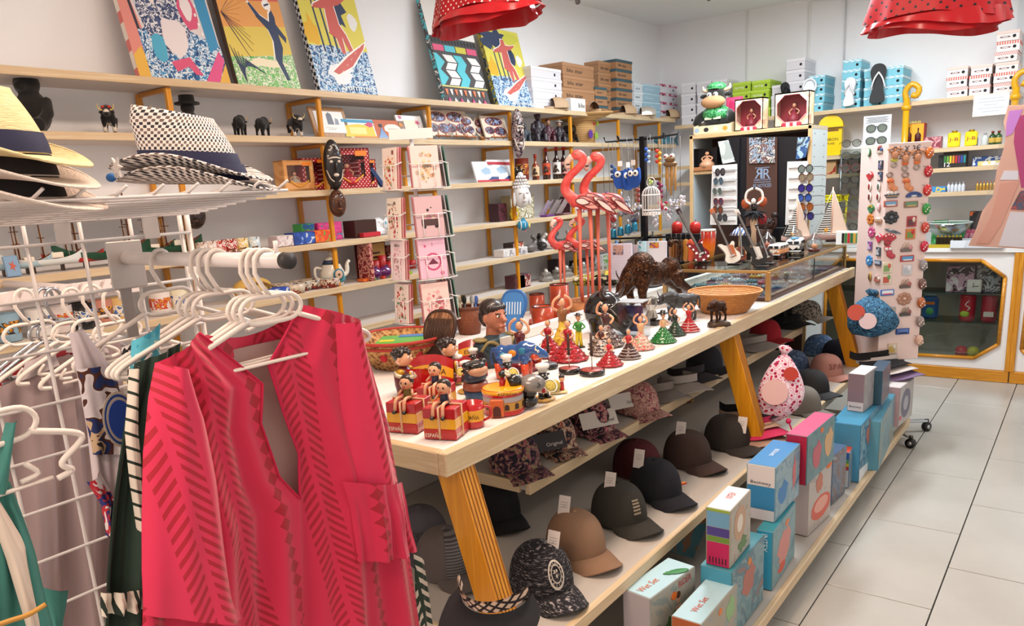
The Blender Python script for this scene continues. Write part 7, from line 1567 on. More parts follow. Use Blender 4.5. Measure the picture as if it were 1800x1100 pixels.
def van(label,px,py,wpx,c1,c2,tr,board=None):
 p=ctp(px,py);u=mpp(p);w_=wpx*u;t=thing('toy_van',label,'toy van',p,fz(p,tr));b1,b2=mat(c1,.2,coat=.6),mat(c2,.2,coat=.6);L_=w_*2.0
 g=G();g.box((0,L_*.45,w_*.36),(w_,L_,w_*.40),b1,w_*.10);bd=obj('body',g,t);g=G();g.box((0,L_*.45,w_*.72),(w_*.94,L_*.97,w_*.42),b2,w_*.13);obj('roof',g,t)
 g=G();g.prism([(-w_*.40,w_*.56),(w_*.40,w_*.56),(0,w_*.26)],.003,b2,(0,-L_*.05-.002,0));obj('v_panel',g,bd)
 g=G();gm=mat('van_glass','2a3238',.1)
 for s in(-1,1):
  g.box((s*w_*.2,-L_*.036,w_*.72),(w_*.30,.004,w_*.20),gm,.001)
  for k in range(3):g.box((s*w_*.472,L_*(.15+.28*k),w_*.72),(.003,L_*.2,w_*.18),gm)
 obj('windows',g,t);g=G()
 for s in(-1,1):g.ball((s*w_*.33,-L_*.052,w_*.40),(w_*.08,.004,w_*.08),mat('e8e4d8',.2),12,6)
 g.box((0,-L_*.055,w_*.18),(w_*.98,.008,w_*.07),mat('d4d4d4',.2,.6),.001);obj('lamps_and_bumper',g,t)
 for s in(-1,1):
  for y in(.14,.76):g=G();g.T=M.Translation((s*w_*.42,L_*y,w_*.16))@M.Rotation(R90,4,'Y');g.lathe([(0,-w_*.06),(w_*.16,-w_*.06),(w_*.16,w_*.06),(w_*.07,w_*.07),(0,w_*.06)],mat('191919',.6),14);obj('wheel',g,t)
 if board:g=G();g.ball((0,L_*.3,w_*.97),(w_*.28,L_*.35,w_*.05),mat(board,.2),14,6);obj('surfboard',g,t)
van('orange and cream miniature camper van with a floral print',1360,452,24,'d88a52','e8e0d4',-20);van('white and black miniature camper van with a blue surfboard',1394,446,27,'22242a','eceae6',-8,'3f8ab4')
for k,(px,py,c,lb)in enumerate(((1349,440,'b05a40','glass dome ornament behind the orange van'),(1395,428,'c9c4c0','glass dome ornament behind the white van'),(1431,442,'d88a5a','glass dome ornament with a shell, nearest the case edge'))):
 p=ctp(px,py);u=mpp(p);t=thing('glass_dome',lb,'glass dome',p,0,'glass dome ornaments');g=G();g.lathe([(13*u,4*u),(15*u,12*u),(12*u,22*u),(5*u,27*u),(4*u,30*u),(0,33*u)],CLEAR,20);obj('dome',g,t);g=G();g.lathe([(0,0),(9*u,0),(11*u,4*u),(0,5*u)],mat('dome_base','6a2a20',.35),18);obj('base',g,t);g=G();g.ball((0,0,9*u),(6*u,4*u,5*u),mat(c,.4),10,8);obj('contents',g,t)
p=ctp(1376,440);t=thing('wooden_ball','brown wooden ball box between the two vans','ornament',p);g=G();g.ball((0,0,.022),(.028,.028,.022),mat('ball_wood','7a3a28',.3),16,10);obj('ball',g,t);g=G();g.tube([(.0285*cos(a),.0285*sin(a),.022)for a in[2*pi*q/18 for q in range(18)]],.0012,mat('3a1c14'),4,True);obj('seam',g,t)
def sailboat(label,px,py,hpx,wpx):
 p=ctp(px,py);u=mpp(p);h,L_=hpx*u,wpx*u;t=thing('sailing_boat',label,'model boat',p,fz(p,10),'striped sail boats');g=G()
 g.grid(lambda a,b:V((lerp(-.5,.5,a)*L_,-.12*L_*(1-abs(2*a-1)**2.4)**.8*cos(pi*b),.01+.17*L_*(1-sin(pi*b)*.95)+.06*L_*abs(2*a-1)**3)),18,8,mat('boat_pink','c9a49a',.35));obj('hull',g,t);g=G();g.grid(lambda a,b:V((lerp(-.48,.48,a)*L_,lerp(-.115,.115,b)*L_*(1-abs(2*a-1)**2.4)**.8,.01+.165*L_+.05*L_*abs(2*a-1)**3)),14,2,mat('boat_deck','d8d0c8',.4));obj('deck',g,t)
 g=G();g.tube([(0,0,.15*L_),(0,0,h)],.004,mat('mast_pink','d8a890',.5),6)
 for x in(-.48,.48):g.tube([(x*L_,0,.2*L_),(0,0,h*.97)],.0012,mat('d8d0c0'),4)
 obj('mast',g,t);g=G();g.add([(.02*L_,0,.24*L_),(.44*L_,.0,.24*L_),(.02*L_,0,h*.95)],[(0,1,2)],mat('sail_cream','d8bca8',.7));g.add([(-.02*L_,.001,.24*L_),(-.4*L_,.001,.26*L_),(-.02*L_,.001,h*.8)],[(0,2,1)],stripes('sail_stripe','e4ddd4','1c1a1c','z',75,.5,rough=.7));obj('sails',g,t)
 g=G();g.prism(star(-.15*L_,.34*L_,.03*L_,.10*L_,5),.003,mat('e0a030'),(0,-.004,0));obj('star',g,t);g=G();g.box((0,0,.006),(.3*L_,.1*L_,.012),mat('3a2a24'));obj('stand',g,t)
sailboat('left model yacht with striped and cream sails on the show case',1400,428,82,52);sailboat('right model yacht with striped and cream sails on the show case',1461,425,94,62)
for px,py,nm in((1364,424,'left'),(1420,420,'right')):
 p=ctp(px,py);u=mpp(p);t=thing('dark_dish','dark brown boat shaped dish, %s of two on the case, holding shells'%nm,'dish',p);g=G();g.lathe([(0,10*u),(8*u,10*u),(19*u,14*u),(18*u,15*u),(0,12*u)],mat('dish_brown','54201c',.3),22,wob=lambda th,i:1-.45*abs(sin(th)));obj('dish',g,t);g=G();g.lathe([(0,0),(7*u,0),(4*u,10*u),(0,10*u)],mat('dish_brown'),14);obj('foot',g,t)
 t=thing('sea_shell','pale spotted shell resting on the %s dark dish'%nm,'shell',p+V((0,0,13*u)));g=G();g.ball((0,0,8*u),(11*u,8*u,8*u),blots('shell'+nm,['d8ccb4','c8b090','e4dccc'],60),14,10);obj('shell',g,t);g=G();g.ball((-2*u,-7*u,7*u),(6*u,2*u,5*u),mat('e0c8a8',.3),10,6);obj('opening',g,t)
p=ctp(1318,440);u=mpp(p);t=thing('feather_dancer','tall figure with pale arms looped overhead and black feather skirt','figurine',p+V((.0,.06,0)),fz(p,0));g=G();g.lathe([(0,0),(6*u,0),(4*u,30*u),(7*u,52*u),(0,56*u)],mat('statue_pale','c8a888',.5),14);obj('body',g,t);random.seed(2);g=G()
for k in range(40):a=2.4*k;q=random.uniform(.6,1);g.tube([(4*u*cos(a),4*u*sin(a),66*u),(22*u*q*cos(a),22*u*q*sin(a),(64-14*(k%4)/3)*u)],[2.2*u,.6*u],mat('feather_black','121418',.8),4)
obj('feather_skirt',g,t);g=G();g.ball((0,0,74*u),(6*u,5*u,8*u),GLOSSBLK);g.ball((-1*u,-3*u,84*u),(4*u,4*u,5*u),mat('e8e0d4',.4));obj('torso_and_head',g,t);g=G()
for s in(-1,1):g.tube(curve([(s*5*u,0,78*u),(s*14*u,0,86*u),(s*12*u,0,100*u),(s*2*u,0,106*u)],12),2.2*u,mat('arm_ivory','e8dccc',.4),7)
obj('arms',g,t);g=G()
for s,z in((1,82),(-1,80),(1,52)):g.ball((s*14*u,2*u,z*u),(8*u,3*u,9*u),mat('fan_copper' if z>60 else 'fan_red','9a4422' if z>60 else '8a1c24',.3),12,8)
obj('fans',g,t)
for k,(px,py,hh,lb)in enumerate(((1232,434,46,'dark carved wooden head with curly hair behind the conga'),(1265,430,40,'brown carved wooden figure with an outstretched arm'))):
 p=ctp(px,py);u=mpp(p);t=thing('carved_figure',lb,'carving',V((max(p.x,GX0+.06),p.y+.05,p.z)));m0=mat('carved_brown','3a2018',.4);g=G();g.lathe([(0,0),(9*u,0),(5*u,hh*.3*u),(9*u,hh*.6*u),(0,hh*.7*u)],m0,12);g.ball((0,0,hh*.8*u),(10*u,9*u,10*u),m0);obj('body',g,t);g=G()
 for q in range(14):a=q*2.4;g.ball((9*u*cos(a)*(q/14)**.5,8*u*sin(a)*(q/14)**.5,hh*u*(1-.12*(q/14))),3.4*u,mat('carved_dark','22120e',.5),6,5)
 obj('hair',g,t)
 if k:g=G();g.tube(curve([(4*u,0,hh*.55*u),(12*u,0,hh*.8*u),(10*u,0,hh*1.15*u)],8),3*u,m0,7);g.ball((10*u,0,hh*1.2*u),(6*u,4*u,5*u),mat('carved_dark'),8,6);obj('arm',g,t)
p=ctp(1278,452);u=mpp(p);t=thing('shell_lamp','blue and white striped shell umbrella ornament behind the guitars','ornament',p+V((0,.18,0)));g=G();g.lathe([(18*u,34*u),(8*u,44*u),(0,50*u)],stripes('parasol','3a5a9a','e4e4e0','x',55,.5),16);obj('parasol',g,t);g=G();g.tube([(0,0,0),(0,0,46*u)],.004,mat('d8c8a8'),6);g.lathe([(0,0),(14*u,0),(12*u,4*u),(0,5*u)],mat('c8a070',.6),16);obj('pole',g,t);g=G()
for k in range(9):a=k*2.4;g.ball((9*u*cos(a),9*u*sin(a),(6+2*(k%3))*u),(5*u,4*u,3.5*u),mat(['d8b860','e4dcc8','b89060'][k%3],.4),8,6)
obj('shells',g,t)
for k,(px,py,lb)in enumerate(((1190,400,'left red round candle with a bow on the rack top'),(1222,402,'right red round candle on the rack top'))):
 p=PY(px,py,4.25);u=mpp(p);q=thing('display_plinth','dark plinth under the %s red candle'%('left','right')[k],'plinth',(p.x,4.25,TZ+.001));zq=PY(px,410,4.25).z-TZ-.002;parts(q,block=G().box((0,0,zq/2),(.1,.1,zq),BM,.002),cloth=G().box((0,0,zq),(.102,.102,.001),mat('plinth_cloth','2a2420',.9)));t=thing('red_candle',lb,'candle',V((p.x,4.25,PY(px,410,4.25).z)));g=G();g.lathe([(0,0),(9*u,0),(9.5*u,14*u),(7*u,19*u),(0,21*u)],mat('candle_wax','b0241e',.3),18);obj('wax',g,t);g=G();g.tube([(0,0,20*u),(0,0,24*u)],.0018,mat('2a1a14'),5);obj('wick',g,t)
p=PY(1492,420,4.80);t=thing('card_holder','white holder of red and green packets at the far end of the case','holder',(p.x,4.80,CT));u=mpp(p);g=G();g.box((0,.02,12*u),(44*u,.03,24*u),mat('e2e6e4',.4),.002);obj('holder',g,t);g=G()
for k,c in enumerate(('1c1a1c','3a7a3a','b8242a','1c6a34','c8a03a','2f8a44')):g.box((lerp(-10,14,k/5)*u,.003,12*u),(3.8*u,.006,17*u),mat(c,.4))
obj('packets',g,t)
p=PY(1465,410,6.17);t=thing('yellow_rack','yellow wire rack with a black lettered header on the worktop','rack',(p.x,6.17,W),radians(6));YW=mat('yellow_wire','e8d81a',.35)
zt_=PY(1465,342,6.17).z-W;g=G()
for s in(-1,1):g.tube([(s*.07,0,0),(s*.085,.0,zt_*.9)],.008,YW,6)
for q in(.03,.2,.4,.62):g.tube([(-.08,0,zt_*q),(.08,0,zt_*q)],.006,YW,6)
obj('frame',g,t);g=G();g.prism([(-.085,zt_*.86),(.085,zt_*.86),(.10,zt_),(-.10,zt_)],.01,YW,(0,.005,0));hd=obj('header',g,t);g=G();g.text('CLIPPER',.035,mat('1c1c14'),FRONT(0,-.0056,zt_*.93),.001,.14);obj('lettering',g,hd)
# == black hook rack with key rings, pouches, chimes and a bird cage
RX,RY=-2.04,3.98;zt_=PY(1130,240,RY).z;pr=PY(1131,300,RY);RX=pr.x
t=thing('hook_rack','black metal rack with long hook arms behind the flamingos','rack',(RX,RY,TZ+.001));BM=mat('black_metal','141416',.35,.4);g=G();g.box((0,0,(zt_-TZ)/2),(.032,.032,zt_-TZ),BM,.002);obj('post',g,t);g=G();g.lathe([(0,0),(.16,0),(.16,.012),(.03,.02),(0,.02)],BM,24);obj('base',g,t)
ZA=zt_-TZ-.015;ARM=[(-.19,-.08,.0),(-.17,.03,.03),(.16,.10,.05),(.15,-.06,-.01),(-.06,-.16,-.01),(.05,.18,.02)]
for x,y,z in ARM:g=G();g.tube([(0,0,ZA),(x,y,ZA+z*.3),(x*1.04,y*1.04,ZA+z*.3+.025)],.005,BM,6);obj('hook_arm',g,t)
for x,y in((-.2,-.05),(.2,.06),(.06,-.2),(-.05,.2)):g=G();z=PY(1135,418,RY).z-TZ;g.tube([(0,0,z),(x,y,z),(x*1.04,y*1.04,z+.02)],.006,BM,6);obj('hook_arm',g,t)
def hung(px,py,nm,label,cat,y=RY-.12,group=None,rz=0,top=None):
 p=PY(px,py,y);t=thing(nm,label,cat,p,rz,group);zz=(top or zt_)-p.z;g=G();g.tube([(0,0,0),(0,0,zz)],.0015,mat('cord_grey','6a6460',.6),4);obj('cord',g,t);return t,mpp(p)
for k,(px,py,lb)in enumerate(((1090,298,'blue owl pouch hanging at the left, turned aside'),(1103,300,'blue owl pouch hanging in the middle, seen edge on'),(1114,296,'blue owl pouch hanging beside the black post, facing out'))):
 t,u=hung(px,py,'owl_pouch',lb,'pouch',RY-.14-.02*k,'blue owl pouches',[.6,1.1,0][k]);m0=mat('owl_blue','1c4a9a',.7);g=G();g.prism([(q.x,q.z)for q in curve([(-11*u,0,0),(-12*u,0,-20*u),(-6*u,0,-32*u),(6*u,0,-32*u),(12*u,0,-20*u),(11*u,0,0),(4*u,0,-2*u),(-4*u,0,-2*u)],40,True)],.02,m0,(0,.01,0));obj('body',g,t);g=G()
 for s in(-1,1):
  g.T=FRONT(s*5*u,-.0105,-8*u);g.lathe([(0,.003),(5*u,.002),(5.4*u,0)],mat('f0ece4',.4),16);g.lathe([(0,.005),(2.2*u,.004)],mat('1a1a1a',.3),12)
 obj('eyes',g,t);g=G();g.T=None;g.box((0,-.006,10*u),(8*u,.002,9*u),mat('tag_white','e8e4dc',.6));obj('price_tag',g,t)
t,u=hung(1144,318,'bird_cage','small white wire bird cage ornament hanging from the rack','bird cage',RY-.22,top=PY(1144,236,RY-.22).z);WW=mat('cage_white','e4ded8',.45);r=16*u;h=60*u;g=G()
for z in(-24*u,-50*u,-58*u):g.tube([(r*cos(a),r*sin(a),z)for a in[2*pi*k/24 for k in range(24)]],.0028,WW,5,True)
for k in range(18):a=2*pi*k/18;g.tube([(r*cos(a),r*sin(a),-58*u),(r*cos(a),r*sin(a),-24*u)]+[(r*cos(b)*cos(a),r*cos(b)*sin(a),-24*u+15*u*sin(b))for b in(.4,.8,1.2,1.45)],.0018,WW,4)
obj('wires',g,t);g=G();g.lathe([(0,-58*u),(r,-58*u),(r,-54*u),(0,-54*u)],WW,20);obj('base',g,t);g=G();g.tube([(8*u*cos(a),0,-2*u+8*u*sin(a))for a in[2*pi*k/18 for k in range(18)]],.0022,WW,5,True);obj('ring',g,t);g=G()
for a in(0,2.1,4.2):g.ball((3*u*cos(a),-1*u,-2*u+3*u*sin(a)),2.6*u,mat('b4cc7a',.5),8,6)
obj('leaf_charm',g,t)
t,u=hung(1179,284,'bamboo_chime','frog faced bamboo wind chime at the right of the rack','wind chime',RY-.08,top=PY(1179,240,RY-.08).z);BA=mat('bamboo','b88a4c',.5);g=G()
for k in range(5):x=(k-2)*4.2*u;g.tube([(x,-.01*(k%2),-4*u),(x,-.01*(k%2),-(42+8*(k%3))*u)],2.1*u,BA,8)
obj('tubes',g,t);g=G();g.ball((0,-.008,-4*u),(14*u,7*u,5*u),mat('chime_brown','7a5a34',.4),14,8);g.ball((0,-.01,4*u),(10*u,6*u,6*u),mat('chime_brown'),12,8);obj('head',g,t);g=G()
for s in(-1,1):g.ball((s*6*u,-.02,9*u),4.4*u,mat('e4d8c8',.4),10,8);g.ball((s*6*u,-.02-4*u,9*u),2*u,mat('8a2a2a'),8,6)
obj('eyes',g,t)
for k,(px,py,c,lb)in enumerate(((1138,262,'a8c0d8','blue and white charm string beside the post'),(1157,265,'d8a02a','yellow and red charm string'),(1078,292,'3a6a9a','blue bead string behind the flamingo'),(1160,322,'8a2a5a','magenta feather charm'),(1120,330,'c8605a','coral charm behind the bird cage'))):
 t,u=hung(px,py,'charm_string',lb+' hanging on the rack','charm',RY+.02*k-.06,top=zt_-.01);g=G()
 for q in range(6):g.ball((2.5*u*(q%2*2-1),0,-(q*4.5)*u),(4*u,3*u,3.4*u),mat(c if q%2 else['2a58b0','c83a2a','2a4a8a','6a1c4a','d8a090'][k],.4),8,6)
 obj('charms',g,t)
CHN=[(1062,338,'4a3a7a','violet'),(1072,345,'2a2a5a','indigo'),(1084,340,'5a4a8a','lavender'),(1095,352,'8a8a94','grey'),(1106,348,'b8b8c0','silver'),(1117,356,'6a6a74','slate'),(1150,372,'c8c0c4','pale grey'),(1165,345,'b83a4a','crimson'),(1172,362,'d8d0d0','frosted white'),(1184,352,'a8a4ac','smoky'),(1196,345,'c4c4cc','cloudy'),(1080,372,'9a3a3a','brick red'),(1110,385,'3a4a6a','steel blue')]
for k,(px,py,c,nm)in enumerate(CHN):
 t,u=hung(px,py,'key_ring_bunch',nm+' bunch of key rings hanging on the black rack','key rings',RY-.1+.035*(k%5),'key ring bunches',top=zt_-.02);g=G();random.seed(k)
 for q in range(12):g.ball((random.uniform(-8,8)*u,random.uniform(-4,4)*u,-random.uniform(0,26)*u),(random.uniform(2,4.5)*u,2*u,random.uniform(2,5)*u),mat('kr'+(c if q%3 else 'd0ccd0'),c if q%3 else 'd0ccd0',.3,.2),7,5)
 obj('charms',g,t)
for k in range(4):
 t,u=hung(1078+k*12.5,402-k*4,'blue_bell','shiny turquoise bell, number %s from the left on the lower arm'%['one','two','three','four'][k],'bell',RY-.1,'turquoise bells',top=PY(1135,388,RY).z);g=G();g.lathe([(0,0),(4*u,-1*u),(5.4*u,-5*u),(5.6*u,-13*u),(6.4*u,-16*u),(5*u,-15*u)],mat('bell_teal','1a7a9a',.2,.5,.5),16);obj('bell',g,t)
for k,(px0,px1,py0,py1,c,lb,y)in enumerate(((1070,1112,428,492,'d8ccd8','lined white note pad with a photo label, hanging below the rack',3.80),(1113,1122,430,470,'c0b0b4','dark edged note pad seen edge on, behind the lined pad',3.86),(1121,1136,424,462,'b8dce4','white and turquoise bag hanging right of the note pads',3.88),(1136,1172,424,462,'e0dce0','white card with an orange picture hanging at the right',3.92))):
 a,b=PY(px0,py0,y),PY(px1,py1,y);w_,h=b.x-a.x,a.z-b.z;t=thing('hanging_pad',lb,'note pad',((a.x+b.x)/2,y,b.z));m0=stripes('lined_paper','e2d8e2','b09ab4','z',110,.86,rough=.7)if k==0 else mat(c,.7);g=G();g.box((0,0,h/2),(w_,.014,h),m0,.001);obj('pad',g,t);g=G();g.tube([(0,0,h),(0,.0,max(h+.02,PY(1135,416,RY).z-b.z))],.003,BM,5);obj('hook',g,t)
 if k!=1:g=G();g.box((-.01,-.0075,h*.82),(w_*.45,.001,h*.26),blots('padpic%d'%k,[['6a6a8a','c89a8a','4a4a6a'],0,['3ab0c8','e4ecec','4a6a8a'],['3a3a8a','d8642a','c8a03a','5a2a6a']][k],30));obj('picture',g,t)
for k in range(5):
 t,u=hung(1180+k*8.5,420,'castanet','brown wooden castanet pair hanging at the right of the note pads, number %s'%['one','two','three','four','five'][k],'castanets',3.9,'hanging castanets',.7+.2*k,top=PY(1180,410,3.9).z)
 for s in(-1,1):g=G();g.ball((s*2*u,0,-20*u),(2.2*u,8*u,20*u),mat(['8a5a2c','5a3418','3a2010','a8702c','c8502a'][k],.35),10,8);obj('half',g,t)
p=tt(1085,500);t=thing('fringed_mat','orange and yellow fringed woven mat behind the flamingo base','mat',(p.x-.05,p.y+.3,TZ+.001),.5);g=G();g.box((0,0,.02),(.36,.22,.04),blots('mat_weave',['d8782a','e0c83a','8a9a3a','e8a03a'],26,rough=.8),.006);obj('mat',g,t);g=G()
for k in range(24):g.box((lerp(-.17,.17,k/23),-.12,.022),(.006,.03,.006),mat('d8642a' if k%2 else 'e0b03a'))
tag(obj('fringe',g,t),kind='stuff')
for k,(px,c,lb)in enumerate(((1022,'c8b83a','yellow flowered folded cloth behind the short flamingos'),(1052,'2a2420','black folded cloth behind the tall flamingos'))):p=tt(px,503);t=thing('folded_cloth',lb,'cloth',(p.x,p.y+.08,TZ+.001),.3);g=G();g.box((0,0,.025),(.16,.14,.05),blots('fc'+c,[c,c,'3a3a2a','d8c8a0'],30,rough=.9),.014);obj('folds',g,t);g=G();g.box((0,-.071,.026),(.15,.002,.004),mat('1a1a1a',.9));obj('fold_line',g,t)
p=tt(1062,505);t=thing('blue_paddle','white and blue beach bat standing behind the flamingo legs','bat',p+V((.02,.12,.0)),fz(p,0));u=mpp(p);g=G();g.prism([(q.x,q.z)for q in curve([(-9*u,0,4*u),(-10*u,0,34*u),(0,0,42*u),(10*u,0,34*u),(9*u,0,4*u),(0,0,0)],36,True)],.014,mat('bat_white','dfe4ec',.4),(0,.007,0));obj('face',g,t);g=G();g.tube([(0,0,40*u),(0,0,78*u)],3*u,mat('bat_blue','3a74a8',.4),8);g.tube(curve([(-9.5*u,0,30*u),(0,0,43*u),(9.5*u,0,30*u)],12),1.6*u,mat('bat_blue'),6);obj('handle',g,t)
# == greeting card carousel on the table
CR_=tt(752,592);t=thing('card_carousel','white wire carousel of pink greeting cards','card rack',CR_);WWR=mat('white_wire','ded8d6',.4)
zc=PY(755,236,CR_.y).z-CR_.z;g=G();g.tube([(0,0,0),(0,0,zc)],.008,WWR,8);obj('post',g,t);g=G();g.lathe([(0,0),(.12,0),(.12,.01),(.02,.016),(0,.016)],WWR,24);obj('foot',g,t)
ang=fz(CR_,0);HC=.155;TOPS=[PY(770,q,CR_.y-.1).z-CR_.z for q in(252,345,422,502)]
FACES=[(ang+radians(22),.115,'right front'),(ang-radians(50),.085,'left front'),(ang+radians(95),.115,'right side')]
CP={(0,0):('e8c8c4','cream card with a bouquet of roses'),(0,1):('c9aab0','mauve card with a loaded flower car'),(0,2):('e0b4c8','pink card with a dotted heart wreath'),(0,3):('e4c4bc','pale card with a pink crown'),(1,0):('ecd8cc','cream card with an orange bunch of flowers and stamp'),(1,1):('eadbcc','cream card with a vase of red flowers'),(1,2):('ecd4d6','white card lettered Baby with a pink toy'),(1,3):('e6d4cc','white card covered in red and green flowers')}
TR=['top','second','third','lowest']
for j,zt_ in enumerate(TOPS):
 for i,(a,w_,nm)in enumerate(FACES):
  d=V((sin(a),-cos(a),0));o=CR_+d*.10+V((0,0,zt_-HC))
  g=G();g.T=M.Translation(o-CR_)@M.Rotation(a,4,'Z');w2=w_/2+.008
  g.tube([(-w2,-.03,.09),(-w2,.0,.10),(w2,.0,.10),(w2,-.03,.09)],.0022,WWR,5,True);g.tube([(-w2,-.034,.0),(w2,-.034,.0),(w2,0,-.005),(-w2,0,-.005)],.0022,WWR,5,True)
  for x in(-w_*.28,w_*.28):g.tube([(x,0,-.005),(x,-.034,0),(x,-.032,.09)],.0018,WWR,5)
  g.tube([(0,.0,.05),(0,.1,.05)],.003,WWR,5);obj('pocket',g,t)
  c,lb=CP.get((i,j),(['8a9a94','c8b4a8','b08a7a','a8b4bc'][j],'row of cards seen edge on'));
  for k in range(3 if i<2 else 5):
   cc=c if k==0 and i<2 else[['d88a94','e0a8a8','c8707a'],['d88a94','e0a8a8','c8707a'],['5a8a7a','c8ccd0','d8b4ac','9aa4ac','b87a64']][i][k%(3 if i<2 else 5)]
   lab=lb+', %s pocket, %s tier'%(nm,TR[j])if k==0 else '%s card edge, %s pocket, %s tier of the carousel'%(['','second','third','fourth','fifth'][k],nm,TR[j])
   off=(.027-.011*k)if i<2 else(.03-.014*k);q=thing('greeting_card',lab,'card',o+d*off+V((0,0,.003)),rot=(radians(-5),0,a+.03*(k%2)),group='greeting cards on the carousel')
   h=HC*(1-.0*k);g=G();g.box((0,0,h/2),(w_,.003,h),mat('card'+cc,cc,.5),.0005);obj('card',g,q)
   if k==0 and i<2:
    g=G();random.seed(i*9+j);W_=lambda x,z,r,n,m:g.prism([(x*w_+r*cos(b)*w_,z*h+r*sin(b)*w_)for b in[2*pi*s/n for s in range(n)]],.0004,mat(m),(0,-.0016,0))
    if(i,j)==(0,1):g.box((0,-.0018,h*.36),(w_*.62,.0006,h*.16),mat('4a3434'));[W_(x,.26,.07,10,'2e2222')for x in(-.22,.22)];[W_(lerp(-.22,.22,s/5),.5+.03*(s%2),.09,10,['d8a0a8','e4c8b8','c88a98'][s%3])for s in range(6)];W_(-.05,.66,.05,8,'2e2222');W_(.08,.72,.025,8,'2e2222')
    elif(i,j)==(0,2):
     for s in range(22):b=2*pi*s/22;W_(.27*cos(b),.42+.2*sin(b),.04,6,'b83a6a')
     g.prism([(-.2*w_,h*.36),(.2*w_,h*.36),(.0,h*.5)],.0005,mat('6a2a40'),(0,-.0018,0));W_(-.25,.82,.05,6,'c85a84');W_(.3,.12,.08,6,'c85a84');g.box((.02*w_,-.0018,h*.85),(.02*w_,.0005,.1*h),mat('a8708a'))
    else:
     for s in range(44 if j<3 else 52):r=random.random();b=s*2.4;W_(.36*r**.6*cos(b),.46+.38*r**.6*sin(b)*(1.2 if i else 1),random.uniform(.03,.085),6,random.choice({(0,0):['d8b48a','c89a84','e0c8a8','b8a494'],(0,3):['c85a6a','d8a0a0','e8c8c0'],(1,0):['d88a5a','c84a4a','e0b06a','8a9a6a'],(1,1):['c8505a','8a6a5a','d8a08a'],(1,2):['d890a0','e4b8c0','c8a8a8'],(1,3):['c83a3a','5a8a5a','e0b8a8']}[(i,j)]))
     if(i,j)==(1,0):g.box((.25*w_,-.0018,h*.88),(.14*w_,.0005,.1*h),mat('8a4a44'))
    obj('print',g,q)
    if(i,j)==(1,2):decal(q,'lettering','Baby',.014,'6a5a5a',FRONT(0,-.002,h*.86),w_*.4)
    if(i,j)==(1,1):decal(q,'lettering','Bon jour',.012,'4a3a34',FRONT(-.1*w_,-.002,h*.84),w_*.6)
q=thing('rack_header','blank white header card on top of the carousel','card',CR_+V((0,0,zc-.01)),ang);g=G();g.box((0,-.02,.018),(.17,.003,.04),mat('header_white','eae4e2',.5),.001);obj('card',g,q);g=G();g.tube([(-.08,-.017,0),(.08,-.017,0)],.0025,WWR,5);g.tube([(0,0,0),(0,-.017,0)],.0025,WWR,5);obj('clip',g,q)
# == magnet stand on castors
MR_,MW,MD=radians(40),.285,.228;MX,MY=-.872-.0285*cos(MR_),4.66-.0285*sin(MR_)
t=thing('magnet_stand','white square turning stand covered in souvenir magnets','stand',(MX,MY,0),MR_);z0,z1=PY(1535,632,MY-.15).z,PY(1590,250,MY-.15).z
PNL=mat('magnet_panel','e0c8c0',.35,coat=.2);g=G();g.box((0,0,(z0+z1)/2),(MD,MW,z1-z0),PNL,.002);obj('column',g,t);g=G();g.tube([(0,0,.06),(0,0,z0)],.02,mat('chrome','b8b8ba',.2,.9),12);obj('pole',g,t)
for k,(px,py)in enumerate(((1600,787),(1628,757),(1478,708),(1610,660))):
 c=PZ(px,py,0);d=c-V((MX,MY,0));a=atan2(d.y,d.x)-MR_;r=min(d.length,.36);g=G();g.box((r/2*cos(a),r/2*sin(a),.062),(r,.03,.014),mat('c8ccd0',.3,.6)if False else mat('leg_grey','c0c4c8',.3,.6),.003,R=M.Rotation(a,3,'Z'));lg=obj('leg',g,t)
 g=G();x,y=r*cos(a),r*sin(a);g.tube([(x,y,.07),(x,y,.05)],.012,GLOSSBLK,8)
 g.T=M.Translation((x,y,.027))@M.Rotation(a+.5,4,'Z')@M.Rotation(R90,4,'X');g.lathe([(0,-.014),(.026,-.014),(.027,0),(.026,.014),(0,.014)],mat('castor_black','141414',.4),16);g.lathe([(0,-.016),(.012,-.016),(.012,.016),(0,.016)],mat('chrome'),12);obj('castor',g,lg)
decal(t,'lettering','1 X 3€',.030,'3a3436',FRONT(0,-MW/2-.001,z1-.03),.11);decal(t,'lettering','2 X 5€',.030,'3a3436',FRONT(.0,-MW/2-.001,z1-.068),.12)
NRM=V((sin(MR_),-cos(MR_),0));AX_=V((cos(MR_),sin(MR_),0));CEN=V((MX,MY,0))
def onface(px,py,n,ax):
 d=ray(px,py);o=CEN+n*((MW if n is NRM else MD)/2+.001);k=(o-EYE).dot(n)/d.dot(n);return EYE+d*k
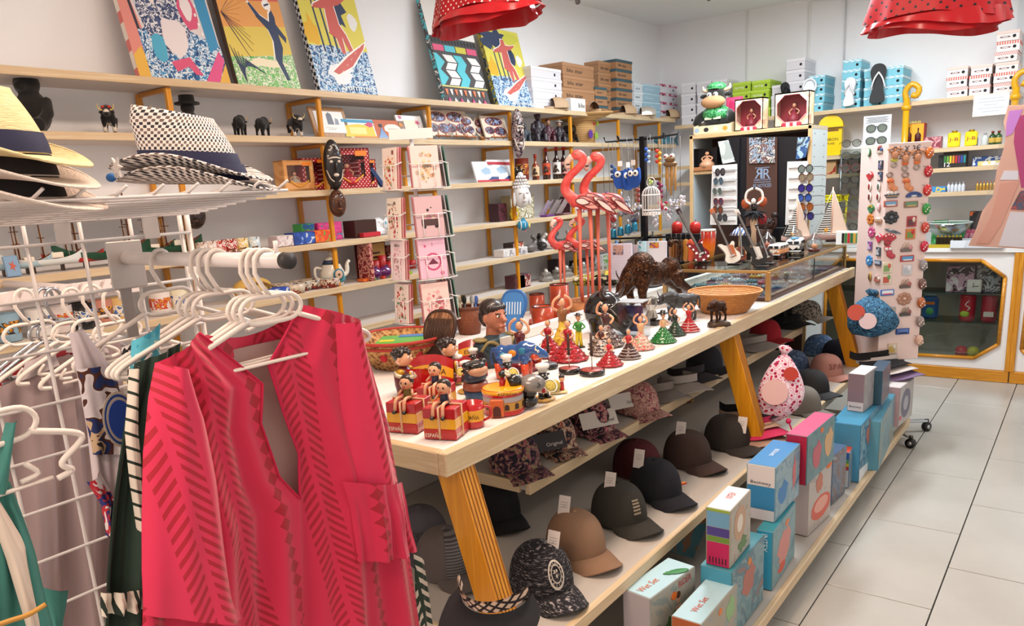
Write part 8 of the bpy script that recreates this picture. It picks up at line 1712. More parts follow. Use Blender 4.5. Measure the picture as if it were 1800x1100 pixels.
def magnet(px,py,kind,cols,lb,n=NRM,ang_=MR_,s=1.0):
 p=onface(px,py,n,AX_);t=thing('souvenir_magnet',lb,'magnet',p,ang_,'souvenir magnets on the stand');A,B_,C_=[mat('mg'+c,c,.3,coat=.3)for c in(cols*3)[:3]];s_=.046*s
 g=G();h=G();E_=lambda G_,x,z,rx,rz,m,y=-.004,ry=.006:G_.ball((x*s_,y,z*s_),(rx*s_,ry,rz*s_),m,12,6)
 if kind=='torso':
  g.tube([(0,-.006,-.1*s_),(0,-.007,.55*s_),(0,-.006,.75*s_)],[.3*s_,.42*s_,.15*s_],A,10,flat=.45,up=(0,1,0));E_(g,0,.98,.2,.26,A)
  for q in(-1,1):g.tube([(q*.35*s_,-.005,.62*s_),(q*.85*s_,-.005,.95*s_),(q*.2*s_,-.005,1.15*s_)],.12*s_,A,6)
  E_(h,0,-.18,.4,.26,B_);h.tube([(.3*s_*cos(a),-.004,-.72*s_+.26*s_*sin(a))for a in[2*pi*q/14 for q in range(14)]],.09*s_,C_,6,True);E_(h,0,1.14,.2,.12,HAIR)
 elif kind=='bikini':
  E_(g,-.2,.3,.42,.36,A);E_(g,.0,-.25,.36,.5,A);E_(g,.35,-.62,.4,.32,A);h.tube([(-.3*s_+.36*s_*cos(a),-.004,.95*s_+.26*s_*sin(a))for a in[2*pi*q/14 for q in range(14)]],.09*s_,C_,6,True)
  for q in(-.4,.02):E_(h,q,.25,.2,.2,B_,-.008)
 elif kind=='oval':E_(g,0,0,.42,.62,A);E_(h,0,0,.27,.46,B_,-.007)
 elif kind=='card':
  g.box((0,-.003,0),(1.1*s_,.006,1.2*s_),A,.001);h.box((-.1*s_,-.0065,-.1*s_),(.7*s_,.002,.7*s_),B_);E_(h,.2,.2,.2,.3,C_,-.007,.003)
 elif kind=='wide':
  g.box((0,-.003,0),(1.6*s_,.006,.7*s_),A,.001);h.box((0,-.0065,.05*s_),(1.3*s_,.002,.4*s_),B_);h.box((0,-.008,-.15*s_),(1.0*s_,.002,.14*s_),C_)
 elif kind=='flower':
  E_(g,0,0,.4,.36,A)
  for q in range(8):b=2*pi*q/8;E_(g,.62*cos(b),.52*sin(b),.3,.27,A)
  E_(h,0,0,.2,.18,B_,-.009)
 elif kind=='boat':g.prism([(-.9*s_,.1*s_),(-.6*s_,-.3*s_),(.6*s_,-.3*s_),(.9*s_,.15*s_)],.007,A,(0,0,0));[E_(h,q,.25,.22,.22,B_)for q in(-.4,0,.4)];h.box((0,-.0085,-.1*s_),(1.4*s_,.002,.1*s_),C_)
 elif kind=='arc':g.prism([(.95*s_*cos(b),.6*s_*sin(b)-.25*s_)for b in[pi*q/10 for q in range(11)]]+[(-.5*s_,-.3*s_),(0,.0),(.5*s_,-.3*s_)],.007,A);E_(h,0,-.12,.42,.1,B_);E_(h,.5,.02,.1,.1,C_)
 elif kind=='fish':g.prism([(-1.1*s_,.25*s_),(-.5*s_,.2*s_),(.4*s_,-.1*s_),(1.0*s_,-.42*s_),(.3*s_,-.36*s_),(-.6*s_,-.1*s_)],.007,A);E_(h,-.4,.08,.3,.1,B_);E_(h,.2,-.15,.25,.08,C_)
 elif kind=='tower':
  for q in range(4):g.tube([((-.5+.2*q)*s_,-.005,.0),((-.35+.2*q)*s_,-.005,(.5+.12*(q%2))*s_)],.09*s_,A,6)
  g.box((-.1*s_,-.004,-.2*s_),(1.3*s_,.008,.4*s_),B_,.002);E_(h,.35,.05,.3,.3,C_)
 elif kind=='fan':g.prism([(-.1*s_,-.7*s_)]+[(.9*s_*cos(b),.7*s_*sin(b)-.1*s_)for b in[pi*(.05+.9*q/10)for q in range(11)]],.006,A);[E_(h,.55*cos(b),.45*sin(b),.12,.12,B_,-.007)for b in(.5,1.1,1.7,2.4)]
 obj('body',g,t);obj('relief',h,t);return t
FL='d88a5a';ML=[(1572,278,'torso',['c88a64','b8b83a','a89a90'],'bare chested man bottle opener in yellow trunks'),(1591,284,'torso',['c88a64','d8642a','a89a90'],'middle bare chested man bottle opener in orange trunks'),(1612,282,'torso',['c88a64','e0702a','a89a90'],'right bare chested man bottle opener in orange trunks'),(1567,322,'bikini',[FL,'d0602a','a08a80'],'left bikini body bottle opener'),(1595,322,'bikini',[FL,'d0602a','a08a80'],'right bikini body bottle opener'),(1567,343,'boat',['3a4a6a','d8d0c8','b8903a'],'blue fishing boat magnet'),(1606,342,'arc',['1c3a7a','d8dce0','2a2a2a'],'dark blue dolphin arc magnet'),(1565,358,'wide',['b85a44','6a9ac0','e0d8d0'],'red topped beach view magnet'),(1601,359,'wide',['8a6a54','5a8a6a','c8a05a'],'brown number plate magnet'),(1566,382,'flower',['2a2c30','5a5c62'],'dark flower shaped magnet'),(1602,389,'card',['a82a34','5a1c24','d8c8b4'],'dark red dancer card magnet'),(1570,405,'fish',['5a6470','a8b0b8','3a4048'],'grey sardine magnet'),(1600,411,'card',['c8742a','6a8a3a','b8282a'],'orange framed orchard magnet'),(1562,419,'fan',['b01c2c','e8b0a8'],'glossy red fan magnet'),(1594,436,'tower',['c8b0a0','6a5a54','c8848a'],'castle and dancer magnet, upper one'),(1563,441,'bikini',['b83a4a','e0d4d0','8a2a34'],'red looped bull magnet'),(1594,454,'wide',['b02a28','4a90c0','d8dce0'],'red and blue bus magnet'),(1559,470,'card',['d8d0b4','7a9a5a','c85a4a'],'green patterned tile magnet'),(1594,474,'card',['c8c8cc','b0b4ba','dcdce0'],'silver square magnet'),(1558,490,'card',['d8cfb8','b84a3a','6a9a5a'],'red and green patterned tile magnet'),(1592,500,'tower',['b89a8a','5a4a44','a85a5a'],'castle and dancer magnet, middle one'),(1559,514,'wide',['3a6ab4','dfe4ea','c8506a'],'blue car magnet with a white roof'),(1589,525,'flower',['a87a64','c8a08a'],'tan flower shaped magnet'),(1562,545,'wide',['8a9aa4','b8a084','4a7a9a'],'harbour view magnet'),(1592,549,'tower',['a08a7c','4a4440','8a4a4a'],'castle and dancer magnet, lowest one'),(1586,582,'wide',['2a4a90','5a7ab8','1c2a5a'],'dark blue beetle car magnet'),(1568,612,'card',['c8b89a','b89a4a','d8d0c4'],'small yellow magnet at the bottom')]
for px,py,kd,c,lb in ML:magnet(px,py,kd,c,lb+' on the front of the stand')
N2=-AX_
SL=[(1529,268,'oval',['2a6a3a','d8d8c8'],'green bottle magnet'),(1548,264,'tower',['8a3a34','b8a89a','3a5a8a'],'red tower magnet'),(1549,290,'card',['2a3044','5a5a7a','a8a0a0'],'dark square magnet'),(1530,309,'fan',['b81c24','f0d8d4'],'red spotted magnet'),(1548,310,'card',['3a4054','c8b0a8','5a6a84'],'grey car magnet'),(1530,328,'oval',['e0d8d0','8a2a2a'],'upper left oval magnet'),(1546,328,'oval',['e0d8d0','4a5a54'],'upper right oval magnet'),(1530,346,'oval',['e0d8d0','5a1a1c'],'lower left oval magnet'),(1545,346,'oval',['e0d8d0','7a2a2a'],'lower right oval magnet'),(1532,367,'fan',['2a7a4a','c8a04a'],'green parrot magnet'),(1546,364,'oval',['c89a9a','e0c8c4'],'pale pink magnet'),(1531,385,'flower',['c8742a','8a3a24'],'orange crab magnet'),(1545,388,'boat',['c8a084','d8c8b8','8a5a44'],'tan boat magnet'),(1533,408,'flower',['b84a7a','e8d0d8'],'pink flower magnet'),(1546,418,'fan',['c83a54','e8d8d8'],'pink striped shell magnet'),(1530,432,'card',['7a5a9a','c8b0d0','a84a7a'],'purple card magnet'),(1545,442,'card',['3a4a54','b8b8c0','8a8a94'],'grey card magnet'),(1529,458,'flower',['3a84c0','b8d8e8'],'blue flower magnet'),(1544,462,'wide',['3a4a6a','a8b4c4','6a5a64'],'slate blue card magnet'),(1530,486,'oval',['b8904a','6a5a3a'],'gold oval magnet'),(1543,490,'tower',['c8a8a0','b86a5a','d8c0b8'],'pale pink castle magnet')]
for px,py,kd,c,lb in SL:magnet(px,py,kd,c,lb+' on the left face of the stand',N2,MR_-R90,.85)
for k in range(11):
 px,py=1634-(k*1.8),268+k*33;p=PY(px,py,MY-.05);c=['c8641c','b8202a','c82a2a','2a8a3a','b83a2a','b81c3a','8a8484','6a4a44','a85a2c','8a7a74','c8a08a'][k];nm=['orange jar','red ladybird','red fan','green spotted fan','red heart','crimson fan','grey tile','brown tile','orange strip','grey card','pale card'][k]
 t=thing('hanging_charm','%s charm standing off the right face of the magnet stand'%nm,'charm',p,MR_,'charms on the right face of the stand');g=G();g.ball((0,0,0),(.022,.016,.03),mat('ch'+c,c,.3,coat=.3),12,8);obj('body',g,t);g=G()
 for q in range(4):g.ball((-.012+.008*q,-.0145,-.012+.01*(q%3)),.004,mat('f0d8c8'),6,4)
 g.tube([(0,0,.02),(-.03,.0,.03)],.0015,mat('chrome'),4);obj('spots',g,t)
 # == caps, visors and boxes on the lower table shelves
ZM,ZL,ZB=SHF[0][1]+.002,SHF[1][1]+.002,SHF[2][1]+.002
fab=lambda k,c,**kw:mat(k,c,.9,bump=(400,.15),**kw)
def flor(k,c):return blots(k,c,38,4,1.6,.9)
FLN_=flor('floral_navy',['16141e','1c1826','6a3a4a','8a7a5a','a84a5a'])
def cp_(z,px,py,rz,mt,lb,**kw):return cap_hat(lb,PZ(px,py,z),radians(rz),mt,group=None,**kw)
G1=[(905,822,70,FLN_,'navy floral cap with a rose print, nearest on the middle shelf',{}),(972,786,62,flor('floral_hawaii',['1c1a24','2a2a34','8a5a4a','c8b49a','a83a2a']),'dark cap with a big cream flower, second on the middle shelf',{}),(1040,757,68,flor('floral_dark',['1a161c','241c26','7a3a4a','a88a7a','c85a6a']),'dark floral cap with pink edges, third on the middle shelf',{}),(1120,722,66,flor('floral_pink',['8a5a54','b08478','c89a8a','6a3a40','c86a74']),'dusty pink floral cap on the middle shelf',{}),(1238,648,80,fab('cap_charcoal','2c2a30'),'charcoal cap behind the sloping leg on the middle shelf',{}),(1345,597,72,fab('cap_red','9a1a24'),'plain red cap right of the second sloping leg',{}),(1418,560,82,flor('camo',['c8c0b4','b8b0a4','4a4844','8a8478']),'pale cap with a dark camouflage crown at the far end of the middle shelf',{'brim':fab('cap_pale','b8b0a6')})]
for px,py,rz,mt,lb,kw in G1:cp_(ZM,px,py,rz,mt,lb,sc=1.0 if px<1200 else .95,**kw)
VS=[(1150,690,62,'8a8078','grey visor above the pink floral cap',0),(1192,676,55,'b4aaa0','pale grey visor in the middle of the shelf',0),(1205,660,68,'3a3638','dark visor under the pale grey one',0),(1382,568,60,'18171a','flat black visor beside the plain red cap',0),(1318,606,70,'9a9088','beige visor behind the red cap',0)]
for px,py,rz,c,lb,_ in VS:visor(lb,PZ(px,py,ZM+.004*(px%5)),radians(rz),fab('vis'+c,c),sc=.95)
for px,py,tx,lb in((1052,722,'Original','white card lettered in black stuck on the dark floral cap'),(958,762,'Original','dark card lettered in pale type on the navy floral cap'),(1100,690,'Original','grey card lettered in red behind the pink floral cap')):
 p=PZ(px,py,ZM+.10);t=thing('paper_card',lb,'card',p+V((0,0,-.03)),radians(62));c='c8beb4' if tx and 'dark' not in lb[:10]else '2a2428';g=G();g.box((0,0,.0),(.15,.001,.06),mat('pc'+c,c,.6),0,R=M.Rotation(-.5,3,'X'));obj('card',g,t);decal(t,'lettering',tx,.016,'2a2428' if c!='2a2428' else 'c8beb4',M.Rotation(-.5,4,'X')@FRONT(.03,-.001,-.012),.06)
BEI,OLV,NVY,BRW,DBR=fab('cap_beige','8a6a52'),fab('cap_olive','33302a'),fab('cap_navy','17161e'),fab('cap_brown','42302a'),fab('cap_dark_brown','332c28')
HEA=pmat('heather',lambda N:N.col(N.ramp(N.noise(24,3,N.co(scale=(3,3,26))),[(.42,'1c1a1e'),(.56,'5a565a'),(.64,'a8a09c')])),'3a383a',rough=.95)
SWL=[(742,958,62,fab('cap_slate','4a464c'),'slate grey cap lettered across the crown, behind the near leg',{'logo':(mat('1a181c'),'T:ESPAÑA')}),(785,1000,75,fab('cap_taupe','5c5350'),'taupe cap with a ribbed dark crown panel, left of the near leg',{'front':stripes('rib_panel','3a3638','6a6462','z',130,.5)}),(952,1030,62,HEA,'black and grey heathered cap with a round white emblem',{'logo':(mat('c8bdb0',.8),'ring'),'tagc':(.03,-.02,.125,-60)}),(1012,968,66,BEI,'dusty beige suede cap with an eyelet, in front of the olive cap',{'tagc':(-.02,.02,.135,-60)}),(1088,912,66,OLV,'dark olive cap with a small barred patch',{'logo':(mat('9a8a74',.8),'bars'),'tagc':(-.03,.0,.13,-62)}),(1152,868,64,NVY,'navy cap with a red and yellow stripe on the peak',{'tagc':(-.05,.02,.13,-60)}),(1208,812,66,BRW,'plain brown leather look cap',{'tagc':(-.03,.0,.13,-60)}),(1278,782,68,DBR,'dark brown cap with a pale swing tag on the crown',{'tagc':(.0,-.075,.1,-68)}),(1408,722,66,fab('cap_stone','6a645c'),'stone grey cap behind the heart patterned bag hat',{}),(1425,690,64,fab('cap_black','2a2a2c'),'faded black cap under the pink lettered cap',{}),(1452,660,62,fab('cap_rose','a8766a'),'dusty rose cap lettered in darker pink',{'logo':(mat('7a4038',.8),'T:SPAIN')}),(1392,652,80,flor('denim',['3a4a64','4a5a78','6a7a94']),'washed denim blue cap behind the rose cap',{}),(1440,622,78,flor('denim_pale',['4a6a94','5a7aa4','8aa0c0']),'pale blue mottled cap at the back of the shelf',{}),(1472,632,70,fab('cap_ink','1a1c2a'),'ink blue cap behind the rose cap',{}),(1502,628,68,dots('cap_dotted','1c1c24','8a8a92',260,.12),'black cap with tiny white dots near the far end',{}),(870,905,60,fab('cap_soot','201e20'),'sooty black cap behind the near leg with a gold tag',{}),(1120,830,68,fab('cap_wine','4a1418'),'wine red cap at the back of the lower shelf',{})]
for px,py,rz,mt,lb,kw in SWL:cp_(ZL,px,py,rz,mt,lb,sc=1.08 if px<1300 else 1.0,**kw)
p=PZ(1190,852,ZL+.045);t=thing('peak_ribbon','red and yellow ribbon stitched along the navy cap peak','ribbon',p,radians(64));g=G();g.box((0,0,0),(.075,.02,.003),mat('a82028',.8));obj('red_stripe',g,t);g=G();g.box((0,0,.0012),(.075,.007,.003),mat('d8a83a',.8));obj('yellow_stripe',g,t)
for k,(px,py,c,dz,lb)in enumerate(((1322,772,'8a6a58',0,'lowest brown beige visor of the stack under the heart bag'),(1322,770,'a88470',.02,'second beige visor of the stack under the heart bag'),(1318,766,'c22a54',.042,'pink visor in the stack under the heart bag'),(1300,760,'b4947c',.06,'upper beige visor of the stack under the heart bag'),(1300,752,'141318',.078,'black visor on top of the stack under the heart bag'))):visor(lb,PZ(px,py,ZL)+V((0,0,dz)),radians(48+4*k),fab('vs'+c,c),sc=1.0)
for k,(px,py,c,dz,lb)in enumerate(((1560,640,'7a6484',.0,'lilac visor at the far end of the lower shelf'),(1548,634,'d0c6c0',.03,'white visor between the lilac and black ones'),(1536,628,'1c1a1c',.055,'black visor below the blue bag hat'))):visor(lb,V((*PY(px-8,py,4.52).xy,ZL+dz)),radians(62),fab('ve'+c,c),sc=1.15)
TART=pmat('tartan',lambda N:(lambda x:(lambda a,b:N.col(N.mix(N.ma('MAXIMUM',N.ma('GREATER_THAN',N.ma('SINE',a),.45),N.ma('GREATER_THAN',N.ma('SINE',b),.45)),'d8b8a0','2a2224')))(N.ma('MULTIPLY',N.ma('ADD',x[0],x[2]),260),N.ma('MULTIPLY',N.ma('SUBTRACT',x[0],x[2]),260)))(N.xyz(N.co())),'d8b8a0',rough=.9)
visor('large plain black visor with a tartan band in front of the near leg',PY(878,1030,1.16),radians(16),fab('visor_black','1a191c'),sc=.95,band=TART,tilt=24,arc=1.35)
def baghat(px,py,mt,hpx,wpx,lb,lean,tags):
 p=PZ(px,py,ZL+.07)if px<1400 else PY(px,py,4.42);u=mpp(p);t=thing('bag_hat',lb,'hat',p,rot=(radians(-12),radians(lean),fz(p,0)),group=None);h,w_=hpx*u,wpx*u
 def f(a,b):th=2*pi*a;r=(sin(pi*min(1,b*.93+.07))**.7)*(1+.05*sin(5*th+6*b));tw=.28*(1-b);return V((w_*.5*r*cos(th)*(1-.25*b)+w_*.12*sin(3*b),w_*.28*r*sin(th),h*b))
 g=G();g.grid(f,32,16,mt);obj('cloth',g,t);g=G()
 for k in range(9):b=2*pi*k/9;g.tube([(0,0,h*.97),(w_*.10*cos(b),w_*.08*sin(b),h*1.08)],[.01,.014],mt,5)
 obj('gathered_top',g,t)
 for(x,z,r,c)in tags:q=G();q.T=FRONT(x*w_,-w_*.30,z*h);q.lathe([(0,.002),(r*u,.002),(r*u,0)],mat('rt'+c,c,.5),24,smooth=False);obj('round_tag',q,t)
 return t
HRT=pmat('heart_print',lambda N:(lambda v:N.col(N.ramp(N.voro(50),[(0,'8a1c4a'),(.22,'c82a54'),(.36,'e8d4dc'),(.62,'d88aa8'),(.72,'ecdce2')])))(0),'e4d0d8',rough=.8)
baghat(1350,738,HRT,122,84,'white drawstring bag hat printed with pink and purple hearts',12,[(-.02,.42,22,'e0b8b4'),(.2,.72,12,'b83a2a')])
BSC=pmat('blue_scribble',lambda N:N.col(N.ramp(N.noise(48,3,dist=2.5),[(.3,'16344a'),(.5,'4a8ab4'),(.56,'14283a'),(.64,'7ab4d4')])),'3a7aa4',rough=.8)
baghat(1515,590,BSC,74,92,'blue and black scribble patterned bag hat near the magnet stand',10,[(.03,.35,14,'d8bcbc'),(-.2,.5,14,'c04a38')])
t=thing('pink_ribbon','long pink ribbon hanging from the heart bag over the boxes','ribbon',(0,0,0));P=[PX(1386,740,-.965),PX(1404,790,-.93),PX(1408,830,-.93),PX(1402,868,-.93)];g=G();g.tube(curve(P,16),.007,mat('ribbon_pink','d02a64',.6),6,flat=.3);obj('ribbon',g,t);g=G();g.ball(P[0],.012,mat('ribbon_pink'),8,6);obj('knot',g,t)
p=PZ(1232,722,ZL);carton('gum_box','small dark red and yellow carton at the back of the lower shelf','box',p+V((-.15,.1,0)),.1,.08,.09,mat('6a2420'),radians(70),None,blots('gum',['7a2a24','c8a04a','5a1c1c'],20))
# ---- pool toy cartons
def qbox(TLp,TRp,h,th,zb,cols,lb,endc=None,topc=None,bands=None,word=None,tilt=0,fig=None,wend=None,wtop=None):
 zt_=zb+h;a,b=PZ(*TLp,zt_),PZ(*TRp,zt_);d=b-a;L_=d.length;t=thing('toy_carton',lb,'box',(a+b)/2+V((-d.y,d.x,0)).normalized()*th/2-V((0,0,h)),atan2(d.y,d.x),'pool toy cartons');bm=mat('qb'+cols[0],cols[0],.4)
 g=G();g.box((0,0,h/2),(L_,th,h),bm,.0015);obj('body',g,t);g=G();g.box((0,-th/2,h/2),(L_-.006,.0012,h-.006),blots('qp'+cols[0]+cols[1],cols,9,4,1.5,.35));obj('front_print',g,t)
 e=G()
 for z0_,z1_,c in(bands or[(0,1,endc or cols[0])]):e.box((-L_/2,0,h*(z0_+z1_)/2),(.0012,th-.006,h*(z1_-z0_)-.002),mat('qe'+c,c,.4))
 obj('end_print',e,t);g=G();g.box((0,0,h),(L_-.006,th-.006,.0012),mat('qt'+(topc or cols[0]),topc or cols[0],.4));obj('top_print',g,t)
 if word:decal(t,'lettering',word[0],word[1],word[2],FRONT(word[3]*L_,-th/2-.0014,word[4]*h),word[5]if len(word)>5 else None)
 if wend:decal(t,'lettering',wend[0],wend[1],wend[2],FR((-L_/2-.0014,0,wend[3]*h),(0,-1,0),(0,0,1))if len(wend)<5 else FR((-L_/2-.0014,0,wend[3]*h),(0,0,-1),(0,-1,0)),th*.7 if len(wend)<5 else h*.3)
 if wtop:decal(t,'lettering',wtop[0],wtop[1],wtop[2],TOPF(wtop[3]*L_,wtop[4]*th,h+.0014),wtop[5])
 if fig:
  g=G()
  for k,(m,P)in enumerate(fig):g.prism([((x-.5)*L_,z*h)for x,z in P],.0005+.0002*k,mat(m),(0,-th/2-.0008,0))
  obj('picture',g,t)
 return t
KID=lambda x,s,c:[('c89a7a',blob(x,.74*s,.045,.07*s,10,0)),('4a3020',blob(x,.79*s,.05,.045*s,10,.1)),('c89a7a',[(x-.06,.64*s),(x+.06,.64*s),(x+.05,.35*s),(x-.05,.35*s)]),(c,[(x-.06,.4*s),(x+.06,.4*s),(x+.05,.05),(x-.05,.05)])]
RING=lambda cx,cz,r,c,c2:[(c,blob(cx,cz,r,r*1.1,20,.02)),(c2,blob(cx,cz,r*.5,r*.55,18,.02))]
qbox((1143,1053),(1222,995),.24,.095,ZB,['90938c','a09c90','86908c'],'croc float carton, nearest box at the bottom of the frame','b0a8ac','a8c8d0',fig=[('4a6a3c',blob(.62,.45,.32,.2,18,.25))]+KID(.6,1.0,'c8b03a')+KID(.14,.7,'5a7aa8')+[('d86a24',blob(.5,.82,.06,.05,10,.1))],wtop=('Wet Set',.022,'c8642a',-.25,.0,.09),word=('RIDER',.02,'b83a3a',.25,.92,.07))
t2=thing('croc_picture','green croc picture printed on the nearest carton top','print',PZ(1192,1005,ZB+.24)+V((0,0,.002)),.9);g=G();g.ball((0,0,.001),(.035,.014,.001),mat('2f7a34'),12,6);obj('body',g,t2);g=G();g.prism([(-.05,0),(-.03,.01),(-.03,-.01)],.002,mat('2f7a34'),(0,0,0),((1,0,0),(0,1,0)));obj('snout',g,t2)
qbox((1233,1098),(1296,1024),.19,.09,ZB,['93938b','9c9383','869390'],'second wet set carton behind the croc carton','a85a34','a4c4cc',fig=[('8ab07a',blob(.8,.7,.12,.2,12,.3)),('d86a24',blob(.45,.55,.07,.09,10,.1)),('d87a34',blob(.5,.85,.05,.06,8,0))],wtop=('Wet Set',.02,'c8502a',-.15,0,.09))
p=PZ(1236,1030,ZB+.02);t=carton('tilted_carton','tilted teal carton with a brown animal picture, leaning behind the wet set cartons','box',p+V((-.16,.10,.05)),.17,.05,.17,mat('2a6470',.4),0,None,blots('tilt_print',['255660','255660','6e482e','8c6e48'],9,2,1),rot=(0,radians(30),radians(62)))
qbox((1287,1006),(1343.5,939),.235,.10,ZB,['548089','6e8c93','486e7c','86615c'],'blue pool toy carton under the rainbow striped carton','4a98b0','3a8490',fig=[('a8685c',blob(.5,.6,.2,.22,16,.3)),('d8803a',blob(.52,.86,.06,.05,8,.1))])
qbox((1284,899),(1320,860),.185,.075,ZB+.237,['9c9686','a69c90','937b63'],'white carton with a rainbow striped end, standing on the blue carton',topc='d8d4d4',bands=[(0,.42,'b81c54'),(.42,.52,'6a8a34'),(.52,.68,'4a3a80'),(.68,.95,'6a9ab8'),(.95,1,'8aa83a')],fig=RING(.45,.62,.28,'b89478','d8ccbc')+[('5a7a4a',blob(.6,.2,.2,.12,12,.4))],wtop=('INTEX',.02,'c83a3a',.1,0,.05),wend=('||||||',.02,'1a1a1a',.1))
qbox((1359,936),(1399,881),.215,.055,ZB,['618993','6e9399','547c89'],'blue carton with a pink flamingo ring and white lettered end','3a9cc0','2f8a98',fig=[('c8847c',blob(.5,.5,.28,.3,18,.2)),('c8503a',blob(.4,.18,.16,.08,10,.2)),('d87a4a',blob(.6,.85,.1,.05,8,.1))],wend=('INTEX',.02,'e8f0f2',.8,1))
qbox((1364,822),(1407,779),.20,.10,ZB+.217,['6e90a0','86a0a9','547c93'],'white and blue whale carton on top of the lettered blue carton',topc='2a7ab4',bands=[(0,.2,'d0ccd0'),(.2,.62,'3a84b4'),(.62,1,'dcd4d2')],fig=[('3a7ab0',blob(.3,.4,.2,.2,14,.3)),('c86a6a',blob(.75,.55,.06,.3,12,.3))],wend=('Bestway',.014,'2a2a30',.68),wtop=('SWIM RIDER',.016,'dfe8f0',0,0,.08))
t2=thing('whale_picture','blue whale printed on the end of the white and blue carton','print',PZ(1340,806,ZB+.37)+V((.0,0,0)),0);g=G();g.ball((0,0,0),(.022,.002,.016),mat('3a6ab4'),12,8);obj('body',g,t2);g=G();g.prism([(.018,0),(.034,.014),(.03,-.008)],.002,mat('3a6ab4'));obj('tail',g,t2)
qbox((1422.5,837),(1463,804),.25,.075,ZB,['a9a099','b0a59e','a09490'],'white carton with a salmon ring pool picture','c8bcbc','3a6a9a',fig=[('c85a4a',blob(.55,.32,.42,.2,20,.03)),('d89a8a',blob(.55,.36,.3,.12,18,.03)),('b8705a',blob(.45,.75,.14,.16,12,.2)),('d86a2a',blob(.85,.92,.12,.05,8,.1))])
qbox((1420,768),(1468,728),.19,.08,ZB+.252,['486e73','547b80','618386'],'carton with a glossy crimson end and white edges, above the salmon pool carton','a81c3c','c84a74',fig=[('b85a64',blob(.35,.45,.16,.28,14,.25)),('c8a074',blob(.78,.5,.16,.3,14,.25)),('d86a34',blob(.5,.9,.06,.06,8,.1))])
qbox((1464,802),(1489,782),.22,.10,ZB,['485c73','616e80','6e5450','868c93'],'slate blue carton right of the salmon pool carton','4a6484','3a5474')
qbox((1494,796),(1509,766),.165,.05,ZB,['617689','7b8690','93969c'],'narrow carton with a rainbow stripe on its end',topc='c8482a',bands=[(0,.5,'c8ccd0'),(.5,.6,'b83a44'),(.6,.7,'c8b83a'),(.7,.8,'4a9a5a'),(.8,1,'2a5a9a')])
qbox((1514,748),(1562,690),.27,.13,ZB,['3b7693','6e96a3','2e6183','86a0a6'],'large blue sea printed carton near the far end','4a90b4','3a84a4',fig=[('d0d4d6',[(0,0),(1,0),(1,.16),(.5,.1),(0,.22)]),('a8685a',blob(.3,.7,.1,.2,12,.3))])
qbox((1548,742),(1574,692),.24,.05,ZB,['547b89','6e9096','868673'],'pale blue carton at the far end behind the sea printed one','5a94a8','4a8498')
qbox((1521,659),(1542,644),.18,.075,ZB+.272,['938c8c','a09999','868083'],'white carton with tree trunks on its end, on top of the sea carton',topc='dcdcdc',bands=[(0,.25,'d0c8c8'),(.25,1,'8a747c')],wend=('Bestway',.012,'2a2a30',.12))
qbox((1552,652),(1566,634),.17,.06,ZB+.272,['3b5469','614850','2e4854'],'dark blue carton beside the tree trunk carton','2a4a5a','3a4a5a')
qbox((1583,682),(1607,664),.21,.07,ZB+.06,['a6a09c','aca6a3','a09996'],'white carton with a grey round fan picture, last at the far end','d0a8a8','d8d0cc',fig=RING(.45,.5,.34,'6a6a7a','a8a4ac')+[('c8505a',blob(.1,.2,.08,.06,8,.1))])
# == grid panel, hat tray, rail and clothes at the near left
XG=-1.65;WR=mat('grid_white','d4ccc8',.4);zg=PX(160,398,XG).z;yr=PX(328,380,XG).y;z1_=PX(75,430,XG).z
t=thing('grid_panel','white wire grid display panel at the left','grid panel',(XG,0,0))
for k in range(9):
 y=yr-.012-(.016 if k else 0)-.104*max(0,k-0)if k else yr
 if y<-.15:break
 g=G();g.tube([(0,y,.05),(0,y,zg+.02)],.0038 if k else .006,WR,6);obj('upright_wire',g,t)
g=G();g.tube([(.0,yr-.018,.05),(.0,yr-.018,zg+.02)],.005,WR,6);obj('upright_wire',g,t)
for k in range(13):g=G();z=z1_-.104*k;g.tube([(.006,-.1,z),(.006,yr,z)],.0034,WR,6);obj('cross_wire',g,t)
g=G();g.box((0,yr-.6,.028),(.4,1.3,.05),WR,.006);obj('foot',g,t)
PLT=mat('plate_grey','b4aca8',.4,.3)
for k,(x0,x1,y0,y1)in enumerate(((92,128,385,428),(247,282,375,418))):
 a,b=PX(x0,y0,XG+.02),PX(x1,y1,XG+.02);g=G();g.box((.02,(a.y+b.y)/2,(a.z+b.z)/2),(.005,b.y-a.y,a.z-b.z),PLT,.001);obj('tray_bracket',g,t)
za,zb_=PX(160,386,XG+.02).z,PX(420,338,-1.29).z;yt=PX(505,332,-1.29).y
t=thing('hat_tray','sloping white wire tray carrying the straw hats','tray',(0,0,0));xs=[XG+.02,-1.29]
tz=lambda x:lerp(za,zb_,(x-xs[0])/(xs[1]-xs[0]))
for k in range(10):x=lerp(xs[0],xs[1],k/9);ye_=lerp(yr+.02,yt,k/9);g=G();g.tube([(x,-.2,tz(x)),(x,ye_,tz(x))],.0032,WR,6);obj('long_wire',g,t)
for k in range(19):y=lerp(-.18,yt-.02,k/18);x1_=xs[1]if y<yt else xs[0];g=G();g.tube([(xs[0],min(y,yr+.02),tz(xs[0])+.005),(x1_,y,tz(x1_)+.005),(x1_+.02,y+.008,tz(x1_)+.018)],.003,WR,6);obj('cross_wire',g,t)
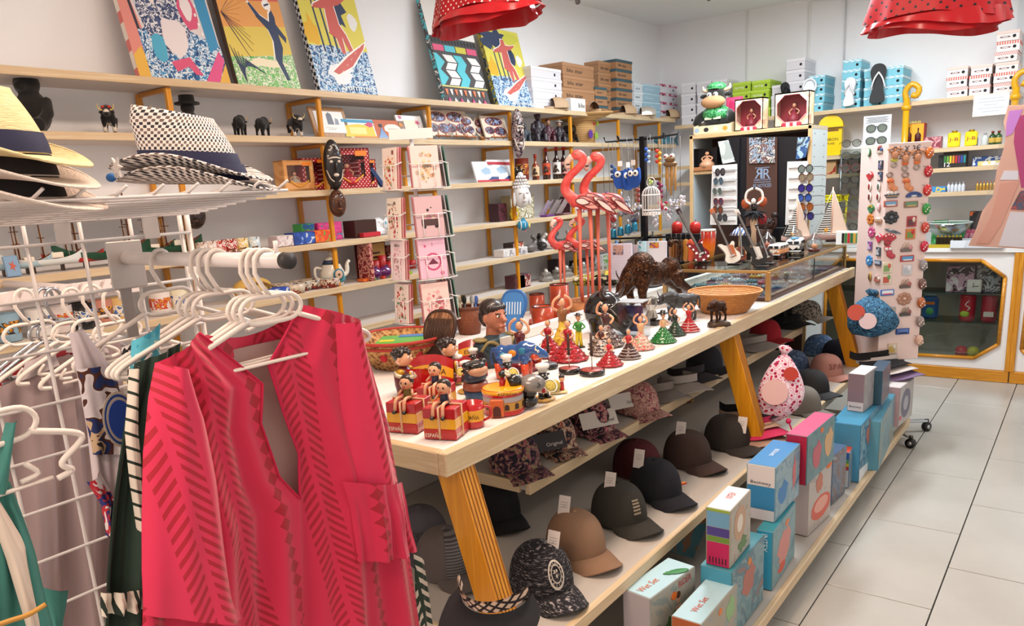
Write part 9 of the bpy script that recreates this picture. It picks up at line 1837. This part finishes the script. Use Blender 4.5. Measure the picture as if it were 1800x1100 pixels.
def fedora(lb,c,rz,mt,band,sc=1.0,tilt=0,group='straw hats on the tray',nocrown=False):
 t=thing('straw_hat',lb,'hat',c,rot=(radians(tilt),0,rz),sc=sc,group=group)
 def cr(u,v):
  a=2*pi*u;rx,ry=.080,.098
  if v<.72:k=v/.72;s=1-.20*k**1.6;z=.118*k*(1+.10*sin(a)*k)
  else:k=(v-.72)/.28;s=.80*(1-k);z=.118*(1+.10*sin(a)*(1-k))+.010*sin(pi*k*.5)*0-.022*k*k
  pin=1-.22*max(0,-sin(a))*abs(cos(a))*min(1,v*1.2)if v<.9 else 1
  return V((rx*s*cos(a)*pin,ry*s*sin(a)+.030*min(1,z/.1)**1.5,z))
 if not nocrown:g=G();g.grid(cr,48,18,mt);obj('crown',g,t)
 def br(u,v,dz=0):a=2*pi*u;w_=.060;x,y=(.080+w_*v*.92)*cos(a),(.098+w_*v)*sin(a);return V((x,y,dz+.004*v*v*max(0,sin(a))*1.2+.030*v*v*abs(cos(a))**3-.014*v*max(0,-sin(a))))
 g=G();g.grid(lambda u,v:br(1-u,v,.002),48,6,mt);g.grid(lambda u,v:br(u,v,-.001),48,6,mt);g.tube([br(k/48,1)for k in range(48)],.0024,mt,5,True);obj('brim',g,t)
 g=G();g.grid(lambda u,v:cr(u,.03+.20*v)*1.025+V((0,0,.001)),48,6,band);obj('ribbon_band',g,t);return t
SAL=pmat('straw_cream',lambda N:(lambda f:(N.col(N.ramp(f,[(.2,'d9c08a'),(.8,'ead8a8')],False)),N.bump(f,.3)))(N.noise(60,2,N.co(scale=(1,1,7)))),'e2cc9a',rough=.7);SAL2=mat('straw_pale','e0d0c4',.7,bump=(300,.3));BAND=mat('band_navy','1c1f40',.7);BANDK=mat('band_black','1a1618',.8)
WVE=pmat('weave_check',lambda N:(lambda x:(lambda a:N.col(N.mix(N.ma('GREATER_THAN',N.ma('MULTIPLY',N.ma('SINE',N.ma('MULTIPLY',a,48)),N.ma('SINE',N.ma('MULTIPLY',x[2],540))),.05),'e0d8d2',N.mix(N.ma('GREATER_THAN',N.ma('SINE',N.ma('MULTIPLY',x[2],270)),.0),'2a2630','6a5a54'))))(N.ma('ADD',N.ma('ARCTAN2',x[1],x[0]),N.ma('MULTIPLY',N.ma('SQRT',N.ma('ADD',N.ma('MULTIPLY',x[0],x[0]),N.ma('MULTIPLY',x[1],x[1]))),9))))(N.xyz(N.co())),'b0a8a4',rough=.7)
HZ=radians(127);c=PX(352,326,-1.42);uh=mpp(c)
fedora('lower black and white woven straw hat with a navy ribbon',c+V((0,0,.004)),HZ,WVE,BAND,.95,3,nocrown=True);fedora('upper black and white woven straw hat with a wide navy ribbon',c+V((-.006,-.008,.026)),HZ,WVE,BAND,.95,4)
c=PX(4,362,-1.40)
for k,(m,b,lb)in enumerate(((SAL2,BANDK,'lowest cream straw hat of the left stack'),(SAL2,BANDK,'middle cream straw hat of the left stack'),(SAL,BAND,'top cream straw hat of the left stack with a navy ribbon'))):fedora(lb,c+V((-.004*k,-.004*k,.01+.034*k)),HZ,m,b,.97,4)
t=thing('blue_bow','small blue bow with pale tulle sticking out left of the woven hat','bow',PX(196,316,-1.44));g=G();g.ball((0,0,.004),(.012,.008,.008),mat('bow_blue','2a6ab0',.6),8,6);obj('bow',g,t);g=G();g.prism(star(.03,.02,.008,.02,6),.004,mat('tulle','d8d0cc',.8));obj('tulle',g,t)
# ---- face-out rail with hangers
yR=PX(222,460,XG+.02).y;e=PY(507,458,yR);zR=e.z;XE=e.x;RR=.0135
t=thing('hanging_rail','white tube rail with a black end cap','rail',(0,yR,zR));WT=mat('rail_white','e6dcd8',.3,coat=.3)
g=G();g.tube([(XG+.01,0,0),(XE,0,0)],RR,WT,18);obj('tube',g,t);g=G();g.tube([(XE-.012,0,0),(XE+.004,0,0)],RR*1.06,mat('cap_grey','2e2a2a',.5),18);obj('end_cap',g,t)
a,b=PX(186,426,XG+.025),PX(262,502,XG+.025);g=G();g.box((XG+.02,(a.y+b.y)/2-yR,(a.z+b.z)/2-zR),(.006,b.y-a.y,a.z-b.z),PLT,.002);obj('wall_plate',g,t)
a,b=PX(210,500,XG+.015),PX(246,590,XG+.015);g=G();g.box((XG+.012,(a.y+b.y)/2-yR,(a.z+b.z)/2-zR),(.004,b.y-a.y,a.z-b.z),mat('steel_strip','948c88',.4,.4),.001);obj('strip',g,t);g=G();g.tube([(XE-.03,0,RR),(XE-.03,0,RR+.02)],.004,WT,8);obj('stop_pin',g,t)
HW=mat('hanger_white','e2d6cc',.35,coat=.2)
def hanger(lb,x,rz,sc=1.0,p0=None,span=.20,group='white plastic hangers on the rail',mt=None):
 t=thing('coat_hanger',lb,'hanger',p0 if p0 is not None else(x,yR,zR),rz,group,sc=sc);m0=mt or HW
 g=G();hk=[(0,.022*cos(a),.022*sin(a)-.004)for a in[lerp(-.3,pi,k/9)for k in range(10)]];g.tube(hk[::-1][:0]+hk+[(0,-.024,-.02),(0,-.012,-.045),(0,0,-.062)],.0042,m0,8);obj('hook',g,t)
 g=G();Lp=curve([(0,0,-.062),(0,.045,-.064),(0,.062,-.085),(0,.045,-.105),(0,0,-.108),(0,-.045,-.105),(0,-.062,-.085),(0,-.045,-.064)],32,True);g.tube(Lp,.0042,m0,8,True)
 for s in(-1,1):g.tube(curve([(0,s*.05,-.10),(0,s*.12,-.128),(0,s*span,-.160),(0,s*(span+.012),-.176),(0,s*(span-.01),-.182)],28),.0050,m0,8);g.tube(curve([(0,s*(span-.05),-.145),(0,s*(span-.035),-.165),(0,s*(span-.06),-.170)],6),.004,m0,6)
 g.tube([(0,-span*.8,-.178),(0,span*.8,-.178)],.0035,m0,6);obj('shoulders',g,t);return t
for k,(px,lb)in enumerate(((282,'white hanger nearest the grid plate'),(352,'first of three white hangers in the middle of the rail'),(366,'second of three white hangers in the middle of the rail'),(382,'third of three white hangers in the middle of the rail'),(440,'white hanger holding the dark green dress'),(452,'white hanger between the green and pink dresses'),(466,'frontmost white hanger, holding the pink dress'))):hanger(lb,PY(px,455,yR).x,radians([8,4,2,-2,3,0,-2][k]))
# ---- garments as folded cloth sheets
def sheet(fn,nu,nv,mt,name,par,thick=.002,uv=True):
 g=G();g.grid(fn,nu,nv,mt);n0=len(g.f);g.grid(lambda u,v:fn(1-u,v)-V((thick,0,0)),nu,nv,mt);me=g.mesh(name)
 l=me.uv_layers.new(name='cloth')
 for lp in me.loops:co=me.vertices[lp.vertex_index].co;l.data[lp.index].uv=(co.y,co.z)
 return obj(name,me,par)
def ptsx(P,X):return[PX(x,y,X)for x,y in P]
def clothfn(A,B_,X,amp,fr,ph,edge=.03,bulge=0):
 A,B_=ptsx(A,X),ptsx(B_,X)
 def fn(u,v):
  p=poly_at(A,v).lerp(poly_at(B_,v),u);f=amp*(.25+v)*(sin(fr*u*2*pi+ph+1.2*v)+.45*sin(fr*2.3*u*2*pi+2*ph-.8*v)+.25*sin(9*v+5*u));return p+V((f-edge*(2*u-1)**2*.5+bulge*sin(pi*u),0,0))
 return fn
def band_print(key,base,dark,p=.092,q=.030,off=0.0,lines=None):
 def fn(N):
  tc=N.n('UVMap',uv_map='cloth');x=N.xyz(tc.outputs[0]);U=N.ma('ADD',N.ma('DIVIDE',N.ma('ADD',x[0],N.ma('MULTIPLY',x[1],.10)),p),off+50);t_=N.ma('FRACT',U);cell=N.ma('MODULO',N.ma('FLOOR',U),2)
  d=N.ma('ABSOLUTE',N.ma('SUBTRACT',t_,.5));tri=N.ma('PINGPONG',N.ma('DIVIDE',N.ma('ADD',x[1],5),q),.5)
  A=N.ma('LESS_THAN',d,N.ma('ADD',N.ma('MULTIPLY',tri,.30),.0));ch=N.ma('FRACT',N.ma('DIVIDE',N.ma('ADD',N.ma('ADD',x[1],5),N.ma('MULTIPLY',d,p*1.1)),q*.62));B_=N.ma('MULTIPLY',N.ma('LESS_THAN',ch,.45),N.ma('MULTIPLY',N.ma('LESS_THAN',d,.34),N.ma('GREATER_THAN',d,.05)))
  N.col(N.mix(N.ma('ADD',N.ma('MULTIPLY',A,cell),N.ma('MULTIPLY',B_,N.ma('SUBTRACT',1,cell))),base,dark))
 return pmat(key,fn,base,rough=.75,sheen=.25)
PKM=band_print('pink_zigzag','cc2048','a30c26');PKS=band_print('pink_sleeve','d42850','ab1029',.11,.034,.25);XD=-1.135
t=thing('pink_dress','bright pink tunic dress with darker zigzag print and open neck, frontmost on the rail','dress',(0,0,0))
Lb=[(287,640),(276,700),(264,800),(260,900),(258,1000),(255,1125)];Nl=[(363,586),(471,676),(466,745),(500,840),(537,879),(541,1125)];Nr=[(543,536),(483,643),(512,732),(538,800),(537,879),(541,1125)];Rb=[(640,560),(664,650),(690,745),(712,860),(728,960),(750,1125)]
fL,fR_=clothfn(Lb,Nl,XD,.012,2.2,.4,.05),clothfn(Nr,Rb,XD,.012,2.0,1.9,.05);sheet(fL,60,80,PKM,'left_front',t);sheet(fR_,60,80,PKM,'right_front',t)
sheet(clothfn([(300,640),(270,800),(262,1125)],[(630,565),(690,745),(740,1125)],XD-.06,.006,2,0),30,40,mat('dress_lining','b99a94',.85),'back',t)
fb_=clothfn([(362,588),(366,600),(372,622)],[(544,536),(545,552),(543,575)],XD-.04,.0,1,0,0);sheet(lambda u,v:fb_(u,v)+V((-.03*sin(pi*u),0,-.030*sin(pi*u))),20,8,PKM,'back_collar',t)
sheet(clothfn([(288,640),(275,700),(265,800),(262,920),(260,1010),(262,1085)],[(338,650),(372,740),(396,850),(412,960),(428,1050),(440,1095)],XD+.022,.006,1.3,.5,.05,.02),30,60,PKS,'left_sleeve',t)
rs=sheet(clothfn([(598,570),(604,680),(608,760),(612,850)],[(641,560),(664,650),(690,745),(714,850)],XD+.02,.005,1.2,2,.05,.015),24,40,PKS,'right_sleeve',t)
sheet(clothfn([(610,848),(624,900),(632,992)],[(716,850),(724,900),(737,970)],XD+.026,.008,3.0,.3,.03,.018),30,24,PKM,'sleeve_ruffle',rs)
g=G();g.tube([fL(1,k/40*.8)+V((.002,0,0))for k in range(41)],.0032,mat('dress_hem','c01a44',.8),6,flat=.6);g.tube([fR_(0,k/40*.8)+V((.002,0,0))for k in range(41)],.0032,mat('dress_hem'),6,flat=.6);obj('neck_trim',g,t)
GD=band_print('green_print','1c3428','d4cabc',.085,.05,.1);t=thing('green_dress','dark green dress with cream geometric borders, hanging behind the pink dress','dress',(0,0,0))
sheet(clothfn([(246,640),(228,720),(205,880),(188,1020),(183,1120)],[(330,600),(320,720),(315,880),(310,1020),(310,1120)],-1.24,.014,2.4,.8,.04),50,70,mat('green_cloth','1d3226',.85,sheen=.2),'front',t)
sheet(clothfn([(236,650),(228,760),(236,850),(256,1000)],[(252,645),(250,760),(258,850),(280,1000)],-1.225,.004,1,0),10,40,stripes('cream_leaf','d8cdbd','1d2a22','z',48,.78,(radians(35),0,0),rough=.85),'printed_border',t);sheet(clothfn([(186,1046),(183,1085)],[(262,1036),(262,1072)],-1.215,.01,3,0),24,4,stripes('cream_border','d8cdbd','1d2a22','y',60,.72,(0,0,0),rough=.85),'hem_border',t)
sheet(clothfn([(735,975),(738,1125)],[(752,990),(768,1125)],-1.20,.006,1,1),10,20,GD,'far_side',t)
MED=blots('medallion_print',['c8bcc0','d0c6c8','4a2418','1c2a5a','b89a7a','241c20'],26,1,.6,.85);t=thing('medallion_top','white sleeveless top printed with brown diamonds and a blue oval medallion','top',(0,0,0))
sheet(clothfn([(128,586),(140,650),(160,760),(168,850),(185,880)],[(152,578),(212,660),(230,760),(236,850),(236,900)],-1.40,.008,1.4,.2),30,50,mat('top_white','c4b6b8',.85),'front',t)
q=sheet(clothfn([(142,650),(158,740),(168,800)],[(205,640),(232,740),(236,800)],-1.388,.006,1.2,.2),24,30,MED,'printed_panel',t)
o=PX(207,738,-1.372);g=G();g.T=FR(o,(0,1,0),(0,0,1));
for r,c,z in((1.0,'b4a494',0),(.9,'1c3a7a',.001),(.8,'a89a90',.002),(.70,'163a8a',.003)):g.prism([(.030*r*cos(b)+.004,.052*r*sin(b))for b in[2*pi*s/32 for s in range(32)]],.001,mat('md'+c,c,.8),(0,0,z),((1,0,0),(0,1,0)))
obj('medallion',g,t);sheet(clothfn([(160,850),(185,890),(190,940)],[(182,830),(205,880),(200,950)],-1.38,.01,1,0),10,14,blots('red_blue_print',['a8202c','1c2a6a','a8202c','d0c4c4'],30,rough=.85),'red_corner',t)
for k,(c,P,lb,nm)in enumerate((('8fb4bc',((240,600),(236,640),(238,660)),'turquoise and white top on the middle hanger','turquoise_top'),('2a2426',((222,612),(220,632),(224,650)),'black and white printed top behind the turquoise one','patterned_top'))):
 t=thing(nm,lb,'top',(0,0,0));sheet(clothfn(P,[(x+50,y-32)for x,y in P],-1.30-.03*k,.004,1,k),20,12,blots('mt'+c,['3a9ab4','5ab4c8','d8dcd8']if k==0 else['1c1a1c','c8c0bc','2a2628'],24,rough=.85),'strap',t);sheet(clothfn([(x+10,y+40)for x,y in P],[(x+40,y+20)for x,y in P],-1.31-.03*k,.004,1,k),14,12,mat('mtp'+c,c,.85),'front',t)
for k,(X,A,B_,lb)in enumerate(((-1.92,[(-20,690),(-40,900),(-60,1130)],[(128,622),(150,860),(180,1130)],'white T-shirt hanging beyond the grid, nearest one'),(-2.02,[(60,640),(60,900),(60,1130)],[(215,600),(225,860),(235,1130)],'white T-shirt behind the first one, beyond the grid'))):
 t=thing('white_shirt',lb,'shirt',(0,0,0));sheet(clothfn(A,B_,X,.022,2.1,k),50,50,mat('shirt_white_shaded','9a8686',.9),'front',t);sheet(clothfn([(A[0][0]+70,A[0][1]-52),(A[0][0]+60,A[0][1]-20)],[(B_[0][0]-30,B_[0][1]-12),(B_[0][0]-20,B_[0][1]+20)],X+.01,.003,1,0),16,6,mat('shirt_collar','b8aaaa',.9),'collar',t)  # shade beyond the grid is put into the white shirts' colour
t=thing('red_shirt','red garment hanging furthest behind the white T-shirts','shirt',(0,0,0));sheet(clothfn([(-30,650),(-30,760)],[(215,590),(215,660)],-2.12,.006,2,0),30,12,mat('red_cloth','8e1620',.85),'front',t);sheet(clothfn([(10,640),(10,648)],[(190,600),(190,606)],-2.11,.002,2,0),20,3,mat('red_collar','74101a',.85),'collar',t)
for k,(px,py)in enumerate(((42,560),(125,558),(160,552),(196,560))):
 p0=PX(px,py-38,-1.98+.03*k);hanger('white hanger beyond the grid, %s from the left'%['first','second','third','fourth'][k],0,radians(6),1.0,p0,.19,'white hangers beyond the grid')
for k in range(2):hanger('thin chrome wire hanger beyond the grid, %s one'%['left','right'][k],0,radians(20),1.0,PX(78+15*k,520,-2.0),.19,'chrome hangers',mat('chrome'))
t=thing('shirt_rail','white slatted hook rail for the shirts beyond the grid','rail',(0,0,0));a,b=PX(10,518,-2.15),PX(215,512,-2.15);g=G();g.box((-2.15,(a.y+b.y)/2,(a.z+b.z)/2),(.02,b.y-a.y+.1,.045),mat('hook_rail','e0d4d0',.4),.002);obj('rail',g,t)
for k in range(11):y=lerp(a.y,b.y,k/10);g=G();g.prism([(-.012,0),(.004,.028),(.02,.028),(.014,.015),(.024,0)],.02,mat('hook_rail'),(-2.14,y,b.z+.012),((0,1,0),(0,0,1)));obj('hook',g,t)
g=G();[g.tube([(-2.15,y,b.z),(XW+.02,y,b.z)],.012,mat('hook_rail'),6)for y in(a.y,b.y)];obj('stay',g,t)
TLC=blots('teal_splash',['3a7a70','4a8a80','c4b4a4','2f6a62'],7,1,1,.8);t=thing('teal_top','teal and cream wrap top at the lower left edge','top',(0,0,0))
sheet(clothfn([(-30,820),(-40,960),(-60,1130)],[(25,850),(70,980),(108,1130)],-1.20,.012,1.2,.5),40,40,mat('teal_cloth','3f7d74',.8),'front',t);sheet(clothfn([(-10,905),(20,990),(60,1130)],[(5,880),(52,960),(92,1130)],-1.185,.004,1,0),12,30,mat('cream_cloth','d3c2b2',.8),'cream_band',t);sheet(clothfn([(18,745),(5,800),(-10,870)],[(36,740),(28,800),(18,870)],-1.19,.002,1,0),8,14,mat('teal_cloth'),'strap',t);sheet(clothfn([(80,1036),(100,1120)],[(128,1042),(112,1120)],-1.25,.004,1,0),10,10,mat('teal_cloth'),'far_side',t)
g=G();g.tube(curve(ptsx([(-10,1100),(20,1090),(50,1080),(80,1062)],-1.17),14),.004,mat('gold_cord','b8863a',.5),6);obj('gold_cord',g,t)
hanger('white hanger with curled hooks at the left edge, holding the teal top',0,radians(4),1.0,PX(-42,652,-1.2),.085,'left edge hanger')
# ---- children's flounced dresses hung from the ceiling
def flounce(p,w_,cloth,trim,lb,n,slant=0,extra=None):
 t=thing('flounced_dress',lb,'dress',p);H_=ZC-p.z-.012
 def ring(r0,r1,z0,z1,m,nm,f,am,ph=0,d=.55):
  g=G();fn=lambda u,v:V(((lerp(r0,r1,v)+am*v*cos(f*2*pi*u+ph))*cos(2*pi*u),d*(lerp(r0,r1,v)+am*v*cos(f*2*pi*u+ph))*sin(2*pi*u),lerp(z0,z1,v)+.012*v*sin(3*2*pi*u+ph)+slant*cos(2*pi*u)*v));g.grid(fn,96,6,m);g.grid(lambda u,v:fn(1-u,v)*.995,96,6,m);obj(nm,g,t)
 ring(w_*.40,w_*.48,.20,.030,cloth,'spotted_tier',9,.012);ring(w_*.475,w_*.50,.036,.0,trim,'satin_ruffle',16,.008,1);ring(w_*.38,w_*.43,.10,-.016,trim,'under_ruffle',9,.012,2);ring(w_*.34,w_*.45,.27,.15,trim if extra else cloth,'upper_tier',8,.014,.6);ring(w_*.13,w_*.28,min(.42,H_-.05),.24,cloth,'bodice',5,.004)
 g=G();g.tube([(0,0,min(.42,H_-.05)),(0,0,H_)],.003,mat('d8d8d8'),5);obj('hanging_cord',g,t);return t
SAT=mat('red_satin','c4121e',.28,sheen=.3);p=PY(855,38,2.75);flounce(p,232*mpp(p),dots('red_white_dots','b8141f','f0dcdc',105,.18,'xz',rough=.6),SAT,'red flamenco dress with white spots hanging above the table',1,.012,1)
p=PY(1640,48,3.5);flounce(p,236*mpp(p),dots('red_black_dots','c01420','2a1014',75,.14,'xz',rough=.5),SAT,'red flamenco dress with black spots hanging at the right',2,-.02)
